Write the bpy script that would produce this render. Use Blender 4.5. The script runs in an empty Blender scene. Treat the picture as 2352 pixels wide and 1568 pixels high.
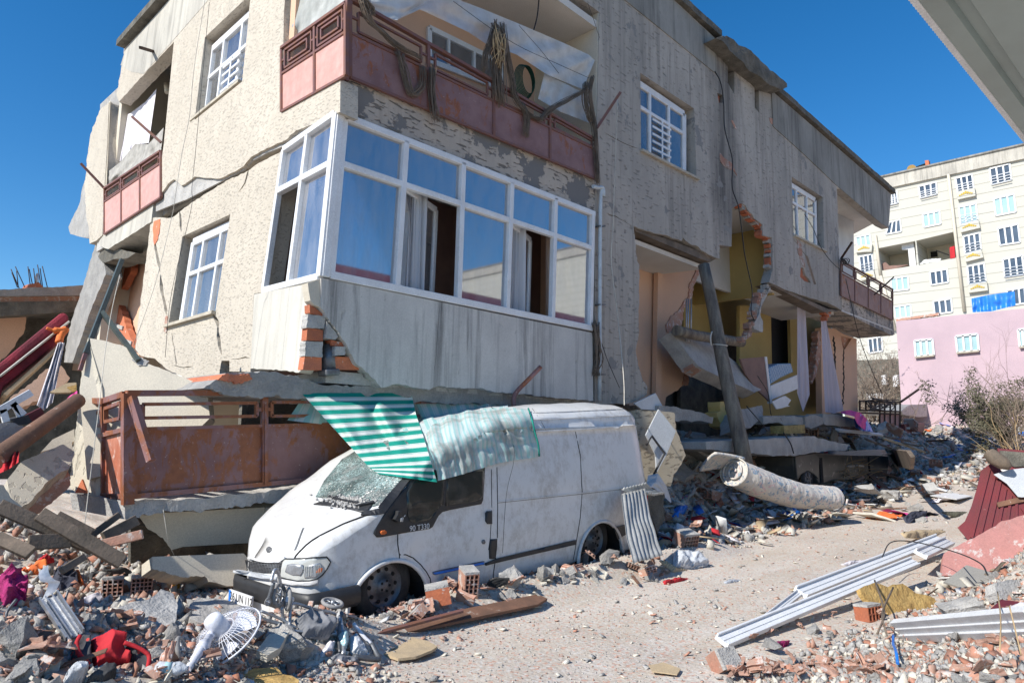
import bpy, bmesh, math, random
import numpy as np
from mathutils import Vector, Matrix, noise
from mathutils.geometry import delaunay_2d_cdt
from mathutils.bvhtree import BVHTree
R_ = math.radians
random.seed(7)
S = bpy.context.scene
COL = S.collection
# ---------------------------------------------------------------- camera
F, CX, CY, H = 1600., 1176., 784., 1.7
def _rc(px, py): return Vector(((px-CX)/F, -(py-CY)/F, -1.))
_X = _rc(2707, 1027).normalized(); _L = _rc(-550, 985).normalized()
_Z = _X.cross(_L).normalized()
if _Z.y < 0: _Z = -_Z
_Y = _Z.cross(_X)
WM = Matrix((_X, _Y, _Z))
CAM = Vector((0, 0, H))
cd = bpy.data.cameras.new('camera'); cam = bpy.data.objects.new('camera', cd); COL.objects.link(cam)
cam.matrix_world = Matrix.Translation(CAM) @ WM.to_4x4()
cd.sensor_width = 36; cd.lens = 36*F/2352; cd.clip_end = 2000; cd.clip_start = .05
S.camera = cam
# ---------------------------------------------------------------- light
SUN_EL, SUN_PH = R_(39), R_(7)
sd = Vector((-math.cos(SUN_EL)*math.cos(SUN_PH), math.cos(SUN_EL)*math.sin(SUN_PH), math.sin(SUN_EL)))
sl = bpy.data.lights.new('sun', 'SUN'); sl.energy = 4.8; sl.angle = R_(.5); sl.color = (1, .955, .88)
so = bpy.data.objects.new('sun', sl); COL.objects.link(so)
so.rotation_euler = sd.to_track_quat('Z', 'Y').to_euler()
W = bpy.data.worlds.new('World'); S.world = W; W.use_nodes = True
_nt = W.node_tree; _bg = _nt.nodes['Background']; _hs = _nt.nodes.new('ShaderNodeHueSaturation'); _hs.inputs['Saturation'].default_value = 1.35
_sky = _nt.nodes.new('ShaderNodeTexSky'); _sky.sky_type = 'NISHITA'; _sky.sun_disc = False
_sky.sun_elevation = SUN_EL; _sky.sun_rotation = math.atan2(sd.x, sd.y)
_sky.air_density = 1.0; _sky.dust_density = .2; _sky.ozone_density = 3.0; _sky.altitude = 600
_nt.links.new(_sky.outputs[0], _hs.inputs['Color']); _nt.links.new(_hs.outputs[0], _bg.inputs[0]); _bg.inputs[1].default_value = .125
S.view_settings.view_transform = 'Standard'; S.view_settings.look = 'None'
S.view_settings.exposure = 0.4; S.view_settings.gamma = 1
# ---------------------------------------------------------------- picture -> plane helpers
def ray(px, py): return (WM @ _rc(px, py)).normalized()
def onY(px, py, y=7.4):
    d = ray(px, py); return CAM + d*(y/d.y)
def onX(px, py, x):
    d = ray(px, py); return CAM + d*(x/d.x)
def onZ(px, py, z):
    d = ray(px, py); return CAM + d*((z-H)/d.z)
class Pl:
    def __init__(s, a, b, c=None, n=None):
        s.p = Vector(a); s.n = Vector(n).normalized() if n is not None else (Vector(b)-s.p).cross(Vector(c)-s.p).normalized()
        if s.n.dot(CAM-s.p) < 0: s.n = -s.n            # towards the viewer side
    def __call__(s, px, py, off=0):
        d = ray(px, py); o = s.p + s.n*off
        return CAM + d*((o-CAM).dot(s.n)/d.dot(s.n))
# left wall of the house: a plane leaning with the corner line
PF = Pl((0, 7.4, 0), None, n=(0, -1, 0))
_a, _b = onY(800, 5), onY(737, 640)
PL = Pl(_a, _b, _b+Vector((.03, 1, 0)))
def Z(k, pts, fx=None):
    """zoomed-crop coordinates -> picture coordinates"""
    a, b, c = {1: (132.8, 0, .2963), 2: (597.5, 0, .3669), 3: (1327.7, 0, .381), 4: (0, 464.7, .2963), 5: (597.5, 464.7, .3669),
               6: (1394, 464.7, .3387), 11: (1858.7, 265.5, .4657), 12: (0, 863, .4498), 13: (531, 863, .4516),
               14: (1460.4, 896.2, .4284), 15: (331.9, 1261.3, .2822), 16: (0, 1261.3, .1976),
               21: (524.4, 1228.1, .1016), 22: (796.6, 1062.1, .16936), 23: (1460.4, 962.6, .14818),
               24: (1925.1, 796.6, .21173), 25: (1526.8, 863, .19757), 26: (0, 630.6, .40232), 27: (2057.9, 0, .21172)}[k]
    return [(a+x*c, b+y*c) for x, y in pts]
def rag(pts, step=9, amp=2.2, seed=0):
    """broken edge: subdivide a picture polyline and jitter the new points"""
    r = random.Random(seed+len(pts)); out = []
    for (x0, y0), (x1, y1) in zip(pts, pts[1:]):
        L = math.hypot(x1-x0, y1-y0); n = max(1, int(L/step)); nx, ny = -(y1-y0)/max(L, .01), (x1-x0)/max(L, .01)
        for i in range(n):
            t = i/n; j = r.uniform(-amp, amp) if i else 0
            out.append((x0+(x1-x0)*t+nx*j, y0+(y1-y0)*t+ny*j))
    out.append(pts[-1]); return out
# ---------------------------------------------------------------- objects
def tag(o, label=None, cat=None, group=None, kind=None):
    if label: o['label'] = label
    if cat: o['category'] = cat
    if group: o['group'] = group
    if kind: o['kind'] = kind
    return o
def empty(name, loc, label=None, cat=None, group=None):
    o = bpy.data.objects.new(name, None); COL.objects.link(o); o.location = loc; o.empty_display_size = .1
    tag(o, label, cat, group); return o
def link(name, me, mat, parent=None, smooth=False):
    o = bpy.data.objects.new(name, me); COL.objects.link(o)
    for m in (mat if isinstance(mat, (list, tuple)) else [mat]): me.materials.append(m)
    if parent is not None:
        o.parent = parent; o.matrix_parent_inverse = PINV(parent)
    if smooth: me.polygons.foreach_set('use_smooth', [True]*len(me.polygons))
    return o
def PINV(p):
    m = p.matrix_basis.copy(); q = p
    while q.parent: m = q.parent.matrix_basis @ q.matrix_parent_inverse @ m if q.parent else m; q = q.parent
    return m.inverted()
def bobj(name, bm, mat, parent=None, smooth=False, bevel=0):
    me = bpy.data.meshes.new(name); bmesh.ops.recalc_face_normals(bm, faces=bm.faces[:]); bm.to_mesh(me); bm.free()
    o = link(name, me, mat, parent, smooth)
    if bevel:
        b = o.modifiers.new('bevel', 'BEVEL'); b.width = bevel; b.segments = 2; b.limit_method = 'ANGLE'; b.angle_limit = R_(40)
    return o
def poly2(pts2, holes=()):
    """triangulate polygon with holes -> verts, tris (indices)"""
    vs = []; es = []; loops = [[tuple(p) for p in l] for l in [pts2]+list(holes)]
    for loop in loops:
        i0 = len(vs); n = len(loop); vs += [Vector(p) for p in loop]; es += [(i0+i, i0+(i+1) % n) for i in range(n)]
    ov, _e, of = delaunay_2d_cdt(vs, es, [], 0, 1e-6, False)[:3]
    def ins(x, y, lp):
        c = False; j = len(lp)-1
        for i in range(len(lp)):
            xi, yi = lp[i]; xj, yj = lp[j]
            if (yi > y) != (yj > y) and x < (xj-xi)*(y-yi)/(yj-yi)+xi: c = not c
            j = i
        return c
    tris = []
    for f in of:
        cx = sum(ov[i][0] for i in f)/3; cy = sum(ov[i][1] for i in f)/3
        if ins(cx, cy, loops[0]) and not any(ins(cx, cy, l) for l in loops[1:]): tris.append(f)
    # boundary edges
    cnt = {}
    for f in tris:
        for a, b in zip(f, list(f[1:])+[f[0]]):
            k = (min(a, b), max(a, b)); cnt.setdefault(k, []).append((a, b))
    bnd = [v[0] for v in cnt.values() if len(v) == 1]
    return ov, tris, bnd
def add_prism(bm, pts3, vec, holes=(), mi=0):
    """solid from a planar outline (with holes) swept along vec"""
    pts3 = [Vector(p) for p in pts3]; holes = [[Vector(p) for p in h] for h in holes]; vec = Vector(vec)
    o = pts3[0]; n = Vector((0, 0, 0))
    for a, b in zip(pts3, pts3[1:]+pts3[:1]): n += (a-o).cross(b-o)
    n.normalize(); u = n.orthogonal().normalized(); v = n.cross(u)
    to2 = lambda p: ((p-o).dot(u), (p-o).dot(v))
    ov, tris, bnd = poly2([to2(p) for p in pts3], [[to2(p) for p in h] for h in holes])
    A = [bm.verts.new(o+u*p[0]+v*p[1]) for p in ov]; B = [bm.verts.new(a.co+vec) for a in A]
    for t in tris:
        for vv in (A, B):
            try: f = bm.faces.new([vv[i] for i in (t if vv is A else t[::-1])]); f.material_index = mi
            except ValueError: pass
    for a, b in bnd:
        try: f = bm.faces.new([A[b], A[a], B[a], B[b]]); f.material_index = mi
        except ValueError: pass
def prism(name, pts3, vec, mat, parent=None, holes=(), bevel=0):
    bm = bmesh.new(); add_prism(bm, pts3, vec, holes); return bobj(name, bm, mat, parent, bevel=bevel)
def wall(name, plane, pts, th, mat, parent=None, holes=(), off=0, bevel=0):
    """outline traced on a wall plane; the front face lies off in front of the plane, thickness th goes back"""
    return prism(name, [plane(x, y, off) for x, y in pts], -plane.n*th, mat, parent, [[plane(x, y, off) for x, y in h] for h in holes], bevel)
def add_bar(bm, p, q, w, d, n, mi=0):
    """box from p to q, width w across, depth d along n"""
    p, q, n = Vector(p), Vector(q), Vector(n).normalized(); t = (q-p).normalized(); s = t.cross(n).normalized(); n = s.cross(t)
    vs = [bm.verts.new(c + s*w/2*a + n*d/2*b) for c in (p, q) for a, b in ((-1, -1), (1, -1), (1, 1), (-1, 1))]
    for f in ((0, 1, 2, 3), (7, 6, 5, 4), (0, 4, 5, 1), (1, 5, 6, 2), (2, 6, 7, 3), (3, 7, 4, 0)):
        bm.faces.new([vs[i] for i in f]).material_index = mi
def add_box(bm, c, sx, sy, sz, M=None, mi=0):
    vs = []
    for z in (-.5, .5):
        for x, y in ((-.5, -.5), (.5, -.5), (.5, .5), (-.5, .5)):
            v = Vector((x*sx, y*sy, z*sz)); v = (M @ v if M else v) + Vector(c); vs.append(bm.verts.new(v))
    for f in ((3, 2, 1, 0), (4, 5, 6, 7), (0, 1, 5, 4), (1, 2, 6, 5), (2, 3, 7, 6), (3, 0, 4, 7)):
        bm.faces.new([vs[i] for i in f]).material_index = mi
def add_tube(bm, pts, r, seg=6, cap=True, mi=0):
    pts = [Vector(p) for p in pts]; rings = []; up = None
    for i, p in enumerate(pts):
        t = (pts[min(i+1, len(pts)-1)]-pts[max(i-1, 0)]).normalized()
        if up is None: up = t.orthogonal().normalized()
        s = t.cross(up)
        if s.length < 1e-4: up = t.orthogonal(); s = t.cross(up)
        s.normalize(); up = s.cross(t).normalized(); rr = r[i] if isinstance(r, (list, tuple)) else r
        rings.append([bm.verts.new(p+(s*math.cos(a)+up*math.sin(a))*rr) for a in (2*math.pi*k/seg for k in range(seg))])
    for a, b in zip(rings, rings[1:]):
        for k in range(seg): f = bm.faces.new([a[k], a[(k+1) % seg], b[(k+1) % seg], b[k]]); f.material_index = mi; f.smooth = True
    if cap: bm.faces.new(rings[0][::-1]).material_index = mi; bm.faces.new(rings[-1]).material_index = mi
def tube(name, pts, r, mat, parent=None, seg=6):
    bm = bmesh.new(); add_tube(bm, pts, r, seg); return bobj(name, bm, mat, parent)
def bez(pts, n=8):
    """smooth curve through points (Catmull-Rom)"""
    P = [Vector(p) for p in pts]; P = [P[0]*2-P[1]]+P+[P[-1]*2-P[-2]]; out = []
    for i in range(1, len(P)-2):
        a, b, c, d = P[i-1:i+3]
        for k in range(n):
            t = k/n; out.append(.5*((2*b)+(c-a)*t+(2*a-5*b+4*c-d)*t*t+(3*b-a-3*c+d)*t**3))
    out.append(P[-2]); return out
def sheet(name, fn, nu, nv, mat, parent=None, th=0, smooth=True):
    """grid surface fn(u,v) -> point, with a UV map"""
    bm = bmesh.new(); uvl = bm.loops.layers.uv.new('UVMap')
    g = [[bm.verts.new(fn(i/nu, j/nv)) for j in range(nv+1)] for i in range(nu+1)]
    for i in range(nu):
        for j in range(nv):
            f = bm.faces.new([g[i][j], g[i+1][j], g[i+1][j+1], g[i][j+1]]); f.smooth = smooth
            for l, (a, b) in zip(f.loops, ((i, j), (i+1, j), (i+1, j+1), (i, j+1))): l[uvl].uv = (a/nu, b/nv)
    me = bpy.data.meshes.new(name); bm.to_mesh(me); bm.free(); o = link(name, me, mat, parent)
    if th:
        s = o.modifiers.new('solid', 'SOLIDIFY'); s.thickness = th; s.offset = 0
    return o
def quadfn(a, b, c, d):
    """bilinear a(0,0) b(1,0) c(1,1) d(0,1)"""
    a, b, c, d = map(Vector, (a, b, c, d)); return lambda u, v: (a*(1-u)+b*u)*(1-v)+(d*(1-u)+c*u)*v
def fbm(p, oct=4): return noise.fractal(Vector(p), 1., 2., oct)
def bvh_of(objs):
    vs = []; fs = []; dg = bpy.context.evaluated_depsgraph_get()
    for o in objs:
        me = o.data; mw = WMAT(o); k = len(vs); vs += [mw @ v.co for v in me.vertices]; fs += [[k+i for i in p.vertices] for p in me.polygons]
    return BVHTree.FromPolygons(vs, fs)
def WMAT(o):
    m = o.matrix_basis.copy(); q = o
    while q.parent: m = q.parent.matrix_basis @ q.matrix_parent_inverse @ m; q = q.parent
    return m
def hit(bvh, px, py, fb=None):
    d = ray(px, py); r = bvh.ray_cast(CAM, d)
    if r[0] is None: return fb, None
    n = r[1]; n = -n if n.dot(d) > 0 else n
    return r[0], n
# ---------------------------------------------------------------- materials
class NT:
    def __init__(s, name):
        s.m = bpy.data.materials.new(name); s.m.use_nodes = True; s.t = s.m.node_tree; s.p = s.t.nodes['Principled BSDF']; s.tc = None
    def n(s, ty, **kw):
        nd = s.t.nodes.new('ShaderNode'+ty)
        for k, v in kw.items(): setattr(nd, k, v)
        return nd
    def l(s, a, b): s.t.links.new(a, b)
    def co(s, scale=(1, 1, 1), rot=(0, 0, 0), uv=False):
        if s.tc is None: s.tc = s.n('TexCoord')
        mp = s.n('Mapping'); mp.inputs['Scale'].default_value = scale; mp.inputs['Rotation'].default_value = rot
        s.l(s.tc.outputs['UV' if uv else 'Object'], mp.inputs['Vector']); return mp.outputs[0]
    def noise(s, scale, vec=None, detail=6, rough=.6, dist=0):
        nd = s.n('TexNoise'); nd.inputs['Scale'].default_value = scale; nd.inputs['Detail'].default_value = detail
        nd.inputs['Roughness'].default_value = rough; nd.inputs['Distortion'].default_value = dist
        s.l(vec or s.co(), nd.inputs['Vector']); return nd.outputs['Fac']
    def vor(s, scale, vec=None, feature='F1', out='Distance'):
        nd = s.n('TexVoronoi', feature=feature); nd.inputs['Scale'].default_value = scale; s.l(vec or s.co(), nd.inputs['Vector']); return nd.outputs[out]
    def wave(s, scale, vec=None, dist=0, dr='X', detail=2, dscale=1):
        nd = s.n('TexWave', bands_direction=dr); nd.inputs['Scale'].default_value = scale; nd.inputs['Distortion'].default_value = dist
        nd.inputs['Detail'].default_value = detail; nd.inputs['Detail Scale'].default_value = dscale
        s.l(vec or s.co(), nd.inputs['Vector']); return nd.outputs['Fac']
    def ramp(s, fac, stops, mode='LINEAR'):
        nd = s.n('ValToRGB'); cr = nd.color_ramp; cr.interpolation = mode
        while len(cr.elements) < len(stops): cr.elements.new(.5)
        for e, (p, c) in zip(cr.elements, stops): e.position = p; e.color = (c, c, c, 1) if isinstance(c, (int, float)) else (*c, 1)
        s.l(fac, nd.inputs[0]); return nd.outputs[0]
    def mix(s, fac, a, b, mode='MIX'):
        nd = s.n('Mix', data_type='RGBA', blend_type=mode)
        for v, i in ((fac, 0), (a, 6), (b, 7)):
            if isinstance(v, (int, float)): nd.inputs[i].default_value = v if i == 0 else (v, v, v, 1)
            elif isinstance(v, tuple): nd.inputs[i].default_value = (*v, 1)
            else: s.l(v, nd.inputs[i])
        return nd.outputs[2]
    def math(s, op, a, b=0, c=0):
        nd = s.n('Math', operation=op)
        for v, i in ((a, 0), (b, 1), (c, 2)):
            if isinstance(v, (int, float)): nd.inputs[i].default_value = v
            else: s.l(v, nd.inputs[i])
        return nd.outputs[0]
    def base(s, c):
        if isinstance(c, tuple): s.p.inputs['Base Color'].default_value = (*c, 1)
        else: s.l(c, s.p.inputs['Base Color'])
    def bump(s, h, st=.3, dist=.02):
        nd = s.n('Bump'); nd.inputs['Strength'].default_value = st; nd.inputs['Distance'].default_value = dist
        s.l(h, nd.inputs['Height']); s.l(nd.outputs[0], s.p.inputs['Normal']); return nd
    def set(s, **kw):
        for k, v in kw.items():
            i = s.p.inputs[k.replace('_', ' ')]
            if isinstance(v, (int, float, tuple)): i.default_value = (*v, 1) if isinstance(v, tuple) and len(v) == 3 else v
            else: s.l(v, i)
def basic(name, c, c2=None, sc=4, rough=.85, metal=0, bump=.25, bs=60, bd=.01, spots=None, sp_sc=12, sp=.6, stretch=(1, 1, 1), rnd=0, rust=None):
    k = NT(name); vec = k.co(stretch)
    c2 = c2 or tuple(x*.72 for x in c)
    col = k.mix(k.ramp(k.noise(sc, vec), [(.36, 0.), (.64, 1.)]), c2, c)
    fine = k.noise(bs, None, 4)
    col = k.mix(.35, col, k.ramp(fine, [(.3, .55), (.7, 1.3)]), 'MULTIPLY')
    if spots: col = k.mix(k.ramp(k.noise(sp_sc, vec, 8, .7), [(sp, 0.), (sp+.05, 1.)]), col, spots)
    if rnd:
        oi = k.n('ObjectInfo'); col = k.mix(1., col, k.ramp(oi.outputs['Random'], [(0., 1-rnd), (1., 1+rnd)]), 'MULTIPLY')
    k.base(col); k.set(Roughness=rough, Metallic=metal)
    if bump: k.bump(k.math('ADD', fine, k.math('MULTIPLY', k.noise(bs/5, None, 3), 1.5)), bump, bd)
    return k.m
def stucco(name, c, dark, stretch, rot=(0, 0, 0), groove=.62, streak=0, gdark=.6, patches=None, pth=.62, sc=9, bst=.9, strip=None):
    """worm-groove render: short stretched pits, large soft dirt, vertical run-off streaks"""
    k = NT(name); v = k.co(stretch, rot)
    nz = k.noise(sc, v, 3, .55, .35)
    pit = k.ramp(nz, [(groove-.02, 0.), (groove+.03, 1.)])
    big = k.ramp(k.noise(.55, k.co((1, 1, .45)), 8, .7), [(.38, 0.), (.68, 1.)])
    col = k.mix(big, c, dark)
    med = k.noise(2.2, k.co(), 8, .7); col = k.mix(k.ramp(med, [(.45, 0.), (.75, .7)]), col, tuple(x*.78 for x in c))
    if streak:
        st = k.ramp(k.noise(2.6, k.co((1.6, 1.6, .09)), 6, .7, .3), [(.5, 0.), (.72, 1.)])
        col = k.mix(k.math('MULTIPLY', st, streak), col, tuple(x*.35 for x in dark))
    if strip:
        x0, x1, amt = strip; sx = k.n('SeparateXYZ'); k.l(k.tc.outputs['Object'], sx.inputs[0])
        wob = k.math('ADD', sx.outputs[0], k.math('MULTIPLY', k.noise(1.2, k.co((1, 1, .5)), 6), 1.6))
        md = (x0+x1)/2+.8; band = k.math('SUBTRACT', 1, k.math('DIVIDE', k.math('ABSOLUTE', k.math('SUBTRACT', wob, md)), (x1-x0)/2))
        st2 = k.noise(4, k.co((1.5, 1, .1)), 5); zf = k.ramp(k.math('DIVIDE', sx.outputs[2], 12), [(.5, .35), (.62, 1.)])
        b = k.math('MULTIPLY', k.math('MULTIPLY', k.ramp(band, [(0., 0.), (.7, 1.)]), k.ramp(st2, [(.25, .3), (.6, 1.)])), zf)
        col = k.mix(k.math('MULTIPLY', b, amt), col, (.05, .05, .05))
    if patches:
        pf = k.ramp(k.noise(1.7, k.co((1, 1, 1)), 9, .62), [(pth, 0.), (pth+.02, 1.)])
        col = k.mix(pf, col, patches)
        pit = k.mix(pf, pit, .6)
    g = k.mix(1., col, k.ramp(pit, [(0., gdark), (1., 1.)]), 'MULTIPLY')
    fine = k.noise(90, None, 3); g = k.mix(.3, g, k.ramp(fine, [(.3, .6), (.7, 1.3)]), 'MULTIPLY')
    k.base(g); k.set(Roughness=.92)
    k.bump(k.math('ADD', pit, k.math('MULTIPLY', fine, .25)), bst, .012)
    return k.m
M = {}
M['stucco_left'] = stucco('cream_stucco', (.55, .495, .41), (.46, .41, .335), (1, .5, 1.7), (R_(30), 0, 0), groove=.39, gdark=.8, sc=26, bst=.7, streak=.12)
M['stucco_front'] = stucco('grey_stucco', (.46, .415, .36), (.29, .27, .24), (.35, 1, 1.5), groove=.36, streak=.6, gdark=.68, patches=(.27, .26, .245), sc=15, strip=(14.3, 16.2, .8))
M['fascia'] = stucco('flaking_render', (.55, .47, .38), (.36, .32, .28), (.4, 1, 1.6), groove=.4, streak=.3, gdark=.4, patches=(.23, .22, .21), pth=.53, sc=13)
M['parapet'] = stucco('run_off_plaster', (.6, .575, .53), (.42, .4, .38), (1, 1, .5), groove=.3, streak=.95, gdark=.8, sc=8, bst=.4)
M['side_parapet'] = stucco('pale_run_off_plaster', (.6, .57, .5), (.5, .475, .42), (1, 1, .5), groove=.3, streak=.4, gdark=.85, sc=8, bst=.3)
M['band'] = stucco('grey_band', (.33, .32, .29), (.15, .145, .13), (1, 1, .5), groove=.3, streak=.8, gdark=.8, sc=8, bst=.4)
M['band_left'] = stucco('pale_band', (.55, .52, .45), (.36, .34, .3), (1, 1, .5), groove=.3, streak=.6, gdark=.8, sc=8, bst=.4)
M['cream_smooth'] = basic('cream_plaster', (.62, .56, .45), (.54, .49, .4), 1.5, bump=.15, bs=70, bd=.004)
M['ribbed'] = stucco('combed_cream_plaster', (.62, .57, .46), (.52, .47, .38), (1, 1, .2), groove=.42, gdark=.8, sc=16, bst=.7)
M['concrete'] = basic('concrete', (.4, .385, .36), (.29, .28, .265), 3, bump=.8, bs=35, bd=.02, spots=(.5, .48, .45), sp_sc=6, sp=.66, rnd=.2)
M['concrete_dark'] = basic('weathered_and_shade_concrete', (.17, .155, .125), (.08, .075, .06), 3, bump=1, bs=30, bd=.03, spots=(.3, .28, .24), sp_sc=8, sp=.65)  # weathered concrete; also painted shade for the stair void and side wall cracks
M['mortar'] = basic('mortar', (.48, .46, .43), (.36, .35, .33), 6, bump=.9, bs=60, bd=.015)
M['brick'] = basic('hollow_brick', (.52, .16, .07), (.4, .13, .07), 5, bump=.4, bs=50, bd=.01, spots=(.5, .42, .37), sp_sc=9, sp=.62, rnd=.25)
M['brick_dusty'] = basic('dusty_brick', (.42, .2, .135), (.38, .25, .19), 5, bump=.4, bs=50, bd=.01, spots=(.5, .44, .4), sp_sc=7, sp=.54, rnd=.25)
M['brick_dull'] = basic('dull_brick', (.36, .15, .09), (.34, .2, .15), 5, bump=.4, bs=50)
M['peach'] = basic('peach_paint', (.68, .43, .29), (.62, .4, .28), 1, bump=.06, bs=60, bd=.003)
M['yellow'] = basic('yellow_paint', (.52, .38, .14), (.45, .33, .12), 1, bump=.06, bs=60, bd=.003)
M['ceiling'] = basic('off_white_ceiling', (.66, .63, .58), (.58, .55, .5), 1, bump=.05, bs=60, bd=.003)
M['pvc'] = basic('white_window_plastic', (.75, .76, .77), (.66, .66, .66), 3, rough=.4, bump=0, spots=(.45, .4, .34), sp_sc=7, sp=.68)
M['pvc_clean'] = basic('white_painted_metal', (.72, .73, .74), (.66, .67, .68), 3, rough=.4, bump=0)
M['white'] = basic('white_board', (.7, .7, .7), (.6, .6, .59), 3, rough=.6, bump=.1)
M['sill'] = basic('stone_sill', (.5, .45, .36), (.38, .34, .27), 5)
M['dark'] = basic('dark_void', (.015, .014, .013), rough=1, bump=0)
M['black'] = basic('black_plastic', (.02, .021, .023), (.03, .03, .032), 8, rough=.5, bump=.1, spots=(.12, .11, .1), sp_sc=10, sp=.68)
M['rubber'] = basic('tyre_rubber', (.018, .018, .018), (.05, .048, .045), 6, rough=.85, bump=.2)
M['green_steel'] = basic('green_grey_steel', (.07, .09, .08), (.05, .06, .055), 8, rough=.5)
M['greyfab'] = basic('dusty_grey_fabric', (.16, .165, .18), (.25, .25, .26), 6, bump=.6, bs=20)
M['steel'] = basic('grey_steel', (.2, .21, .22), (.12, .12, .125), 8, rough=.5, metal=.6, bump=.1)
M['alu'] = basic('dusty_aluminium', (.5, .51, .53), (.35, .36, .37), 8, rough=.4, metal=.6, bump=.1)
M['rebar'] = basic('rusty_iron', (.09, .05, .035), (.05, .035, .03), 20, rough=.8, metal=.3)
M['wire'] = basic('dark_wire', (.02, .02, .02), bump=0, rough=.6)
M['cord'] = basic('pale_cord', (.62, .58, .5), bump=0, rough=.7)
M['wood'] = basic('weathered_wood', (.2, .15, .11), (.1, .08, .06), 3, stretch=(1, 1, 1), bump=.5, bs=40)
M['pole'] = basic('old_timber_pole', (.25, .21, .16), (.11, .09, .075), 3, stretch=(3, 3, .4), bump=.6, bs=45, spots=(.25, .19, .12), sp_sc=4, sp=.62)
M['plank'] = basic('brown_plank', (.2, .1, .06), (.13, .07, .045), 4, bump=.4, bs=50, spots=(.4, .35, .3), sp_sc=8, sp=.62)
M['board'] = basic('pale_chipboard', (.5, .38, .23), (.4, .31, .2), 6, bump=.3, bs=80)
M['straw'] = basic('yellow_foam_board', (.55, .37, .13), (.36, .22, .07), 7, bump=.9, bs=25, bd=.02, stretch=(1, 3, 1))
M['blue'] = basic('blue_plastic', (.02, .22, .75), (.02, .15, .55), 2, rough=.4, bump=.3, bs=10)
M['orange'] = basic('orange_cloth', (.8, .2, .04), (.6, .12, .03), 4, bump=.5, bs=20)
M['red'] = basic('red_cloth', (.55, .02, .03), (.38, .015, .02), 4, bump=.5, bs=25)
M['magenta'] = basic('magenta_cloth', (.42, .02, .15), (.25, .01, .09), 6, bump=1, bs=30, bd=.03)
M['navy'] = basic('dark_blue_cloth', (.03, .035, .06), (.06, .06, .08), 5, bump=.8, bs=18, bd=.03)
M['charcoal'] = basic('charcoal_cloth', (.03, .03, .033), (.07, .07, .07), 5, bump=.7, bs=30)
M['whitecloth'] = basic('white_cloth', (.7, .66, .68), (.6, .57, .6), 3, bump=.4, bs=12, bd=.02)
M['pinkcloth'] = basic('pink_cloth', (.75, .06, .3), bump=.5, bs=20)
M['pinkwall'] = basic('pink_wall_paint', (.52, .385, .42), (.46, .345, .38), .6, bump=.2, bs=30)
M['maroon'] = basic('maroon_metal', (.17, .022, .025), (.13, .025, .027), 2, rough=.45, bump=.1, spots=(.35, .2, .18), sp_sc=5, sp=.66)
M['carpet'] = basic('maroon_carpet', (.24, .015, .03), (.12, .01, .02), 3, bump=.7, bs=60)
M['velvet'] = M['carpet']
def bgone(name, col, tint=None): return basic(name, col, tint)
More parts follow.
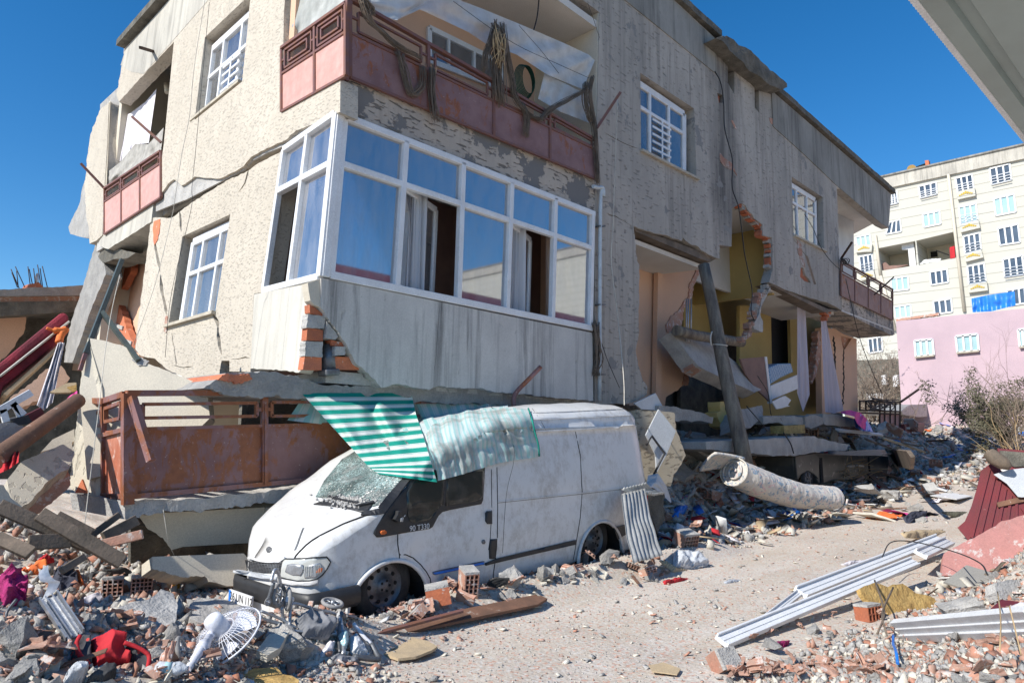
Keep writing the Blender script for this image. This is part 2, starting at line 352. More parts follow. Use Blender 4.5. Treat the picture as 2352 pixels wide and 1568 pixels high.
def mk():
    # rusty painted balcony metal
    for nm, c, th, sp in (('rail_panel', (.19, .1, .095), .55, 6), ('rail_rusty', (.2, .095, .09), .47, 4.5)):
        k = NT(nm); a = k.noise(sp, k.co((1, 1, .55)), 9, .72, .6); b = k.noise(1.3, None, 6, .6)
        f = k.ramp(k.math('ADD', a, k.math('MULTIPLY', k.math('SUBTRACT', b, .5), .5)), [(th, 0.), (th+.07, 1.)])
        col = k.mix(k.ramp(k.noise(2.5), [(.35, 0.), (.65, 1.)]), c, tuple(x*1.25+.03 for x in c))
        rust = k.mix(k.noise(14), (.36, .12, .045), (.15, .05, .025))
        col = k.mix(f, col, rust); w = k.ramp(k.noise(30, None, 3), [(.66, 0.), (.7, .5)]); col = k.mix(w, col, (.5, .4, .36))
        k.base(col); k.set(Roughness=.62, Metallic=.05); k.bump(f, .3, .004); M[nm] = k.m
    k = NT('rail_frame'); col = k.mix(k.ramp(k.noise(9, None, 8), [(.45, 0.), (.6, 1.)]), (.17, .08, .07), (.19, .08, .045)); k.base(col); k.set(Roughness=.6); M['rail_frame'] = k.m
    M['rail_pink'] = basic('faded_pink_metal', (.62, .33, .28), (.55, .3, .25), 3, rough=.55, bump=.15, bs=8, spots=(.5, .3, .22), sp_sc=9, sp=.64)
    # glass: clear sheet that shows what is behind and reflects what is in front
    for nm, tint, ref, rough in (('glass', (.9, .92, .93), .1, .02), ('glass_bay', (.85, .87, .9), .34, .03), ('glass_far', (.5, .6, .64), .3, .05)):
        k = NT(nm); out = k.t.nodes['Material Output']; k.t.nodes.remove(k.p)
        tr = k.n('BsdfTransparent'); tr.inputs[0].default_value = (*tint, 1); gl = k.n('BsdfGlossy'); gl.inputs[0].default_value = (.95, .97, 1, 1); gl.inputs['Roughness'].default_value = rough
        df = k.n('BsdfDiffuse'); df.inputs[0].default_value = (.5, .49, .5, 1)
        fr = k.n('Fresnel'); fr.inputs[0].default_value = 1.6
        fac = k.math('MINIMUM', k.math('ADD', k.math('MULTIPLY', fr.outputs[0], 1.3), ref), 1.)
        mx = k.n('MixShader'); k.l(fac, mx.inputs[0]); k.l(tr.outputs[0], mx.inputs[1]); k.l(gl.outputs[0], mx.inputs[2])
        m2 = k.n('MixShader'); k.l(k.ramp(k.noise(5, k.co((1, 1, .25)), 9, .75), [(.4, .08), (.8, .4)] if nm == 'glass_bay' else [(.4, .05), (.8, .25)]), m2.inputs[0]); k.l(mx.outputs[0], m2.inputs[1]); k.l(df.outputs[0], m2.inputs[2])
        k.l(m2.outputs[0], out.inputs[0]); M[nm] = k.m
    # curtain
    for nm, c, st in (('curtain', (.8, .62, .5), 60), ('curtain_white', (.75, .76, .78), 60), ('lilac_curtain', (.7, .65, .74), 40)):
        k = NT(nm); k.base(k.mix(k.ramp(k.wave(1.5, k.co((1, 1, 0)), 6, 'DIAGONAL'), [(.2, 0.), (.8, 1.)]), tuple(x*.86 for x in c), c)); k.set(Roughness=.9, Transmission_Weight=0.)
        out = k.t.nodes['Material Output']; tl = k.n('BsdfTranslucent'); tl.inputs[0].default_value = (*c, 1); mx = k.n('MixShader'); mx.inputs[0].default_value = .4
        k.l(k.p.outputs[0], mx.inputs[1]); k.l(tl.outputs[0], mx.inputs[2]); k.l(mx.outputs[0], out.inputs[0]); M[nm] = k.m
    # dirty plastic sheet
    k = NT('plastic_sheet'); out = k.t.nodes['Material Output']; k.base(k.mix(k.noise(3, None, 8), (.42, .43, .43), (.75, .76, .75))); k.set(Roughness=.45)
    tr = k.n('BsdfTransparent'); mx = k.n('MixShader'); k.l(k.ramp(k.noise(2.5, None, 6), [(.3, .6), (.7, .9)]), mx.inputs[0]); k.l(tr.outputs[0], mx.inputs[1]); k.l(k.p.outputs[0], mx.inputs[2]); k.l(mx.outputs[0], out.inputs[0])
    k.bump(k.noise(4, None, 8), .8, .05); M['plastic'] = k.m
    # clear bag plastic
    M['bag'] = basic('clear_plastic', (.6, .62, .64), (.45, .47, .5), 5, rough=.25, bump=.8, bs=14, bd=.03)
    # sheet metal with ribs
    for nm, c, sc, st in (('ribbed_metal', (.42, .42, .4), 1, (1, 1, 1)),): M[nm] = basic(nm, c, tuple(x*.75 for x in c), 4, rough=.5, metal=.35, bump=.2, spots=(.3, .22, .15), sp_sc=5, sp=.66)
    # street dust
    k = NT('street_dust'); a = k.noise(.7, None, 9, .65); b = k.noise(6, None, 9, .75); v1 = k.vor(26, None); v2 = k.vor(70, None)
    col = k.mix(k.ramp(a, [(.35, 0.), (.65, 1.)]), (.49, .425, .345), (.54, .48, .405))
    trk = k.noise(1.1, k.co((.16, 1.3, 1)), 7, .6); col = k.mix(k.ramp(trk, [(.42, .55), (.52, 0.), (.66, 0.), (.74, .4)]), col, (.6, .55, .49)); col = k.mix(k.ramp(k.noise(.45, None, 6, .7), [(.5, 0.), (.66, .45)]), col, (.36, .3, .25))
    col = k.mix(k.ramp(b, [(.52, 0.), (.75, .7)]), col, (.4, .32, .26))
    nd = k.n('TexVoronoi'); nd.inputs['Scale'].default_value = 38; k.l(k.co(), nd.inputs['Vector']); sep = k.n('SeparateColor'); k.l(nd.outputs['Color'], sep.inputs[0])
    col = k.mix(k.ramp(sep.outputs[0], [(.86, 0.), (.87, .55)], 'CONSTANT'), col, (.5, .22, .14))
    col = k.mix(k.ramp(sep.outputs[1], [(.8, 0.), (.81, .5)], 'CONSTANT'), col, (.58, .56, .53))
    col = k.mix(k.ramp(k.noise(50, None, 4), [(.35, .45), (.5, 0.)]), col, (.22, .17, .14))
    k.base(col); k.set(Roughness=.95)
    k.bump(k.math('ADD', k.math('MULTIPLY', v1, -1.), k.math('ADD', k.math('MULTIPLY', v2, -.2), k.math('MULTIPLY', b, 1.2))), .4, .012); M['street'] = k.m
    # car paint with dust
    k = NT('white_car_paint'); a = k.noise(1.6, None, 9, .7); s1 = k.n('SeparateXYZ'); k.l((k.co(), k.tc)[1].outputs['Object'], s1.inputs[0])
    dst = k.noise(7, k.co((1.6, 1, 1.1)), 10, .8)
    x = s1.outputs[0]; z = s1.outputs[2]
    zone = k.math('MULTIPLY', k.ramp(x, [(.0, 0.), (1., 0.)]), 1)   # placeholder keeps tree simple
    dirt = k.ramp(k.math('ADD', dst, k.math('MULTIPLY', k.math('SUBTRACT', a, .5), .9)), [(.46, 0.), (.72, .8)])
    col = k.mix(dirt, (.67, .67, .66), (.41, .38, .34)); sp = k.ramp(k.noise(40, None, 6, .8), [(.64, 0.), (.7, .6)])
    col = k.mix(sp, col, (.3, .25, .2)); k.base(col); k.set(Roughness=k.ramp(dirt, [(0., .28), (1., .75)]), Coat_Weight=.25); M['van_paint'] = k.m
    # crazed windscreen
    k = NT('shattered_glass'); e1 = k.vor(22, None, 'DISTANCE_TO_EDGE'); e2 = k.vor(60, None, 'DISTANCE_TO_EDGE')
    cr = k.mix(1., k.ramp(e1, [(.0, 1.), (.1, 0.)]), k.ramp(e2, [(.0, .8), (.14, 0.)]), 'LIGHTEN')
    amt = k.ramp(k.noise(2.2, None, 4), [(.38, .15), (.62, 1.)])
    col = k.mix(k.math('MULTIPLY', cr, amt), (.05, .07, .065), (.55, .72, .68)); k.base(k.mix(k.ramp(k.noise(5, None, 8, .7), [(.5, 0.), (.7, .8)]), col, (.42, .4, .37)))
    k.set(Roughness=.2); k.bump(cr, .5, .01); M['windscreen'] = k.m
    k = NT('dark_car_glass'); k.base(k.mix(k.ramp(k.noise(3, None, 8), [(.5, 0.), (.7, .5)]), (.02, .024, .022), (.12, .11, .095))); k.set(Roughness=.06); M['car_glass'] = k.m
    k = NT('headlamp_lens'); k.base(k.mix(k.noise(4), (.42, .43, .4), (.62, .62, .58))); k.set(Roughness=.15, Coat_Weight=.6); M['lens'] = k.m
    # striped cloths (UV stripes)
    for nm, uvs, c1, c2, thin, dirt in (('green_stripes', 11.5, (.0, .3, .23), (.75, .78, .75), True, .15), ('pale_stripes', 20, (.36, .62, .6), (.62, .7, .69), False, .35), ('dusty_stripes', 22, (.4, .64, .62), (.64, .7, .68), False, .55)):
        k = NT(nm); cx = k.co((1, 1, 1), uv=True); sx = k.n('SeparateXYZ'); k.l(cx, sx.inputs[0]); fr = k.math('FRACT', k.math('MULTIPLY', sx.outputs[0 if nm != 'green_stripes' else 1], uvs))
        if thin: f = k.ramp(fr, [(0., 0.), (.46, 1.), (.56, 0.), (.61, 1.), (.9, 1.), (.95, 0.)], 'CONSTANT'); f = k.ramp(fr, [(0., 0.), (.5, 1.), (.57, 0.), (.61, 1.), (.93, 0.), (.965, 1.)], 'CONSTANT')
        else: f = k.ramp(fr, [(0., 0.), (.4, 1.), (.55, 0.), (.6, 1.)], 'CONSTANT')
        col = k.mix(f, c1, c2)
        col = k.mix(k.ramp(k.noise(2.4, None, 9, .7), [(.7-dirt*.4, 0.), (.82-dirt*.4, min(1, dirt*1.1))]), col, (.3, .27, .23))
        k.base(col); k.set(Roughness=.85); k.bump(k.noise(7, None, 5), .5, .02); M[nm] = k.m
        out = k.t.nodes['Material Output']; tl = k.n('BsdfTranslucent'); k.l(col, tl.inputs[0]); mx = k.n('MixShader'); mx.inputs[0].default_value = .3
        k.l(k.p.outputs[0], mx.inputs[1]); k.l(tl.outputs[0], mx.inputs[2]); k.l(mx.outputs[0], out.inputs[0])
    # mattress ticking
    k = NT('floral_ticking'); pt = k.ramp(k.noise(9, k.co((1, 1, 1)), 3, .5, 1.5), [(.56, 0.), (.6, 1.)]); pt2 = k.ramp(k.noise(7, k.co((1, 1, 1.3)), 2, .5, 2), [(.62, 0.), (.65, 1.)])
    col = k.mix(pt, (.56, .52, .47), (.22, .3, .38)); col = k.mix(pt2, col, (.56, .4, .4)); k.base(k.mix(k.ramp(k.noise(3, None, 8), [(.5, 0.), (.8, .7)]), col, (.4, .36, .31))); k.set(Roughness=.7)
    k.bump(k.noise(5, k.co((4, 1, 1)), 4), .7, .05); M['mattress'] = k.m
    # facade of far flats
    k = NT('cream_siding'); sx = k.n('SeparateXYZ'); k.l((k.co(), k.tc)[1].outputs['Object'], sx.inputs[0]); fr = k.math('FRACT', k.math('MULTIPLY', sx.outputs[2], 1.05))
    ln = k.ramp(fr, [(0., .0), (.07, 1.)], 'CONSTANT'); col = k.mix(ln, (.3, .285, .24), (.5, .49, .435)); k.base(k.mix(k.ramp(k.noise(.3, None, 5), [(.4, 0.), (.7, .5)]), col, (.5, .48, .4))); k.set(Roughness=.9); k.bump(ln, .5, .03); M['siding'] = k.m
    M['slabpink'] = basic('pink_washed_concrete', (.55, .25, .22), (.48, .23, .2), 2.5, bump=.3, bs=40, spots=(.6, .52, .48), sp_sc=3, sp=.58, stretch=(.5, 2, 1))
    # blue patterned quilt
    k = NT('blue_quilt'); w1 = k.wave(4, k.co((1, 1, 1), (0, 0, .6)), 0, 'DIAGONAL', 0); w2 = k.wave(4, k.co((-1, 1, 1), (0, 0, .6)), 0, 'DIAGONAL', 0)
    f = k.mix(1., k.ramp(w1, [(.975, 0.), (.99, 1.)]), k.ramp(w2, [(.975, 0.), (.99, 1.)]), 'LIGHTEN'); k.base(k.mix(f, (.06, .2, .35), (.6, .68, .72))); M['quilt'] = k.m
    k = NT('dotted_dark_cloth'); v = k.vor(22); k.base(k.mix(k.ramp(v, [(.22, 1.), (.26, 0.)]), (.06, .06, .065), (.55, .06, .05))); k.set(Roughness=.85); k.bump(k.noise(9), .6, .03); M['dotted'] = k.m
    k = NT('foliage'); k.base(k.mix(k.noise(6), (.06, .065, .035), (.17, .15, .1))); k.set(Roughness=.8); M['leaf'] = k.m
    M['twig'] = basic('bare_twig', (.28, .22, .17), (.16, .12, .09), 9, bump=0)
    M['drytwig'] = basic('dry_straw', (.5, .36, .2), (.35, .24, .13), 9, bump=0)
    M['dusty_car'] = basic('dusty_dark_paint', (.1, .095, .08), (.05, .048, .045), 2, rough=.35, bump=.1, spots=(.3, .28, .25), sp_sc=5, sp=.6)
    M['gold'] = basic('gold_ornament', (.6, .42, .05), bump=.3)
    M['pipe'] = basic('white_downpipe', (.55, .6, .62), (.45, .48, .5), 4, rough=.5, bump=.1)
    M['door_dark'] = basic('dark_doorway', (.02, .02, .022), rough=.9, bump=0)
    M['brownboard'] = basic('brown_board', (.25, .15, .12), (.2, .12, .1), 3, bump=.1)
    M['lightgrey'] = basic('grey_laminate', (.5, .52, .54), (.42, .44, .46), 2, bump=.05, rough=.5)
    M['farpane'] = basic('far_pane', (.05, .07, .1), (.1, .13, .17), .4, rough=.1, bump=0); M['farpane_light'] = basic('curtained_pane', (.33, .5, .52), (.42, .58, .6), .6, rough=.15, bump=0)
    M['yellowglove'] = basic('yellow_knit', (.6, .3, .03), bump=.6, bs=80)
mk()
# ---------------------------------------------------------------- terrain
def _g(v, c, w): return np.exp(-((v-c)/w)**2)
def _s(v, a, b): t = np.clip((v-a)/(b-a), 0, 1); return t*t*(3-2*t)
def _vn(x, y, f, s=0):
    x = x*f+s*13.7; y = y*f+s*7.3; i = np.floor(x); j = np.floor(y); u = x-i; v = y-j; u = u*u*(3-2*u); v = v*v*(3-2*v)
    def hh(a, b): q = np.sin(a*127.1+b*311.7+s)*43758.5453; return q-np.floor(q)
    return (hh(i, j)*(1-u)+hh(i+1, j)*u)*(1-v)+(hh(i, j+1)*(1-u)+hh(i+1, j+1)*u)*v
def rub(x, y):
    """how much rubble lies here, 0..1"""
    x = np.asarray(x, float); y = np.asarray(y, float)
    a = _s(3.6-x+(y-5.)*.0, 0, 1.2)*_s(y, 1.8, 3.2)                     # left mound
    b = _s(y, 5.0+0*x, 5.9)*_s(x, 2, 4)*_s(60-x, 0, 30)                 # strip along the van and the house
    c = _s(2.25-y, -.25, .5)*_s(12-x, 0, 4)+_s(1.75-y, -.25, .45)*_s(x, 8, 12)*_s(x, 2.9, 3.7)              # right foreground pile
    d = _s(x, 21, 27)*.75
    e = _s(1.2-x, 0, 1)
    return np.clip(np.maximum.reduce([a, b, c, d, e]), 0, 1)
def terr(x, y):
    x = np.asarray(x, float); y = np.asarray(y, float)
    xx = np.clip(x-9, 0, 36); s = .0024*xx**2 + np.clip(x-45, 0, 60)*.02
    s = s + .75*_g(x, .75, 1.15)*_g(y, 5.0, 1.5)                          # left foreground mound
    s = s + 1.0*_s(3.9-x, 0, 2.6)*_s(y, 8.6, 12)*_s(30-y, 0, 10)        # heap beside the house
    s = s + 1.55*_s(y, 6.5, 8.6)*_s(x, 9.2, 11)*_s(40-x, 0, 14)           # floor debris spilling from the openings
    s = s + .5*_s(1.9-y, -.1, 1.2)*_s(x, 3.1, 4.3)*_s(60-x, 0, 40)        # right pile
    s = s + .55*_s(1.9-y, 0, 1.3)*_s(x, 7, 9.5)*_s(60-x, 0, 40)
    s = s + .17*_g(y, 5.32, .3)*_s(x, 3.5, 4.5)*_s(11-x, 0, 1)           # ridge along the van
    s = s + 2.5*_g(x, -.4, 1.)*_g(y, 7.9, 1.1)                            # heap beyond the left picture edge, shades the gap
    s = s + .36*_g(x, 2.95, .8)*_g(y, 5.0, .42)
    s = s - .022*(_g(y, 3.1+.012*x*x*.3, .22)+_g(y, 4.5+.004*x*x, .2))*_s(x, 1, 3)*(.5+_vn(x, y, .8, 9))
    r = rub(x, y); s = s + (r*.16+.008)*(_vn(x, y, 1.7, 1)+.5*_vn(x, y, 4.3, 2)-.6) + r*.05*(_vn(x, y, 10, 3)-.5)
    return s
def tz(x, y): return float(terr(x, y))
def G(px, py, mx=120):
    """where a picture ray meets the ground"""
    d = ray(px, py); t = 1.
    while t < mx:
        p = CAM+d*t
        if p.z <= tz(p.x, p.y):
            a, b = t-.1, t
            for _ in range(12):
                m = (a+b)/2; q = CAM+d*m
                if q.z <= tz(q.x, q.y): b = m
                else: a = m
            return CAM+d*b
        t += .1 if t < 30 else .4
    return CAM+d*mx
def grid_axis(lo, a, b, hi, fine, grow):
    v = list(np.arange(a, b, fine)); s = fine; x = a
    while x > lo: s *= grow; x -= s; v.insert(0, x)
    s = fine; x = v[-1]
    while x < hi: s *= grow; x += s; v.append(x)
    return np.array(v)
gx = grid_axis(-400, -1.5, 16, 900, .06, 1.07); gy = grid_axis(-400, -.8, 10, 900, .06, 1.07)
GX, GY = np.meshgrid(gx, gy, indexing='ij'); GZ = terr(GX, GY)
nv = GX.size; co = np.stack([GX.ravel(), GY.ravel(), GZ.ravel()], 1)
ii = np.arange(nv).reshape(GX.shape); q = np.stack([ii[:-1, :-1].ravel(), ii[1:, :-1].ravel(), ii[1:, 1:].ravel(), ii[:-1, 1:].ravel()], 1)
def npmesh(name, co, q, mats, mi=None, smooth=False):
    me = bpy.data.meshes.new(name); me.vertices.add(len(co)); me.vertices.foreach_set('co', co.astype(np.float32).ravel())
    k = q.shape[1]; me.loops.add(q.size); me.loops.foreach_set('vertex_index', q.astype(np.int32).ravel())
    me.polygons.add(len(q)); me.polygons.foreach_set('loop_start', np.arange(0, q.size, k, dtype=np.int32))
    if mi is not None: me.polygons.foreach_set('material_index', mi.astype(np.int32))
    me.update(calc_edges=True); me.validate()
    if smooth: me.polygons.foreach_set('use_smooth', [True]*len(q))
    o = bpy.data.objects.new(name, me); COL.objects.link(o)
    for m in mats: me.materials.append(m)
    return o
ground = npmesh('street_ground', co, q, [M['street']], smooth=True); ground['kind'] = 'structure'
# ================================================================ the damaged house
house = empty('damaged_house', (14, 12, 0), 'half-collapsed two-storey corner house with cream and grey render, glazed bay and torn-open stairwell', 'house')
def lin(a, b):
    return lambda x: a[1]+(b[1]-a[1])*(x-a[0])/(b[0]-a[0])
NF = PF.n; NL = PL.n
CR = lambda y: 800-63*(y-5)/635.          # corner line x for a given picture row
# --- roofline / front wall
roofy = lambda x: 1027-(2707-x)*.887
W1 = Z(3, [(375, 440), (700, 655), (715, 1078), (380, 905)])
W2 = Z(3, [(1288, 1065), (1475, 1190), (1485, 1510), (1300, 1415)])
hole_r = Z(6, [(1100, 540), (1125, 450), (1122, 390), (1125, 330), (1120, 240), (1060, 225), (1055, 150), (1000, 110), (985, 80), (960, 60), (940, 20), (910, 5)])
midbot = rag(Z(6, [(765, 290), (765, 380), (740, 378), (640, 325), (620, 300), (560, 280), (520, 240), (505, 262), (430, 235), (300, 200), (180, 160)]), 6, 1.6)
leftj = rag(Z(6, [(180, 160), (205, 400), (220, 420), (215, 900), (195, 1010), (210, 1100), (240, 1200), (275, 1250), (270, 1300)]), 9, 1.4)
beamb = rag([(1932, 712), (1900, 694), (1860, 684), (1830, 674), (1800, 664), (1766.6, 648)], 8, 1.2)
outer = [(862, -609), (1200, roofy(1200)), (1522, roofy(1522)), (1646, 91), (1655, 97), (1690, 128), (1731, 170), (1769, 203), (1771.6, 207.6), (1900, 319), (2047, 446), (2041, 524), (2025, 516), (1922, 428)] + \
    beamb + hole_r[1:] + Z(6, [(850, 40), (845, 300), (765, 290)])[:2] + midbot + leftj + rag([(1483, 908), (1450, 925), (1385, 930), (1366, 940)], 8, 2) + [(1366, 760), (1366, 487), (1377, 29), (1309, -22), (838, -374)]
slots = [Z(3, [(903, 372), (943, 398), (943, 572), (903, 500)]), Z(3, [(1063, 493), (1090, 512), (1093, 683), (1066, 650)])]
W1r = W1[:]; 
cr1 = rag(Z(3, [(150, 793), (250, 850), (330, 888), (375, 895)]), 5, 1.3, 3)
def crack(pts, w=1.3, seed=0, step=5, amp=1.6):
    r = random.Random(seed); c = rag(pts, step, amp, seed); a = []; b = []
    for i, (x, y) in enumerate(c):
        x1, y1 = c[min(i+1, len(c)-1)]; x0, y0 = c[max(i-1, 0)]; L = math.hypot(x1-x0, y1-y0) or 1
        e = w*(.15 if i in (0, len(c)-1) else r.uniform(.5, 1.2)); nx, ny = -(y1-y0)/L*e, (x1-x0)/L*e
        a.append((x+nx, y+ny)); b.append((x-nx, y-ny))
    return a+b[::-1]
def crack_hole(pts, w=1.3, seed=0): return crack(pts, w, seed, 9, .9)
fcr = [crack_hole(Z(3, [(160, 800), (250, 850), (330, 886), (362, 895)]), .9, 1), crack_hole(Z(6, [(0, 78), (60, 95), (120, 130), (165, 158)]), 1., 2),
       crack_hole(Z(3, [(1300, 1440), (1340, 1500), (1380, 1545)]), 1.1, 4)]
spall = [Z(6, [(1315, 440), (1335, 445), (1345, 490), (1370, 520), (1385, 548), (1340, 535), (1310, 505)]), Z(6, [(1345, 360), (1362, 362), (1390, 460), (1420, 555), (1405, 558), (1375, 460)]),
         Z(3, [(838, 560), (875, 575), (875, 620), (850, 622)])]
wall('front_wall', PF, outer, .24, M['stucco_front'], house, [W1, W2]+slots+fcr+spall)
# bricks seen inside broken spots, and behind the cracks
wall('exposed_brick', PF, [(1850, 590), (1890, 590), (1890, 660), (1825, 660), (1825, 600)], .03, M['brick'], house, off=-.06)
wall('exposed_brick', PF, Z(3, [(830, 550), (885, 560), (885, 630), (840, 630)]), .03, M['brick'], house, off=-.1)
wall('plaster_scar', PF, rag(Z(3, [(855, 920), (885, 955), (930, 985), (960, 1060), (940, 1030), (880, 1000), (858, 965), (855, 920)]), 5, 1), .012, M['brick_dusty'], house, off=.012)
wall('plaster_scar', PF, rag(Z(3, [(1155, 710), (1175, 715), (1208, 775), (1165, 745), (1155, 710)]), 5, 1), .012, M['brick_dusty'], house, off=.012)
wall('plaster_scar', PF, rag(Z(6, [(1290, 255), (1320, 290), (1325, 345), (1345, 440), (1330, 435), (1300, 350), (1290, 255)]), 5, 1), .012, M['brick_dusty'], house, off=.012)
for i, p in enumerate([[(925, 725), (935, 728), (958, 780), (945, 770)]]): wall('plaster_scar', PF, Z(3, p), .012, M['brick_dusty'], house, off=.012)
# grey band under the roof (proud of the render)
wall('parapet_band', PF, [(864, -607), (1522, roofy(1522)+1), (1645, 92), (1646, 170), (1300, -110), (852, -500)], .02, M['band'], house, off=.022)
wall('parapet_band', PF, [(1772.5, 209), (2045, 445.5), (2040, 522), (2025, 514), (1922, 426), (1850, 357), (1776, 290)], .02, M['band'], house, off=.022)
# roof slab edges (overhanging coping) + roof
def coping(a, b, parent=house):
    p, q = PF(*a), PF(*b); bm = bmesh.new(); n = 14
    for i in range(n):
        u, v = p.lerp(q, i/n), p.lerp(q, (i+1)/n); k = noise.noise(u*1.1)*.02
        add_bar(bm, u+Vector((0, .1, .08+k)), v+Vector((0, .1, .08+k)), .45, .17, (0, 0, 1))
    return bobj('roof_coping', bm, M['concrete_dark'], parent)
coping((864, -612), (1648, 89)); coping((1771, 205), (2049.5, 446))
# stair-head canopy
cp = [onY(x, y, 7.05) for x, y in Z(3, [(835, 232), (900, 214), (1040, 314), (1100, 364), (1180, 432), (1258, 500), (1262, 522), (1236, 536), (1160, 515), (1080, 450), (960, 350), (880, 270)])]
bm = bmesh.new(); add_prism(bm, cp, (0, 1.6, 0)); bmesh.ops.subdivide_edges(bm, edges=bm.edges[:], cuts=3, use_grid_fill=True)
for v in bm.verts: v.co += noise.noise_vector(v.co*2.3)*.07
bobj('stair_canopy', bm, M['concrete_dark'], house)
wall('stair_canopy_soffit', PF, [(1646, 95), (1770, 205), (1768, 212), (1648, 108)], .02, M['concrete_dark'], house, off=.02)
# roof and unseen closing walls so no sky shows through
zr = 11.2
prism('roof', [(4.9, 7.6, zr), (23, 7.6, zr), (23, 18.5, zr), (5.1, 18.5, zr)], (0, 0, .25), M['concrete'], house)
prism('back_wall', [(5.2, 18.6, 1), (29.3, 18.6, 1), (29.3, 18.6, 11.4), (5.2, 18.6, 11.4)], (0, .2, 0), M['cream_smooth'], house)
prism('floor_slab', [(4.9, 10.2, 6.0), (23, 10.2, 6.0), (23, 18.4, 6.0), (4.9, 18.4, 6.0)], (0, 0, .25), M['concrete'], house)
prism('cross_wall', [(10.6, 7.66, 5.9), (10.6, 18.4, 5.9), (10.6, 18.4, 11.2), (10.6, 7.66, 11.2)], (.15, 0, 0), M['peach'], house)
prism('cross_wall', [(10.4, 7.66, 2.2), (10.4, 18.4, 2.2), (10.4, 18.4, 5.9), (10.4, 7.66, 5.9)], (.15, 0, 0), M['peach'], house)
prism('ceiling', [(15.9, 7.66, 7.6), (22.9, 7.66, 7.6), (22.9, 18.4, 7.6), (15.9, 18.4, 7.6)], (0, 0, .1), M['ceiling'], house)
# --- windows
def window(parent, plane, q, depth, us, v1, w=.07, label=None, vbars=None, pane='glass', glaze_to=None, curtain='curtain_white', sill=None, d=.06):
    """q = opening corners in the picture (tl,tr,br,bl), frame set back by depth; us = upright positions, v1 = transom position"""
    Q = [plane(x, y, 0)-plane.n*depth for x, y in q]; n = plane.n; f = quadfn(Q[0], Q[1], Q[2], Q[3])
    bm = bmesh.new(); e = .0
    for a, b in (((0, 0), (1, 0)), ((1, 0), (1, 1)), ((1, 1), (0, 1)), ((0, 1), (0, 0))): add_bar(bm, f(*a), f(*b), w*2, d, n)
    for i, u in enumerate(us): add_bar(bm, f(u, 0), f(u, 1), w, d*1.1, n)
    if v1: add_bar(bm, f(0, v1), f(1, v1), w, d*1.2, n)
    for g in (vbars or []): g(bm, f, n)
    fr = bobj('window', bm, M['pvc'], parent, bevel=.006)
    if label: fr['label'] = label
    prism('pane', [p-n*.005 for p in Q], -n*.008, M[pane], fr)
    if curtain:
        def cf(u, v): return f(u, v)-n*(.16+.035*math.sin(u*46+math.sin(v*3)*1.2)+.02*math.sin(u*17))
        sheet('curtain', cf, 70, 6, M[curtain], fr)
    if sill:
        a, b = plane(*sill[0]), plane(*sill[1]); bm = bmesh.new(); add_bar(bm, a-n*.08, b-n*.08, .05, .3, n); bobj('sill', bm, M['sill'], fr)
    return fr
def guard(bm, f, n):
    for u in (.36, .52, .66):
        pass
def grille(u0, u1, v0, v1, rows, off=.14):
    def g(bm, f, n):
        for k in range(rows):
            v = v0+(v1-v0)*(k+.5)/rows; add_bar(bm, f(u0, v)+n*off, f(u1, v)+n*off, .045, .02, n)
        um = (u0+u1)/2; add_bar(bm, f(um, v0)+n*(off+.01), f(um, v1)+n*(off+.01), .045, .02, n)
    return g
# frame corners at the recess follow from the opening outline
window(house, PF, [(1472, 182), (1583, 258), (1583, 400), (1472, 346)], .14, (.27, .66), .33, vbars=[grille(.3, .68, .36, 1, 6, .05)], sill=((1470, 346), (1602, 413)))
window(house, PF, [(1820, 418), (1882, 457), (1884, 566), (1826, 536)], .14, (.28, .66), .34, sill=((1822, 541), (1896, 578)))
# dark room behind the two upper windows
prism('inner_wall', [(11.3, 8.9, 5.9), (23, 8.9, 5.9), (23, 8.9, 11), (11.3, 8.9, 11)], (0, .1, 0), M['ceiling'], house)
# --- upper balcony (loggia)
fas = [(795, 181), (1000, 262), (1369, 411), (1366, 489), (788, 262)]
wall('balcony_slab', PF, fas, 1.7, M['fascia'], house, off=.0)
zb = PF(1000, 262).z
prism('balcony_back_wall', [onY(700, 0, 9.0)*1, onY(1700, 0, 9.0)][:0] or [(4.7, 9.0, zb-.2), (10.6, 9.0, zb-.2), (10.6, 9.0, 9.95), (4.7, 9.0, 9.95)], (0, .15, 0), M['peach'], house)
prism('balcony_ceiling', [(4.9, 7.45, 9.55), (10.6, 7.45, 9.55), (10.6, 9.0, 9.55), (4.9, 9.0, 9.55)], (0, 0, .15), M['ceiling'], house)
prism('balcony_side_wall', [PF(1377, 29)+Vector((-.02, .02, 0)), PF(1366, 487)+Vector((-.02, .02, 0)), PF(1366, 487)+Vector((-.02, 1.6, 0)), PF(1377, 29)+Vector((-.02, 1.6, .2))], (.05, 0, 0), M['cream_smooth'], house)
P9 = Pl((0, 9.0, 0), None, n=(0, -1, 0))
window(house, P9, Z(2, [(1050, 180), (1500, 400), (1500, 560), (1050, 385)]), -.03, (.25, .6), 0, w=.05, curtain=None, pane='glass')
wall('window_void', P9, Z(2, [(1050, 180), (1500, 400), (1500, 560), (1050, 385)]), .02, M['dark'], house, off=.005)
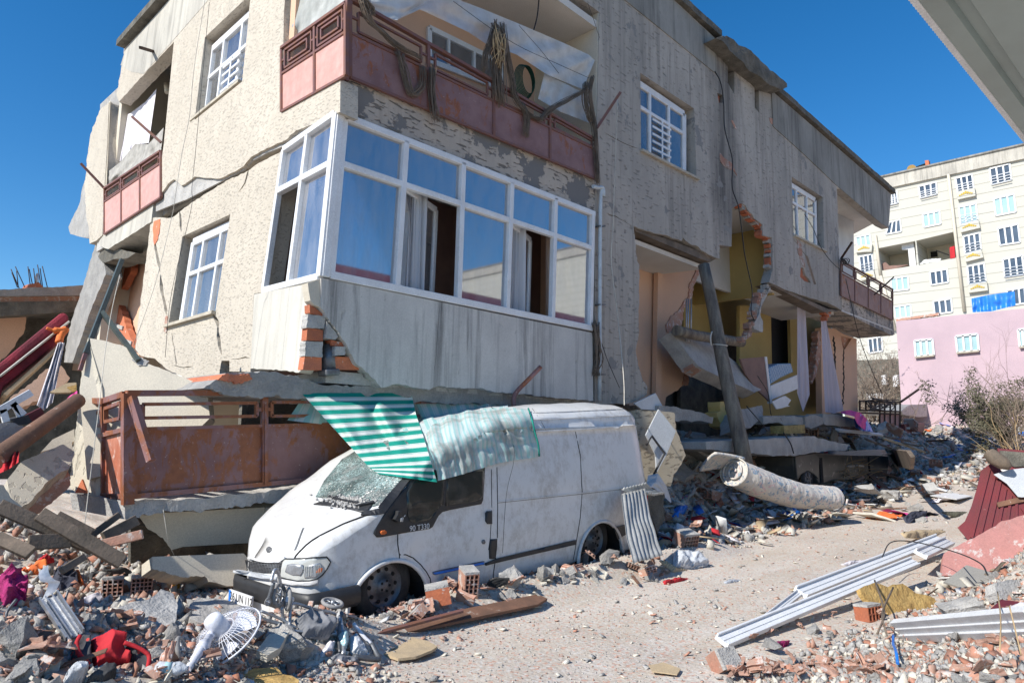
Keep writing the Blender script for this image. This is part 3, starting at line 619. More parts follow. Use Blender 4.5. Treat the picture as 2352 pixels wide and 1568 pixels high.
# --- railings
def rails(parent, plane, xs, top, pt, bot, panel, loops=1, off=.05, pw=.05, frame='rail_frame', gapin=(.1, .9), vin=(.28, .86), nested=False):
    n = plane.n; bm = bmesh.new(); P = lambda x, y: plane(x, y, off)
    for x in xs: add_bar(bm, P(x, top(x)), P(x, bot(x)), pw, .05, n)
    add_bar(bm, P(xs[0], top(xs[0])), P(xs[-1], top(xs[-1])), .045, .07, n)
    add_bar(bm, P(xs[0], pt(xs[0])), P(xs[-1], pt(xs[-1])), .035, .045, n)
    add_bar(bm, P(xs[0], bot(xs[0])), P(xs[-1], bot(xs[-1])), .035, .045, n)
    panels = []
    for a, b in zip(xs, xs[1:]):
        panels.append([P(x, y) for x, y in ((a, pt(a)), (b, pt(b)), (b, bot(b)), (a, bot(a)))])
        f = quadfn(P(a, top(a)), P(b, top(b)), P(b, pt(b)), P(a, pt(a)))
        for k in range(2 if nested else 1):
            g0, g1 = gapin; v0, v1 = vin
            if k: g0 += .12; g1 -= .12; v0 += .16; v1 -= .16
            c = [(g0, v0), (g1, v0), (g1, v1), (g0, v1)]
            for i in range(4): add_bar(bm, f(*c[i]), f(*c[(i+1) % 4]), .03, .035, n)
        m = (gapin[0]+gapin[1])/2
        for u0, u1 in ((0, gapin[0]), (gapin[1], 1)): add_bar(bm, f(u0, .5), f(u1, .5), .03, .03, n)
    fr = bobj('railing', bm, M[frame], parent)
    for q in panels: prism('railing_panel', [p+n*.004 for p in q], -n*.01, M[panel], fr)
    return fr
rt = lin((806, 4), (1372, 299)); rt2 = lambda x: 4+(x-814)*.575-(x-814)*(1372-x)*.00004
rails(house, PF, [803, 983, 1133, 1262, 1369], rt2, lin((806, 77), (1362, 341)), lin((799, 176), (1372, 413)), 'rail_panel', off=.06)
rails(house, PL, [648, 724, 795], lin((655, 107), (799, 6)), lin((652, 168), (790, 78)), lin((649, 256), (785, 180)), 'rail_pink', off=.05, nested=True, vin=(.15, .85))
bm = bmesh.new(); add_bar(bm, PF(800, 2, .05), PF(792, 186, .05), .08, .08, NF); bobj('corner_post', bm, M['rail_frame'], house)
# inner cloth behind the rail frames
def hang(name, plane, top, bottom, off, mat, amp=.05, fr=9, nu=60, nv=14, parent=house, seed=0, scallop=0):
    """cloth between two picture polylines on a plane"""
    def samp(pl, t):
        t *= len(pl)-1; i = min(int(t), len(pl)-2); t -= i; return (pl[i][0]+(pl[i+1][0]-pl[i][0])*t, pl[i][1]+(pl[i+1][1]-pl[i][1])*t)
    def fn(u, v):
        a, b = samp(top, u), samp(bottom, u); x, y = a[0]+(b[0]-a[0])*v, a[1]+(b[1]-a[1])*v
        o = off+amp*(math.sin(u*fr*6.28+v*1.5+seed)*.6+noise.noise(Vector((u*fr*.8, v*2.5, seed)))*1.2)*(.35+.65*v)
        return plane(x, y, o)
    return sheet(name, fn, nu, nv, mat, parent)
hang('balcony_sheet', PF, Z(2, [(700, -60), (930, 0), (1140, -40), (1400, 60), (1620, 150), (1900, 270), (2060, 345), (2095, 380)]), Z(2, [(690, 60), (850, 130), (1000, 60), (1300, 200), (1420, 280), (1600, 340), (1800, 470), (2020, 560)]), -.05, M['plastic'], .07, 7)
hang('balcony_sheet', PF, Z(2, [(1780, 460), (1900, 520), (2060, 600)]), Z(2, [(1740, 620), (1880, 700), (2060, 770)]), -.1, M['plastic'], .05, 4)
hang('balcony_sheet', PF, Z(2, [(620, -60), (880, -20)]), Z(2, [(640, 60), (860, 130)]), -.3, M['plastic'], .05, 4)
hang('balcony_sheet', PL, Z(1, [(1810, -90), (2290, -330)]), Z(1, [(1800, 380), (2250, 50)]), -.08, basic('grey_tarpaulin', (.4, .41, .39), (.3, .31, .29), 3, bump=.5, bs=8), .05, 3)
bm = bmesh.new(); r = random.Random(3)
def shred(bm, plane, pts, off, w, n=9, seed=1):
    r = random.Random(seed)
    P = [plane(x, y, off) for x, y in pts]
    for k in range(n):
        o = Vector((r.uniform(-w, w), r.uniform(-w*.6, w*.3), r.uniform(-w*.4, w*.4)))
        c = bez([p+o+Vector((r.uniform(-w, w), r.uniform(-w, w), r.uniform(-w, w)))*.5 for p in P], 4); m = len(c)
        add_tube(bm, c, [max(.002, w*.13*(1-abs(i/m-.4))*r.uniform(.4, 1.3)) for i in range(m)], 4)
for i, pts in enumerate([[(1465, 150), (1440, 260), (1410, 340), (1395, 440)], [(1480, 160), (1500, 260), (1480, 380), (1490, 640)], [(1520, 150), (1540, 300), (1570, 480), (1600, 620), (1680, 720), (1750, 750)],
        [(640, 0), (680, 120), (760, 200), (860, 290), (1000, 360)], [(870, 330), (900, 450), (940, 590), (1010, 540), (1020, 420)], [(1080, 430), (1075, 560), (1090, 700), (1105, 760)],
        [(1640, 650), (1670, 740), (1660, 850)], [(1750, 760), (1800, 700), (1900, 640), (2050, 560)], [(2075, 480), (2060, 600), (2085, 760), (2105, 960), (2110, 1150)], [(2040, 520), (2030, 640), (2060, 760)], [(620, -40), (700, 60), (690, 90)]]):
    bm = bmesh.new(); shred(bm, PF, Z(2, pts), .12, .05 if i != 1 else .09, 34, i); bobj('torn_matting', bm, M['wood'], house)
bm = bmesh.new()
shred(bm, PF, Z(2, [(1490, 195), (1480, 260), (1500, 330), (1490, 400)]), .2, .1, 16, 77); bobj('frayed_rope_bundle', bm, M['drytwig'], house)
bm = bmesh.new(); c0 = PF(*Z(2, [(1680, 500)])[0], -.5)
for k in range(7):
    add_tube(bm, [c0+Vector((math.cos(a)*(.17+.012*k), .02*k, math.sin(a)*(.26+.01*k))) for a in (i*.35 for i in range(19))], .009, 4)
tag(bobj('hose_coil', bm, basic('green_hose', (.02, .12, .08), bump=0)), 'coiled dark green hose hanging on the upper balcony back wall', 'hose')
# --- bay: fascia already; parapets, frame, panes, curtains
bq = [(788, 262), (1364, 488), (1357, 760), (753, 637)]
tx = lin((786, 378), (1355, 569))
def bayframe():
    n = NF; P = lambda p, o=.02: PF(p[0], p[1], o); bm = bmesh.new()
    top = lin((788, 262), (1364, 488)); bot = lin((753, 637), (1357, 760))
    mu = [((788, 262), (755, 637)), ((931, 325), (909, 663)), ((1062, 374), (1051, 690)), ((1173.5, 420), (1162.5, 718)), ((1274, 455), (1267, 736)), ((1360, 488), (1354, 760))]
    for i, (a, b) in enumerate(mu): add_bar(bm, P(a), P(b), .085 if i not in (0,) else .12, .09, n)
    add_bar(bm, P((788, 268)), P((1364, 492)), .09, .09, n); add_bar(bm, P((755, 632)), P((1357, 754)), .1, .1, n)
    def mx(i, t): (a, b) = mu[i]; return (a[0]+(b[0]-a[0])*t, a[1]+(b[1]-a[1])*t)
    def at(i, liney):        # point on upright i at row given by line
        a, b = mu[i]; lo, hi = 0., 1.
        for _ in range(30):
            m = (lo+hi)/2; x, y = mx(i, m)
            if y < liney(x): lo = m
            else: hi = m
        return mx(i, lo)
    tp = [at(i, tx) for i in range(6)]
    add_bar(bm, P(tp[0]), P(tp[5]), .085, .08, n)
    fr = bobj('bay_window', bm, M['pvc'], house, bevel=.008); fr['label'] = 'white-framed glazed bay on the upper floor with ten panes, two sashes ajar'
    def Q(i, half):
        a0, a1 = mu[i]; b0, b1 = mu[i+1]
        return [a0, b0, tp[i+1], tp[i]] if half == 0 else [tp[i], tp[i+1], b1, a1]
    for i in range(5):
        prism('pane', [P(p, 0) for p in Q(i, 0)], -n*.008, M['glass_bay'], fr)
        q = Q(i, 1)
        if i in (1, 3):
            # sash swung inwards about its left upright
            A = [P(p, .0) for p in q]; h0, h1 = A[0], A[3]; ang = R_(-24)
            ax = (h1-h0).normalized(); Rm = Matrix.Rotation(-ang if ax.z < 0 else ang, 3, ax)
            B = [h0, h0+Rm @ (A[1]-h0), h1+Rm @ (A[2]-h1), h1]
            if B[1].y < h0.y: Rm = Matrix.Rotation(ang if ax.z < 0 else -ang, 3, ax); B = [h0, h0+Rm @ (A[1]-h0), h1+Rm @ (A[2]-h1), h1]
            nn = (B[1]-B[0]).cross(B[3]-B[0]).normalized(); nn = nn if nn.y < 0 else -nn
            bm = bmesh.new(); ff = quadfn(*B)
            for s, t in (((.02, .02), (.96, .02)), ((.96, .02), (.96, .98)), ((.96, .98), (.02, .98)), ((.02, .98), (.02, .02))): add_bar(bm, ff(*s), ff(*t), .085, .06, nn)
            s_ = bobj('open_sash', bm, M['pvc'], fr, bevel=.006); prism('pane', [p for p in B], nn*.006, M['glass_bay'], s_)
        else: prism('pane', [P(p, 0) for p in q], -n*.008, M['glass_bay'], fr)
    # left return of the bay on the side wall plane
    n = NL; P = lambda p, o=.02: PL(p[0], p[1], o); bm = bmesh.new()
    l0, l1 = (654, 345), (607.5, 668); m0, m1 = (709, 309), (665, 651); r0, r1 = (773, 262), (736, 636)
    tl, tm, tr = (642, 440), (693, 407), (759, 378)
    for a, b, w in ((l0, l1, .07), (m0, m1, .075), (r0, r1, .1)): add_bar(bm, P(a), P(b), w, .08, n)
    for a, b in ((l0, r0), (tl, tr), (l1, r1)): add_bar(bm, P(a), P(b), .085, .09, n)
    fl = bobj('bay_side_window', bm, M['pvc'], house, bevel=.008); fl['label'] = 'narrow side light of the bay, its lower left pane missing and open'
    for q in ([l0, m0, tm, tl], [m0, r0, tr, tm], [tm, tr, r1, m1]): prism('pane', [P(p, 0) for p in q], -n*.008, M['glass_bay'], fl)
bayframe()
# corner upright
bm = bmesh.new(); add_bar(bm, PF(779, 262, .03), PF(744, 637, .03), .1, .1, NF); bobj('corner_upright', bm, M['pvc'], house, bevel=.01)
# bay interior: curtains and back
def curt(x0, y0, x1, y1, Y, z0, z1, m, fr=30, amp=.05):
    return sheet('curtain', lambda u, v: Vector((x0+(x1-x0)*u+amp*.3*math.sin(u*fr*1.7+v), Y+(y1-y0)*u+amp*math.sin(u*fr+v*.8)+.02*math.sin(u*fr*2.3), z0+(z1-z0)*v)), 120, 5, m, house)
curt(4.7, 0, 5.65, 0, 7.54, 3.3, 5.95, M['curtain'], 26); curt(5.65, 0, 6.15, 0, 7.56, 3.3, 5.95, M['curtain_white'], 34)
curt(7.25, 0, 8.2, 0, 7.56, 3.3, 5.95, M['curtain_white'], 30); curt(8.85, 0, 10.2, 0, 7.6, 3.3, 5.95, M['curtain'], 32)
prism('bay_back_wall', [(4.7, 9.1, 2.4), (10.4, 9.1, 2.4), (10.4, 9.1, 6), (4.7, 9.1, 6)], (0, .12, 0), M['brownboard'], house)
prism('bay_floor', [(4.6, 7.5, 2.35), (10.4, 7.5, 2.35), (10.4, 9.6, 2.35), (4.9, 9.6, 2.35)], (0, 0, .15), M['concrete'], house)
prism('bay_ceiling', [(4.75, 7.6, 5.95), (10.4, 7.6, 5.95), (10.4, 9.1, 5.95), (4.8, 9.1, 5.95)], (0, 0, .1), M['ceiling'], house)
# front parapet of the bay
pf = Z(5, [(382, 472), (700, 535), (1500, 700), (2075, 815), (2080, 830), (2085, 1240)]) + rag(Z(5, [(2085, 1240), (1950, 1232), (1600, 1195), (1460, 1185), (1400, 1165), (1190, 1158), (1110, 1150), (1060, 1172), (1000, 1165), (870, 1135), (760, 1160), (680, 1070), (600, 1010), (530, 870), (430, 730), (382, 660)]), 7, 1.8, 5)[1:]
wall('bay_parapet', PF, pf, .16, M['parapet'], house, [crack_hole(Z(5, [(1125, 640), (1110, 800), (1105, 940), (1090, 1060)]), .45, 8)], off=.05)
cp = Z(5, [(300, 500), (380, 474), (382, 660), (340, 650), (320, 622), (308, 560)])
wall('corner_fragment', PF, [(737, 641), (737.5, 707), (722, 700), (713, 690), (709, 668), (707, 650)], .14, M['cream_smooth'], house, off=.03)
pl = Z(5, [(-38, 575), (303, 508)]) + rag(Z(5, [(303, 508), (318, 620), (306, 680), (300, 760), (285, 900), (262, 1040), (240, 1065)]), 6, 1.2, 2)[1:] + rag(Z(5, [(240, 1065), (150, 1050), (0, 1042), (-60, 1040)]), 6, 1.5, 4)[1:]
wall('bay_side_parapet', PL, pl, .16, M['side_parapet'], house, off=.07)
# broken corner masonry: hollow bricks and mortar in courses
def hollow_brick(bm, c, sx, sy, sz, Rm, nx=3, nz=3, mi=0, wall_=.012, r=None):
    """a red clay block, cells running along y (open ends show a lattice)"""
    cw = (sx-wall_)/nx; ch = (sz-wall_)/nz; c = Vector(c)
    for i in range(nx+1): add_box(bm, c+Rm @ Vector((-sx/2+wall_/2+i*cw, 0, 0)), wall_, sy, sz, Rm, mi)
    for j in range(nz+1): add_box(bm, c+Rm @ Vector((0, 0, -sz/2+wall_/2+j*ch)), sx, sy*.985, wall_, Rm, mi)
I3 = Matrix.Identity(3)
bm = bmesh.new(); cols = []
def block(pts, d, mat, off, vec=None, name='broken_masonry'):
    return wall(name, PF, pts, d, mat, house, off=off)
block(Z(5, [(310, 640), (345, 660), (395, 700), (385, 716), (312, 690)]), .12, M['brick'], -.02)
block(rag(Z(5, [(300, 700), (395, 712), (410, 730), (400, 790), (290, 785), (300, 700)]), 5, 1), .13, M['mortar'], 0)
block(Z(5, [(296, 785), (345, 790), (395, 800), (392, 870), (360, 868), (290, 862)]), .12, M['brick'], -.02)
block(rag(Z(5, [(285, 868), (392, 872), (390, 970), (280, 960), (285, 868)]), 5, 1), .13, M['mortar'], 0)
block(Z(5, [(280, 965), (385, 970), (385, 1050), (268, 1045)]), .12, M['brick'], -.02)
block(rag(Z(5, [(418, 745), (440, 770), (490, 840), (470, 860), (410, 850), (418, 745)]), 5, 1.3), .14, M['mortar'], .02)
block(Z(5, [(440, 860), (530, 880), (545, 910), (450, 895)]), .12, M['brick'], -.02)
block(rag(Z(5, [(470, 900), (540, 900), (530, 955), (465, 960), (470, 900)]), 5, 1.3), .14, M['mortar'], .02)
block(Z(5, [(470, 965), (590, 968), (612, 1020), (620, 1048), (470, 1045)]), .12, M['brick'], -.03)
tube('grey_drain', [PF(*Z(5, [(430, 900)])[0], -.15), PF(*Z(5, [(425, 1060)])[0], -.1)], .1, M['steel'], house, 14)
bm = bmesh.new(); add_bar(bm, PF(*Z(5, [(385, 1068)])[0], -.05), PF(*Z(5, [(475, 1062)])[0], -.05), .08, .2, NF); bobj('drain_collar', bm, M['steel'], house, bevel=.02)
wall('corner_core', PF, Z(5, [(300, 640), (400, 680), (600, 1000), (620, 1050), (260, 1050)]), .03, M['concrete_dark'], house, off=-.2)
# downpipe
tube('downpipe', bez([PF(1362, 428, .1), PF(1372, 431, .1), PF(1384, 432, .1), PF(1386, 450, .1), PF(1379, 470, .08), PF(1377, 920, .08)], 5), .035, M['pipe'], house, 10)
for y in (520, 700, 860): bm = bmesh.new(); add_bar(bm, PF(1372, y, .06), PF(1386, y, .06), .03, .1, NF); bobj('pipe_bracket', bm, M['steel'], house)
bm = bmesh.new(); shred(bm, PF, Z(5, [(2090, 760), (2100, 850), (2110, 980), (2095, 1080)]), .06, .09, 30, 5); bobj('hanging_matting', bm, M['wood'], house)
# rusty outrigger bars
def rod(px, off0, off1, r=.025, mat='rail_frame', plane=PF, nm='line_bracket', parent=house):
    a = plane(*px[0], off0); b = plane(*px[1], off1); bm = bmesh.new(); add_bar(bm, a, b, r*2, r*2, (0, 0, 1)); return bobj(nm, bm, M[mat], parent)
rod(Z(2, [(2110, 800), (2255, 580)]), .05, .35); rod(Z(3, [(1585, 1560), (1652, 1460)]), .05, .5, mat='rebar')
rod([(2008, 717-40), (2053, 668-32)], .1, .6, .02, 'rebar')
# --- side wall (sunlit, cream)
UW = [(470.6, 86), (576, -14), (556, 188), (447, 276)]
LW = [(419, 543), (529, 492), (494, 719), (386, 748)]
OB = Z(1, [(475, 790), (900, 325)]) + [(376, 335), (350, 500)]
edge = rag([(345, 512), (341, 553), (329, 642), (318, 731), (311, 802)], 10, 1, 2)
bott = rag([(311, 802), (323, 817), (355, 823), (382, 847), (430, 870), (471, 885), (504, 859), (509.6, 828)], 7, 1.3, 3)[1:]
gapb = rag(Z(1, [(780, 1560), (830, 1440), (915, 1385)]), 5, 1, 1)
side_lo = edge + bott + [(527, 828), (527, 853), (575, 853), (577, 829), (583, 675), (606, 670), (654, 345)] + rag([(654, 345), (640, 352), (600, 372), (560, 398), (520, 415), (494, 432), (440, 465), (395, 500), (375, 500), (352, 500), (345, 512)], 7, 1.2, 9)[1:-1]
seam = rag(Z(1, [(2185, 870), (2000, 960), (1850, 1010), (1760, 1090), (1620, 1150), (1500, 1215), (1440, 1290), (1350, 1340), (1250, 1385), (1160, 1380), (1060, 1370), (960, 1440), (900, 1390), (850, 1430), (800, 1500), (745, 1560)]), 8, 1.2, 4)
side_up = [(862, -609), (852, -380), (812, -130), (656, -20), (652, 30), (648, 258), (782, 182), (781, 258)] + seam + Z(1, [(775, 1450), (820, 1130), (900, 325)]) + rag(Z(1, [(900, 325), (720, 520), (475, 790)]), 9, .8)[1:] + \
    rag(Z(1, [(475, 790), (455, 740), (465, 690), (480, 600), (500, 500), (512, 440), (520, 385)]), 7, 1.5)[1:] + [(386, 4)]
lcr = [crack_hole(Z(4, [(1245, 560), (1250, 640), (1262, 720), (1280, 800), (1290, 870)]), 3.6, 1), crack_hole(Z(4, [(1650, 870), (1685, 930), (1692, 1040), (1700, 1110), (1720, 1180)]), 3.6, 2),
       crack_hole(Z(4, [(1200, 300), (1215, 400), (1240, 540)]), 3.4, 3), crack_hole(Z(4, [(1330, 1010), (1345, 1100), (1360, 1200), (1365, 1270)]), 1.4, 4),
       crack_hole(Z(4, [(1390, 60), (1400, 140), (1405, 230)]), 2.4, 5), crack_hole(Z(1, [(1480, 1310), (1450, 1420), (1400, 1490)]), 1.7, 6), crack_hole(Z(4, [(1340, 1262), (1420, 1280), (1500, 1270)]), 1.3, 7), crack_hole(Z(4, [(1790, 1215), (1850, 1212), (1900, 1200), (1935, 1205)]), 1.3, 8)]
wall('side_wall', PL, side_up, .26, M['stucco_left'], house, [UW], off=.05)
wall('side_wall', PL, side_lo, .26, M['stucco_left'], house, [LW]+lcr)
wall('seam_scar', PL, Z(1, [(2185, 885), (1990, 985), (1850, 1045), (1760, 1130), (1630, 1180), (1500, 1250), (1440, 1320), (1330, 1375), (1200, 1440), (1000, 1545), (880, 1590), (760, 1640), (760, 1540), (830, 1430), (1000, 1380), (1200, 1350), (1500, 1180), (1850, 970), (2185, 850)]), .03, M['concrete'], house, off=.008)
wall('crack_shade_sheet', PL, [(345, 512), (600, 400), (575, 850), (471, 880), (320, 800)], .02, M['concrete_dark'], house, [LW], off=-.27)  # dark sheet put behind the cracks, its colour standing in for their shade
wall('brick_reveal', PL, rag(Z(4, [(1190, 150), (1240, 130), (1235, 220), (1215, 300), (1195, 330), (1185, 230), (1190, 150)]), 5, 1), .02, M['brick'], house, off=.012)
wall('brick_reveal', PL, rag(Z(4, [(1280, 880), (1300, 880), (1298, 960), (1285, 1010), (1270, 1000), (1280, 880)]), 5, 1), .02, M['brick_dusty'], house, off=.012)
wall('parapet_band_side', PL, [(864, -607), (386, 3), (288, 114)] + [(277, 150), (300, 165), (330, 170), (400, 90), (470, 10), (860, -480)], .02, M['band_left'], house, off=.055)
# roof coping on the side
pts = [PL(*p) for p in ((290, 108), (386, 2), (864, -607))]; bm = bmesh.new()
for a, b in zip(pts, pts[1:]): add_bar(bm, a+Vector((-.02, 0, .02)), b+Vector((-.02, 0, .02)), .42, .16, (0, 0, 1))
bobj('roof_coping', bm, M['concrete_dark'], house)
window(house, PL, [(474, 108), (571, 16), (551, 192), (453, 272)], .12, (.33, .76), .42, vbars=[grille(.45, .85, .45, 1, 5, .06)], sill=((444, 279), (556, 189)))
window(house, PL, [(430, 553), (524, 508), (492, 718), (400, 744)], .12, (.3, .72), .4, sill=((384, 750), (496, 718)))
# sash ajar inside lower window
prism('inner_wall', [(6.4, 9.3, 2.4), (6.4, 18, 2.4), (6.6, 18, 11), (6.6, 9.3, 11)], (.1, 0, 0), M['ceiling'], house)
# --- side balcony at the far left, upper
PB = lambda pts, o: [PL(x, y, o) for x, y in pts]
c = Z(1, [(475, 790), (900, 325), (775, 1450), (395, 1290)])
wall('loggia_back', PL, [(230, 240), (400, 80), (380, 480), (230, 560)], .1, M['concrete'], house, off=-1.5)
prism('loggia_ceiling', [PL(*Z(1, [(475, 788)])[0], .0), PL(*Z(1, [(902, 323)])[0], .0), PL(*Z(1, [(902, 323)])[0], -1.6), PL(*Z(1, [(475, 788)])[0], -1.6)], (0, 0, .1), M['ceiling'], house)
e1 = [PL(250, 235), PL(235, 545), PL(235, 545, -1.5), PL(250, 235, -1.5)]; prism('loggia_end_wall', e1, (0, -.12, 0), M['cream_smooth'], house)
wp = rag([(250, 235), (228, 255), (208, 308), (200, 360), (194, 430), (198, 497), (204, 524), (206, 560)], 8, 1.3) + rag([(206, 560), (222, 552), (235, 540)], 5, 1)[1:] + [(240, 430), (246, 330)]
wall('end_pier', PL, wp, .3, M['stucco_left'], house, off=.02)
wall('torn_slab_edge', PL, rag(Z(4, [(640, -120), (620, 0), (530, 190), (545, 245), (600, 262), (690, 278)]), 8, 1) + [(204, 430), (200, 400)], .5, M['concrete'], house, off=-.3)
fs = rag(Z(4, [(1190, 0), (1000, 115), (795, 265)]), 8, .6) + rag(Z(4, [(775, 290), (760, 320), (800, 350), (840, 362), (1010, 255), (1172, 150)]), 6, 1)
wall('loggia_slab', PL, fs, 1.5, M['band_left'], house, off=.03)
rails(house, PL, Z(1, [(365, 0), (495, 0), (640, 0), (800, 0)]) and [240.5, 279.5, 322.5, 370], lin((241, 433), (371, 347)), lin((239, 465), (366, 378)), lin((235.6, 541), (355, 463)), 'rail_pink', off=.06, nested=False)
hang('loggia_curtain', PL, Z(1, [(465, 910), (560, 880), (680, 790), (765, 690)]), Z(1, [(425, 1290), (500, 1240), (600, 1120), (705, 1110)]), -.3, M['whitecloth'], .02, 8)
hang('loggia_tarp', PL, Z(1, [(390, 1330), (480, 1260), (600, 1115), (700, 1120), (820, 990)]), Z(1, [(400, 1440), (500, 1380), (600, 1310), (700, 1250), (800, 1170)]), -.06, basic('grey_tarp', (.4, .38, .34), bump=.5, bs=8), .05, 3)
rod(Z(1, [(800, 1105), (575, 905)]), .05, .55, .025, plane=PL); rod(Z(1, [(365, 1465), (178, 1268)]), .05, .6, .025, plane=PL); rod(Z(1, [(738, 400), (640, 370)]), .05, .5, .03, 'rebar', PL)
tube('loggia_lamp', [PL(*Z(1, [(845, 655)])[0], -.5), PL(*Z(1, [(845, 720)])[0], -.5)], [.07, .05], M['cream_smooth'], house, 10)
# --- below it: broken column, peach wall, brick tear, steel strut
PC = Pl(PL(250, 560, -.4), None, n=NL+Vector((0, -.5, 0)))
colm = rag(Z(4, [(740, 320), (700, 450), (650, 620), (600, 780), (560, 900), (520, 1050), (495, 1240)]), 7, 1.2) + rag(Z(4, [(560, 1240), (620, 1080), (690, 870), (750, 720), (820, 560), (800, 420)]), 7, 1)
wall('leaning_column', PL, colm, .35, M['concrete'], house, off=-.15)
wall('column_head', PL, rag(Z(4, [(790, 362), (860, 350), (1050, 392), (985, 436), (880, 440), (800, 470), (760, 420), (790, 362)]), 7, 1), .5, M['concrete_dark'], house, off=-.1)
wall('peach_inner_wall', PL, Z(4, [(800, 420), (1180, 400), (1100, 1150), (1000, 1300), (540, 1300), (640, 1000), (740, 740)]), .12, M['peach'], house, off=-.95)
prism('soffit', [PL(*Z(4, [(840, 362)])[0], 0), PL(*Z(4, [(1175, 150)])[0], 0), PL(*Z(4, [(1175, 150)])[0], -1.4), PL(*Z(4, [(840, 362)])[0], -1.4)], (0, 0, .06), M['ceiling'], house)
tear = [(1020, 455), (1015, 530), (985, 590), (950, 660), (915, 700), (900, 750), (945, 840), (965, 930), (990, 1000), (1040, 1090), (1045, 1130), (1010, 1110), (960, 1080), (930, 1000), (880, 950), (845, 880), (810, 780), (800, 690), (840, 640), (820, 560), (820, 490), (880, 455)]
wall('torn_brickwork', PL, rag(Z(4, tear), 6, 1.4, 8), .15, M['brick'], house, off=-.75)
tr2 = Z(4, tear)
bm = bmesh.new()
for k in range(11):
    y = 470+k*60; xs = [x for x, yy in tear if abs(yy-y) < 70] or [900]; x0, x1 = min(xs), max(xs)
    if k % 2 == 0: add_bar(bm, PL(*Z(4, [(x0+4, y)])[0], -.74), PL(*Z(4, [((x0+x1)/2+20, y+24)])[0], -.74), .09, .05, NL)
bobj('torn_mortar', bm, M['mortar'], house)
st = 'steel_strut'; s_a, s_b = PL(*Z(4, [(945, 440)])[0], .1), PL(*Z(4, [(655, 1175)])[0], 1.3)
# inner opening: yellow stairwell, peach hall
def wy(name, Y, pts, mat, th=.12, parent=house): 
    P = Pl((0, Y, 0), None, n=(0, -1, 0)); return wall(name, P, pts, th, M[mat], parent)
wy('hall_wall', 8.75, Z(6, [(150, 350), (320, 430), (655, 400)]) + rag(Z(6, [(640, 430), (600, 490), (570, 560), (570, 640), (525, 690), (500, 740), (440, 790), (405, 830), (408, 870), (430, 900), (380, 950), (445, 950), (480, 980), (510, 1010), (530, 1060), (545, 1150), (515, 1240), (480, 1275), (400, 1320)]), 7, 1.6, 3) + Z(6, [(380, 1500), (150, 1500)]), 'peach')
prism('hall_pilaster', [onY(1502, 612, 8.7), onY(1514, 612, 8.7), onY(1508, 920, 8.7), onY(1496, 920, 8.7)], (0, -.12, 0), M['peach'], house)
PH = Pl((0, 8.72, 0), None, n=(0, -1, 0)); wall('torn_edge_brick', PH, rag(Z(6, [(640, 432), (612, 440), (590, 500), (560, 560), (555, 640), (515, 690), (490, 735), (430, 780), (403, 830), (412, 880), (500, 860), (520, 790), (520, 720), (560, 690), (578, 640), (590, 560), (620, 500), (640, 432)]), 5, 1.6, 8), .16, M['brick_dusty'], house)
wall('torn_edge_brick', PH, rag(Z(6, [(445, 950), (480, 985), (505, 1020), (520, 1070), (535, 1150), (515, 1235), (550, 1240), (560, 1150), (555, 1060), (535, 1000), (510, 960), (470, 930), (445, 950)]), 5, 1.8, 9), .16, M['brick_dusty'], house)
zc = PF(1463, 548).z
prism('hall_ceiling', [(11.2, 7.64, zc), (14.4, 7.64, zc), (14.2, 8.75, zc), (11.2, 8.75, zc)], (0, 0, .1), M['ceiling'], house)
wall('door_lintel', PF, Z(6, [(180, 178), (200, 200), (450, 305), (640, 385), (700, 405), (745, 380), (620, 330), (430, 255)]), .5, M['wood'], house, off=-.06)
wy('stair_wall', 10.1, Z(6, [(520, -60), (1300, -60), (1300, 900), (900, 960), (520, 960)]), 'yellow')
wy('stair_wall_lower_shade', 10.1, Z(6, [(500, 960), (1600, 900), (1600, 1600), (500, 1600)]), 'concrete_dark')  # dark colour stands in for the black shade under the stairs
prism('stair_side_wall', [(18.4, 7.7, 5.7), (18.4, 10.2, 5.7), (18.4, 10.2, 11), (18.4, 7.7, 11)], (.15, 0, 0), M['yellow'], house)
# brick teeth around the hole in the front wall
def teeth(plane, pts, off, mat='brick', seed=0, size=.09, nm='brick_edge', back=.18):
    r = random.Random(seed); bm = bmesh.new(); P = [plane(x, y, off) for x, y in pts]
    for a, b in zip(P, P[1:]):
        L = (b-a).length; n = max(1, int(L/(size*1.15)))
        for i in range(n):
            c = a.lerp(b, (i+.5)/n)+Vector((r.uniform(-.04, .04), back/2, r.uniform(-.03, .03))); Rm = Matrix.Rotation(r.uniform(-.2, .2), 3, 'Y')
            hollow_brick(bm, c, r.uniform(.12, .22), back*r.uniform(.8, 1.05), size*r.uniform(.8, 1.3), Rm, r.choice((2, 3)), r.choice((1, 2)), r.choice((0, 0, 1)), .014)
    o = bobj(nm, bm, [M[mat], M['mortar']], house); return o
teeth(PF, [(1700, 470), (1716, 486), (1732, 505), (1749, 518), (1750, 538), (1770, 548), (1772, 580), (1771, 617)], -.03, seed=1)
teeth(PF, Z(6, [(1092, 560), (1075, 610), (1035, 640), (1030, 700), (1005, 760), (1000, 810), (970, 830), (975, 900), (920, 930)]), -.05, seed=2, mat='brick_dusty')
teeth(PF, Z(6, [(1480, 745), (1520, 740), (1490, 790)]), -.1, seed=4)
wall('pier_edge', PF, rag(Z(6, [(1100, 545), (1110, 600), (1050, 640), (1045, 700), (1030, 760), (1010, 800), (985, 830), (1000, 860), (1055, 880), (1060, 820), (1040, 760), (1050, 700), (1080, 640), (1110, 560), (1100, 545)]), 5, 1.2), .2, M['mortar'], house, off=-.08)
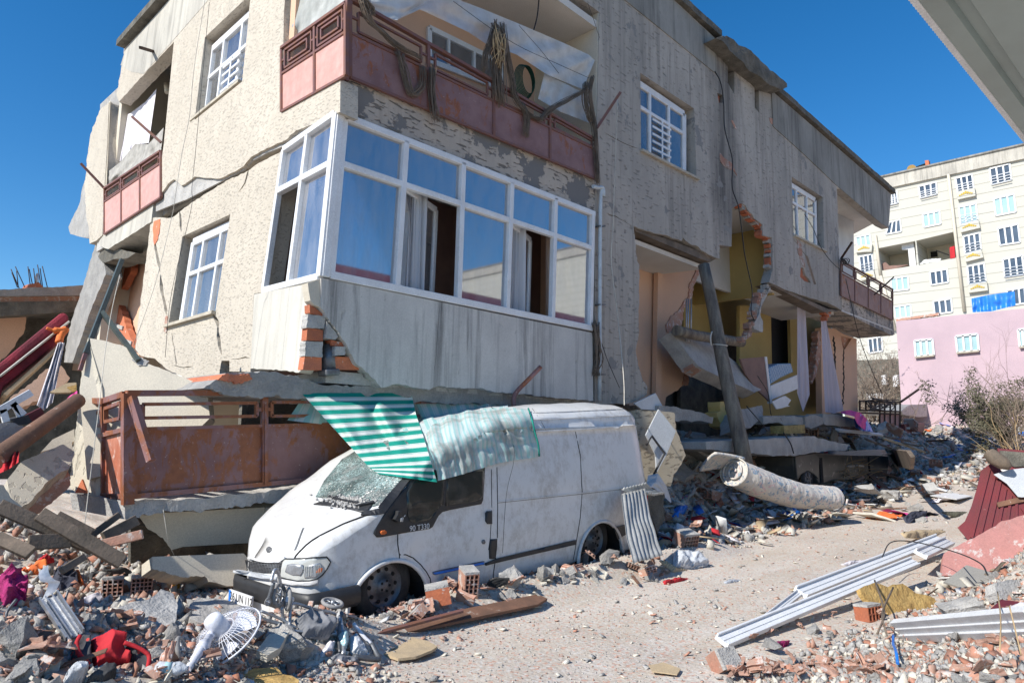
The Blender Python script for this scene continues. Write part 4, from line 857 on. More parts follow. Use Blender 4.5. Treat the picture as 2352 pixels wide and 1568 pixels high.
# lower room (right): ceiling, back wall with dark doorway, curtains
zc2 = PF(1766, 656).z
prism('room_ceiling', [(17.75, 7.62, zc2), (22.9, 7.62, zc2), (22.9, 9.3, zc2), (onY(1748, 717, 9.25).x, 9.3, zc2)], (0, 0, .12), M['ceiling'], house)
bl = Z(6, [(1100, 555), (1130, 560), (1500, 722), (1590, 735), (1480, 745)]); wall('room_beam', PF, bl, .4, M['wood'], house, off=-.03)
P93 = Pl((0, 9.25, 0), None, n=(0, -1, 0))
wall('room_back_wall', P93, Z(6, [(900, 700), (1520, 700), (1520, 1500), (900, 1500)]), .1, M['yellow'], house, [Z(6, [(1112, 750), (1240, 743), (1250, 1120), (1120, 1120)])])
wall('dark_doorway', P93, Z(6, [(1090, 730), (1260, 720), (1260, 1150), (1100, 1150)]), .02, M['door_dark'], house, off=-.4)
def cur(top, bot, Y, mat, seed=0):
    P = Pl((0, Y, 0), None, n=(0, -1, 0)); return hang('hanging_curtain', P, top, bot, 0, M[mat], .03, 3, 40, 20, house, seed)
cur(Z(6, [(1290, 675), (1345, 700)]), Z(6, [(1290, 1290), (1330, 1420), (1375, 1300)]), 7.9, 'lilac_curtain', 1)
cur(Z(6, [(1448, 730), (1475, 740)]), Z(6, [(1480, 1420), (1540, 1430), (1605, 1410)]), 7.7, 'lilac_curtain', 3)
# right end: recessed peach wall with V cracks, slabs and far balcony rail
P88 = Pl((0, 8.6, 0), None, n=(0, -1, 0))
v1 = crack_hole(Z(6, [(1600, 905), (1605, 1000), (1600, 1150), (1602, 1380)]), 1.2, 3); v2 = Z(6, [(1585, 905), (1660, 925), (1612, 1000), (1600, 985)])
wall('end_wall_lower', P88, Z(6, [(1450, 850), (1545, 855), (1600, 890), (1693, 925), (1702, 1420), (1460, 1430)]), .2, M['peach'], house, [v2])
wall('end_wall_crack', P88, crack(Z(6, [(1605, 990), (1602, 1100), (1606, 1250), (1600, 1390)]), 1.6, 3), .01, M['dark'], house, off=.004)
wall('end_wall_crack', P88, crack(Z(6, [(1535, 905), (1545, 1000), (1548, 1160)]), 2, 5), .01, M['dark'], house, off=.004)
wall('crack_brick', P88, Z(6, [(1580, 895), (1665, 920), (1612, 1000)]), .03, M['brick_dusty'], house, off=-.08)
wall('end_slab', PF, Z(6, [(1590, 640), (1700, 690), (1940, 800), (1952, 895), (1935, 903), (1760, 820), (1590, 735)]), 1.2, M['fascia'], house)
za = PF(*Z(6, [(1590, 740)])[0]).z
prism('end_soffit', [PF(*Z(6, [(1592, 738)])[0]), PF(*Z(6, [(1935, 904)])[0]), onY(*Z(6, [(1650, 918)])[0], 9.6), onY(*Z(6, [(1450, 850)])[0], 9.0)], (0, 0, .05), M['ceiling'], house)
prism('upper_soffit', [PF(1922, 430), PF(2030, 519), PF(2041, 526), onY(1957, 541, 9.5), onY(1924, 528, 8.8)], (0, 0, .05), M['ceiling'], house)
wall('end_wall_upper', P88, [(1920, 420), (1960, 450), (1962, 640), (1926, 640)], .2, M['lightgrey'], house)
rails(house, PF, Z(6, [(1587, 0)]) and [1931.5, 1963, 1994, 2023, 2050], lin((1931, 598), (2050, 665)), lin((1931, 627), (2050, 693)), lin((1932, 679), (2051, 735)), 'rail_panel', off=.05, pw=.06, nested=False, vin=(.2, .8))
tag(tube('tangled_wire', [onY(1936+8*math.cos(a)+a*.3, 600+7*math.sin(a*1.13), 7.2+.03*math.sin(a*2)) for a in (i*.5 for i in range(60))], .012, M['wire'], None, 4), 'tangle of black wire wound at the top of the far balcony rail', 'wire')
# dark core behind the debris
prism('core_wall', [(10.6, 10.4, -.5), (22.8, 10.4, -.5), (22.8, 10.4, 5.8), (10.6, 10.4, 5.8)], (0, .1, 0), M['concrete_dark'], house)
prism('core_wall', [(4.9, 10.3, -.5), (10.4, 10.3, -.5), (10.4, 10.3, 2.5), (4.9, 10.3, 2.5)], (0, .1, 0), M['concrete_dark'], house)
# ================================================================ patches laid on a surface
def patch(name, px, bvh, mat, parent=None, off=.006, th=.01, step=7, fb=None, rim=0):
    """outline traced over a surface: every vertex is dropped onto that surface, then given thickness"""
    vs = [Vector(p) for p in px]; n0 = len(vs); es = [(i, (i+1) % n0) for i in range(n0)]
    xs = [p[0] for p in px]; ys = [p[1] for p in px]
    def ins(x, y):
        c = False; j = n0-1
        for i in range(n0):
            xi, yi = px[i]; xj, yj = px[j]
            if (yi > y) != (yj > y) and x < (xj-xi)*(y-yi)/(yj-yi)+xi: c = not c
            j = i
        return c
    x = min(xs)+step
    while x < max(xs):
        y = min(ys)+step
        while y < max(ys):
            if ins(x, y): vs.append(Vector((x, y)))
            y += step
        x += step
    ov, _e, of = delaunay_2d_cdt(vs, es, [], 0, 1e-6, False)[:3]
    bm = bmesh.new(); P = []; N = []; last = None
    for p in ov:
        h, n = hit(bvh, p[0], p[1])
        P.append(h); N.append(n)
    good = [p for p in P if p is not None]
    if not good: bm.free(); return None
    for i, p in enumerate(P):
        if p is None:
            j = min((k for k in range(len(P)) if P[k] is not None), key=lambda k: (ov[k]-ov[i]).length); d = ray(ov[i][0], ov[i][1]); dn = N[j]
            P[i] = CAM+d*((P[j]-CAM).length); N[i] = N[j]
    A = [bm.verts.new(p+n*off) for p, n in zip(P, N)]; B = [bm.verts.new(p+n*(off-th)) for p, n in zip(P, N)]
    cnt = {}
    for f in of:
        cx = sum(ov[i][0] for i in f)/3; cy = sum(ov[i][1] for i in f)/3
        if not ins(cx, cy): continue
        ff = bm.faces.new([A[i] for i in f]); ff.smooth = True; bm.faces.new([B[i] for i in f[::-1]])
        for a, b in zip(f, list(f[1:])+[f[0]]): cnt.setdefault((min(a, b), max(a, b)), []).append((a, b))
    for v in cnt.values():
        if len(v) == 1: a, b = v[0]; bm.faces.new([A[b], A[a], B[a], B[b]])
    for v in [v for v in bm.verts if not v.link_faces]: bm.verts.remove(v)
    return bobj(name, bm, mat, parent)
def ribbon(name, px, bvh, w, mat, parent=None, off=.004, h=.004, dens=8):
    P = []
    for (x0, y0), (x1, y1) in zip(px, px[1:]):
        n = max(1, int(math.hypot(x1-x0, y1-y0)/dens))
        for i in range(n): P.append((x0+(x1-x0)*i/n, y0+(y1-y0)*i/n))
    P.append(px[-1]); H = [hit(bvh, *p) for p in P]; H = [q for q in H if q[0] is not None]; bm = bmesh.new(); ring = []
    for i, (p, n) in enumerate(H):
        t = (H[min(i+1, len(H)-1)][0]-H[max(i-1, 0)][0]).normalized(); s = t.cross(n).normalized()
        ring.append([bm.verts.new(p+s*a*w/2+n*b) for a, b in ((-1, -.003), (-1, off), (1, off), (1, -.003))])
    if len(ring) < 2: print('EMPTY RIBBON', name); bm.free(); return None
    for a, b in zip(ring, ring[1:]):
        for k in range(4): bm.faces.new([a[k], a[(k+1) % 4], b[(k+1) % 4], b[k]])
    bm.faces.new(ring[0]); bm.faces.new(ring[-1][::-1])
    return bobj(name, bm, mat, parent)
# ================================================================ the van
van = empty('delivery_van', (4.18, 5.55, 0), 'dusty white delivery van with crazed windscreen, half pinned under the fallen balcony', 'van')
_p = R_(1.9); VO = Vector((4.18, 5.55, .31)); VA = Vector((math.cos(_p), 0, math.sin(_p))); VY = Vector((0, 1, 0)); VZ = Vector((-math.sin(_p), 0, math.cos(_p)))
V3 = lambda x, y, z: VO+VA*(x if x > -.6 else -.6+(x+.6)*.62)+VY*y+VZ*z
VW = 1.86
def interp(x, t):
    for (x0, y0), (x1, y1) in zip(t, t[1:]):
        if x <= x1: u = max(0, (x-x0)/(x1-x0)); u = u*u*(3-2*u)*.35+u*.65; return y0+(y1-y0)*u
    return t[-1][1]
ZT = [(-1.06, .24), (-1.0, .31), (-.85, .43), (-.6, .58), (-.22, .74), (.12, .95), (.55, 1.2), (.85, 1.34), (1.15, 1.45), (1.7, 1.59), (2.6, 1.72), (3.4, 1.77), (4.3, 1.79), (4.52, 1.73)]
Y0 = [(-1.06, .52), (-1.02, .36), (-.93, .2), (-.8, .1), (-.55, .035), (-.2, .005), (.2, 0), (4.4, 0), (4.56, .06)]
ZS = [(-1.06, .16), (-.9, .3), (-.6, .42), (-.25, .58), (.1, .78), (.5, 1.05), (.8, 1.18), (1.1, 1.29), (1.5, 1.38), (2.2, 1.43), (4.56, 1.44)]
def vsec(x):
    zt, y0, zs = interp(x, ZT), interp(x, Y0), interp(x, ZS); zb = -.24; out = [(VW/2, zb), (y0+.08, zb)]
    tum = lambda z: .12*max(0, (z-.62)/.8)**1.4 + .02*max(0, (-z)/.2)
    for i in range(18):
        z = zb+.04+(zs-zb-.04)*i/17; b = .022*math.exp(-((z-.3)/.16)**2)-.012*math.exp(-((z-.62)/.03)**2) if x > .1 else 0
        out.append((y0+tum(z)-b*.8, z))
    yS = y0+tum(zs); e = 2/(3. if x > .8 else 2.5)
    if x > 1.2: out.append((yS-.018, zs+.004)); out.append((yS+.012, zs+.02))
    else: out.append((yS, zs+.001)); out.append((yS, zs+.002))
    for i in range(1, 13):
        a = i/12*math.pi/2; out.append((yS+.012+(VW/2-yS-.012)*(1-math.cos(a)**e), zs+.02+(zt-zs-.02)*math.sin(a)**e))
    return out
def vbody():
    bm = bmesh.new(); xs = [-1.06, -1.045, -1.02, -.98, -.93, -.88, -.8, -.72, -.64, -.55, -.45, -.35, -.25, -.15, -.05, .05, .15, .25, .35, .45, .55, .65, .75, .85, .95, 1.05, 1.15, 1.3, 1.5, 1.7, 2, 2.3, 2.6, 2.9, 3.2, 3.5, 3.8, 4.1, 4.3, 4.42, 4.5, 4.56]
    rings = []
    for x in xs:
        s = vsec(x); ex = .62*max(0, min(1, (-x-.05)/.95))**1.4; full = s+[(VW-y-ex*(1-y/VW*1.6 if y < VW/1.6 else 0), z) for y, z in s[-2:0:-1]]
        dent = lambda y, z: -.05*math.exp(-((x-.35)/.12)**2-((z-.24)/.1)**2)*(y < .5)+.03*noise.noise(Vector((x*1.6, y*2, z*2)))*(.4 if z < 1.3 else 1)+.012*noise.noise(Vector((x*4, y*3, z*5)))
        rings.append([bm.verts.new(V3(x, y-(dent(y, z)*.6 if y < 1 else 0), z+(dent(y, z)*1. if z > 1.5 else 0))) for y, z in full])
    n = len(rings[0])
    for a, b in zip(rings, rings[1:]):
        for k in range(n): f = bm.faces.new([a[k], a[(k+1) % n], b[(k+1) % n], b[k]]); f.smooth = True
    bm.faces.new(rings[0][::-1]); bm.faces.new(rings[-1])
    return bobj('body', bm, M['van_paint'], van)
body = vbody()
bv0 = bvh_of([body])                       # smooth body before the arches are cut
def cutter(x, z, r):
    bm = bmesh.new(); A = []; B = []
    for i in range(40):
        a = 2*math.pi*i/40; A.append(bm.verts.new(V3(x+math.cos(a)*r, -.2, z+math.sin(a)*r))); B.append(bm.verts.new(V3(x+math.cos(a)*r, .42, z+math.sin(a)*r)))
    for i in range(40): j = (i+1) % 40; bm.faces.new([A[i], A[j], B[j], B[i]])
    bm.faces.new(A[::-1]); bm.faces.new(B); me = bpy.data.meshes.new('cut'); bmesh.ops.recalc_face_normals(bm, faces=bm.faces[:]); bm.to_mesh(me); bm.free(); o = bpy.data.objects.new('cut', me); COL.objects.link(o); return o
ARCH = [(.03, -.25, .455), (3.38, -.26, .47)]
cuts = [cutter(*a) for a in ARCH]
for c in cuts:
    m = body.modifiers.new('arch', 'BOOLEAN'); m.object = c; m.operation = 'DIFFERENCE'; m.solver = 'EXACT'
bpy.context.view_layer.update(); dg = bpy.context.evaluated_depsgraph_get(); me = bpy.data.meshes.new_from_object(body.evaluated_get(dg)); body.modifiers.clear(); old = body.data; body.data = me
for c in cuts: bpy.data.objects.remove(c)
def near_dark(poly): return poly
me.materials.append(M['dark'])
for p in me.polygons:
    c = (p.center); loc = c-VO; lx, ly, lz = loc.dot(VA), loc.y, loc.dot(VZ)
    for ax_, az_, r in ARCH:
        if math.hypot(lx-ax_, lz-az_) < r+.004 and .03 < ly < .45: p.material_index = len(me.materials)-1; p.use_smooth = False
# wheels
def wheel(x, z, y, r=.335):
    w = empty('wheel', V3(x, y, z)); w.parent = van; w.matrix_parent_inverse = PINV(van)
    prof = [(.2, .0), (r-.06, -.005), (r-.02, .01), (r, .05), (r, .16), (r-.03, .2), (.2, .2)]
    bm = bmesh.new(); n = 40; rings = [[bm.verts.new(V3(x+math.cos(a)*q, y+d, z+math.sin(a)*q)) for a in (2*math.pi*i/n for i in range(n))] for q, d in prof]
    for a, b in zip(rings, rings[1:]):
        for k in range(n): f = bm.faces.new([a[k], a[(k+1) % n], b[(k+1) % n], b[k]]); f.smooth = True
    bm.faces.new(rings[-1]); bobj('tyre', bm, M['rubber'], w)
    bm = bmesh.new(); prof = [(.215, .0), (.2, .012), (.185, .05), (.12, .03), (.075, .01), (.07, -.01), (.0, -.015)]
    rings = [[bm.verts.new(V3(x+math.cos(a)*max(q, .001), y+d, z+math.sin(a)*max(q, .001))) for a in (2*math.pi*i/n for i in range(n))] for q, d in prof]
    for a, b in zip(rings, rings[1:]):
        for k in range(n): f = bm.faces.new([a[k], a[(k+1) % n], b[(k+1) % n], b[k]]); f.smooth = True
    rim = bobj('rim', bm, M['steel'], w); bm = bmesh.new()
    for k in range(10):
        a = k*math.pi/5; add_tube(bm, [V3(x+math.cos(a)*.15, y+.031, z+math.sin(a)*.15), V3(x+math.cos(a)*.15, y+.038, z+math.sin(a)*.15)], .02, 8)
    for k in range(5): a = k*math.pi*.4; add_tube(bm, [V3(x+math.cos(a)*.05, y-.02, z+math.sin(a)*.05), V3(x+math.cos(a)*.05, y+.0, z+math.sin(a)*.05)], .012, 6)
    bobj('rim_holes', bm, M['dark'], rim); return w
wheel(.03, -.02, .09); wheel(3.36, -.01, .09); wheel(.03, -.02, 1.7); wheel(3.36, -.01, 1.7)
# arch lips
for ax_, az_, r in ARCH:
    pts = []
    for i in range(25):
        a = math.pi*(.02+.96*i/24); lx, lz = ax_+math.cos(a)*(r+.018), az_+math.sin(a)*(r+.018)
        y0 = interp(lx, Y0)-.012; pts.append(V3(lx, y0, lz))
    tube('arch_lip', pts, .022, M['van_paint'], van, 8)
pv = lambda nm, z, pts, mat, par=van, off=.006, th=.01, step=7: patch(nm, Z(z, pts), bv0, M[mat], par, off, th, step)
rb = lambda nm, z, pts, w, mat, par=van, off=.003: ribbon(nm, Z(z, pts), bv0, w, M[mat], par, off)
# side glass surround and glass
pv('window_surround', 22, [(360, 960), (370, 920), (520, 670), (680, 450), (800, 330), (830, 220), (880, 150), (900, 60), (1870, 60), (1870, 100), (1845, 500), (1820, 560), (1390, 640), (1290, 670), (1240, 720), (1160, 870), (1120, 895), (700, 965), (450, 1010), (400, 1010)], 'black', off=.006)
pv('front_side_glass', 22, [(800, 420), (870, 300), (1000, 150), (1310, 100), (1300, 560), (1240, 610), (1160, 740), (1100, 780), (900, 810), (850, 790), (815, 700)], 'car_glass', off=.012)
pv('rear_side_glass', 22, [(1335, 100), (1860, 80), (1835, 480), (1810, 510), (1330, 585)], 'car_glass', off=.012)
pv('indicator', 22, [(442, 940), (455, 920), (500, 912), (525, 930), (520, 955), (490, 970), (455, 970)], 'orange', off=.02, step=3)
pv('mirror_stump', 22, [(600, 760), (640, 700), (650, 650), (690, 650), (695, 720), (715, 740), (700, 810), (640, 800)], 'black', off=.06, th=.055, step=4)
pv('mirror_stump_core', 22, [(665, 745), (705, 740), (700, 800), (670, 800)], 'alu', off=.075, th=.07, step=3)
# A pillar trim
rb('pillar_trim', 22, [(470, 640), (560, 520), (680, 380), (790, 250), (870, 160)], .085, 'black', off=.012)
rb('pillar_trim', 22, [(200, 690), (330, 680), (480, 655), (540, 540)], .06, 'black', off=.01)
# windscreen, cowl, wiper
pv('windscreen', 22, [(-420, 470), (-300, 250), (-60, -40), (250, -230), (700, -330), (1000, -200), (880, 40), (800, 180), (700, 320), (600, 450), (500, 560), (360, 600), (220, 560), (0, 520), (-150, 500)], 'windscreen', off=.01)
pv('cowl', 13, [(480, 635), (545, 610), (640, 640), (725, 655), (690, 690), (660, 695), (560, 672), (420, 655)], 'black', off=.012)
rb('wiper', 13, [(500, 622), (560, 640), (650, 655)], .03, 'black', off=.03); rb('wiper', 13, [(640, 672), (730, 650)], .025, 'black', off=.035)
bm = bmesh.new(); r = random.Random(5)
for k in range(260):
    x, y = Z(13, [(r.gauss(590, 60), r.gauss(640, 14))])[0]; h, n = hit(bv0, x, y)
    if h: add_box(bm, h+n*.014, r.uniform(.008, .03), r.uniform(.008, .03), r.uniform(.006, .02), Matrix.Rotation(r.uniform(0, 3), 3, Vector((r.random(), r.random(), r.random()))))
tag(bobj('rubble_crumbs', bm, M['mortar']), 'grey crumbs of mortar lying below the crazed windscreen', 'rubble', kind='stuff')
# hood seam, and a grey strip coloured as the hood ridge's shadow
rb('hood_gap', 21, [(1500, 530), (1530, 470), (1620, 370), (1760, 230), (1900, 120), (2100, 0), (2600, -250), (3100, -440), (3450, -520)], .022, 'dark', off=.004)
rb('hood_ridge_shadow', 21, [(1510, 345), (1560, 230), (1640, 0), (1700, -150)], .02, 'steel', off=.006)
rb('hood_edge', 21, [(500, 520), (700, 590), (900, 615), (1200, 620), (1320, 530)], .02, 'van_paint', off=.03)
# lamps, grille, bumper
pv('headlamp', 21, [(1190, 900), (1200, 780), (1240, 620), (1300, 560), (1500, 555), (1800, 525), (2220, 495), (2300, 600), (2230, 760), (2120, 900), (2000, 985), (1850, 1020), (1600, 1020), (1400, 990), (1200, 950)], 'lens', off=.014, th=.03, step=4)
hl = bpy.data.objects['headlamp']
pv('reflector', 21, [(1320, 830), (1370, 680), (1480, 650), (1700, 660), (1720, 780), (1640, 905), (1480, 890)], 'alu', hl, off=.022, step=4)
pv('reflector', 21, [(1740, 960), (1720, 800), (1840, 680), (2060, 620), (2130, 700), (2110, 820), (1960, 960)], 'alu', hl, off=.022, step=4)
pv('amber_bulb', 21, [(1980, 800), (2060, 730), (2130, 740), (2090, 830), (1960, 850)], 'orange', hl, off=.026, step=3)
for k in range(9): rb('lens_rib', 21, [(1760+k*38, 700-k*6), (1770+k*38, 940-k*12)], .004, 'lens', hl, off=.028)
rb('lamp_rim', 21, [(1190, 900), (1240, 620), (1300, 550), (1500, 550), (2220, 490), (2300, 600), (2230, 760), (2120, 900), (2000, 990), (1850, 1030), (1600, 1035), (1400, 1000), (1190, 950)], .012, 'black', off=.018)
pv('chin', 21, [(1170, 960), (1400, 1010), (1600, 1045), (1850, 1040), (2010, 1000), (2010, 1100), (1800, 1135), (1500, 1120), (1180, 1060)], 'van_paint', off=.03, th=.05, step=5)
pv('grille', 21, [(390, 560), (600, 590), (900, 625), (1195, 630), (1160, 880), (800, 860), (560, 820), (440, 790)], 'black', off=.006, step=5)
gr = bpy.data.objects['grille']; bm = bmesh.new()
pv('grille_bar', 21, [(180, 830), (200, 780), (560, 830), (1160, 940), (1160, 1010), (900, 980), (400, 880)], 'dusty_car' if 0 else 'lightgrey', off=.035, th=.04, step=6)
pv('badge_mark', 21, [(865, 340), (890, 290), (940, 265), (985, 290), (985, 350), (940, 395), (890, 400)], 'steel', off=.01, step=4)
for k in range(11): rb('grille_mesh', 21, [(420+k*66, 570+k*6), (500+k*66, 820+k*4)], .006, 'steel', gr, off=.01)
for k in range(7): rb('grille_mesh', 21, [(430, 600+k*32), (1170, 660+k*30)], .006, 'steel', gr, off=.01)
# bumper: its own moulded bar round the nose
bm = bmesh.new(); prof = [(-.01, .04), (-.05, .03), (-.065, -.02), (-.06, -.1), (-.0, -.15)]; ring = []
for i in range(33):
    t = i/32; 
    x = -1.02+1.0*max(0, abs(t-.5)*2-.62)/.38 if abs(t-.5)*2 > .62 else -1.04; a = abs(t-.5)*2
    y = (VW/2)-(1 if t < .5 else -1)*(VW/2)*min(1, math.sin(min(1, a/.8)*math.pi/2)); x = -1.06+.1*(a/.7)**4 if a < .7 else -.96+.62*((a-.7)/.3)
    nrm = Vector((-1, -1 if t < .5 else 1)) if a > .6 else Vector((-1, 0)); nrm = Vector((-math.cos(min(1, a/.8)*1.5), -math.sin(min(1, a/.8)*1.5)*(1 if t < .5 else -1)))
    y = y if t < .5 else VW/2+(y-VW/2)*.42
    ring.append([bm.verts.new(V3(x-nrm.x*d, y-nrm.y*d, z+.03)) for d, z in [(p[0], p[1]) for p in prof]])
for a, b in zip(ring, ring[1:]):
    for k in range(4): f = bm.faces.new([a[k], a[k+1], b[k+1], b[k]]); f.smooth = True
bobj('front_bumper', bm, M['black'], van)
pl_o = V3(-1.15, 1.0, .0)
bm = bmesh.new(); add_box(bm, V3(-1.19, .98, -.1), .02, .46, .11, Matrix.Rotation(.0, 3, 'Z')); npl = bobj('number_plate', bm, M['white'], van, bevel=.004)
bm = bmesh.new(); add_box(bm, V3(-1.205, 1.19, -.1), .004, .045, .1); bobj('plate_band', bm, M['blue'], npl)
def text(name, s, size, loc, rot, mat, parent, ext=.001):
    c = bpy.data.curves.new('txt', 'FONT'); c.body = s; c.size = size; c.extrude = ext; c.align_x = 'CENTER'; c.align_y = 'CENTER'; o = bpy.data.objects.new('txt', c); COL.objects.link(o)
    bpy.context.view_layer.update(); me = bpy.data.meshes.new_from_object(o.evaluated_get(bpy.context.evaluated_depsgraph_get())); bpy.data.objects.remove(o)
    me.transform(Matrix.Translation(loc) @ rot.to_4x4()); q = link(name, me, mat, parent); return q
text('plate_digits', '26 UN 112', .1, V3(-1.208, .96, -.1), Matrix(((0, 0, -1), (-1, 0, 0), (0, 1, 0))), M['dark'], npl)
h, n = hit(bv0, *Z(22, [(978, 878)])[0]); text('model_lettering', '90 T330', .075, h+n*.012, Matrix(((1, 0, 0), (0, 0, -1), (0, 1, 0))) @ Matrix.Rotation(R_(1.9), 3, 'Z'), M['white'], van)
# door seams, handles, mouldings
G_ = 'dark'
rb('door_gap', 22, [(690, 970), (690, 1100), (712, 1250), (718, 1390)], .009, G_)
rb('door_gap', 22, [(715, 1245), (800, 1245), (900, 1290), (1000, 1380), (1080, 1480), (1130, 1570), (1150, 1700)], .01, G_)
rb('door_gap', 22, [(1960, 90), (1965, 640), (1950, 660), (1955, 830), (1945, 1010), (1920, 1180)], .007, G_)
rb('door_gap', 22, [(2035, 60), (2045, 600), (2040, 1020)], .01, G_)
rb('door_gap', 22, [(2020, 1290), (2005, 1380), (1985, 1520), (1975, 1700)], .01, G_)
rb('slide_door_gap', 13, [(1750, 283), (1775, 400), (1785, 590), (1775, 720), (1745, 905), (1738, 940)], .011, G_)
rb('waist_crease', 13, [(1355, 640), (1780, 595), (2110, 555)], .014, 'van_paint', off=.008)
rb('waist_groove', 13, [(1355, 645), (1780, 600), (2110, 562)], .006, 'steel', off=.003)
rb('gutter', 13, [(1545, 283), (1800, 270), (2100, 250)], .02, 'van_paint', off=.02)
for y0_, y1_ in ((190, 165), (222, 198)): rb('roof_rib', 13, [(1530, y0_), (1800, (y0_+y1_)/2), (2065, y1_)], .02, 'van_paint', off=.012)
rb('roof_gap', 13, [(1530, 165), (1570, 220), (1600, 275)], .006, 'steel')
pv('door_handle', 22, [(1875, 680), (1895, 655), (1955, 655), (1955, 830), (1900, 830), (1875, 790)], 'black', off=.02, th=.02, step=4)
pv('lock_cover', 22, [(1825, 1070), (1835, 1045), (1860, 1040), (1875, 1070), (1862, 1100), (1838, 1100)], 'steel', off=.01, step=4)
pv('slide_latch', 22, [(1940, 1035), (2035, 1030), (2030, 1160), (2015, 1280), (2010, 1300), (1930, 1300), (1925, 1160)], 'black', off=.008, step=6)
pv('side_moulding', 13, [(1290, 950), (1345, 928), (1750, 832), (1750, 855), (1345, 948), (1290, 962)], 'black', off=.02, th=.018, step=6)
pv('torn_moulding', 22, [(1160, 1480), (1185, 1470), (1830, 1335), (1860, 1330), (1860, 1380), (1820, 1385), (1190, 1520), (1165, 1510)], 'steel', off=.008, step=5)
pv('blue_adhesive', 22, [(1160, 1490), (1815, 1350), (1855, 1345), (1850, 1375), (1815, 1378), (1190, 1515)], 'blue', off=.013, step=5)
# rear corner: lamp, bumper, back doors seam
rb('rear_corner_gap', 13, [(2075, 285), (2100, 400), (2108, 540)], .008, 'steel')
bm = bmesh.new(); add_box(bm, V3(4.58, .98, .0), .12, 1.9, .16); bobj('rear_bumper', bm, M['black'], van, bevel=.03)
bm = bmesh.new(); add_box(bm, V3(4.58, .12, .35), .05, .16, .45); bobj('tail_lamp', bm, M['red'], van, bevel=.02)
pv('step_moulding', 13, [(1940, 770), (2000, 755), (2010, 800), (1960, 830)], 'black', off=.02, step=5)
bv_van = bvh_of([body])
# ================================================================ fallen balcony with its railing
fb = empty('fallen_balcony', (3.5, 7.8, 1), 'fallen first-floor balcony with a rusty sheet-metal railing, lying across the van bonnet', 'balcony')
RY = 7.62; PR = Pl((0, RY, 0), None, n=(0, -1, 0))
c0 = PR(290, 1000); PRS = Pl(PR(292, 905), PR(290, 1150), PR(290, 1150)+Vector((.06, 1, 0)))
topl = lin((290, 905), (1165, 900)); botl = lin((300, 1146), (860, 1089)); ptl = lin((300, 983), (865, 970))
xs = [296, 607, 862]
fr = bmesh.new(); n = PR.n; P = lambda x, y: PR(x, y)
add_bar(fr, P(293, 903), P(293, 1158), .1, .09, n); add_bar(fr, P(607, 903), P(607, 1112), .07, .06, n); add_bar(fr, P(866, 902), P(862, 1088), .06, .06, n)
add_bar(fr, P(290, 903), P(1170, 899), .06, .1, n); add_bar(fr, P(1168, 900), P(1180, 980), .08, .06, n)
add_bar(fr, P(300, 985), P(860, 971), .035, .05, n); add_bar(fr, P(300, 1140), P(860, 1087), .05, .06, n); add_bar(fr, P(607, 930), P(607, 1112), .03, .09, n)
add_bar(fr, P(307, 985), P(310, 1140), .035, .05, n)
def loop(c):
    for i in range(4): add_bar(fr, P(*c[i]), P(*c[(i+1) % 4]), .035, .045, n)
loop(Z(12, [(728, 145), (1310, 138), (1310, 205), (728, 215)])); loop(Z(12, [(1385, 135), (1900, 130), (1900, 200), (1385, 205)])); loop([(905, 925), (1140, 922), (1140, 950), (905, 955)])
add_bar(fr, P(*Z(12, [(668, 180)])[0]), P(*Z(12, [(728, 180)])[0]), .03, .04, n); add_bar(fr, P(*Z(12, [(1310, 172)])[0]), P(*Z(12, [(1385, 170)])[0]), .04, .04, n)
rf = bobj('railing', fr, M['rail_rusty'], fb)
for q in ([(305, 984), (604, 977), (604, 1112), (305, 1141)], [(611, 977), (860, 971), (858, 1086), (611, 1110)]): wall('railing_panel', PR, q, .012, M['rail_rusty'], rf, off=-.01)
wall('railing_panel', PR, [(866, 970), (1160, 965), (1150, 1060), (866, 1087)], .012, M['rail_rusty'], rf, off=-.01)
# its short side
fr = bmesh.new(); n = PRS.n; P = lambda x, y: PRS(x, y)
for c in ([(290, 905), (240, 921)],): add_bar(fr, P(*c[0]), P(*c[1]), .06, .08, n)
add_bar(fr, P(245, 922), P(185, 915), .06, .1, n)
for a, b, w in (((238, 920), (238, 1133), .05), ((202, 940), (200, 1145), .05), ((203, 935), (203, 1000), .04)): add_bar(fr, P(*a), P(*b), w, .05, n)
for a, b in (((290, 985), (200, 1009)), ((290, 1140), (200, 1134)), ((278, 1140), (197, 1136))): add_bar(fr, P(*a), P(*b), .045, .05, n)
def loop2(c):
    for i in range(4): add_bar(fr, P(*c[i]), P(*c[(i+1) % 4]), .035, .045, n)
loop2([(243, 938), (280, 924), (278, 960), (243, 968)]); loop2([(205, 955), (234, 945), (234, 975), (205, 982)]); loop2([(203, 937), (235, 925), (235, 945), (203, 955)])
rs = bobj('railing', fr, M['rail_rusty'], fb)
M['rail_side'] = basic('rust_faded_panel', (.5, .2, .13), (.42, .12, .06), 5, rough=.6, bump=.15, bs=12, spots=(.6, .42, .36), sp_sc=7, sp=.55)
for q in ([(241, 990), (277, 984), (277, 1136), (241, 1134)], [(203, 1008), (235, 1000), (235, 1132), (201, 1136)]): wall('railing_panel', PRS, q, .012, M['rail_side'], rs, off=-.01)
rod([(303, 912), (348, 1058)], .05, .35, .035, 'rail_rusty', PR, 'broken_stay', fb)
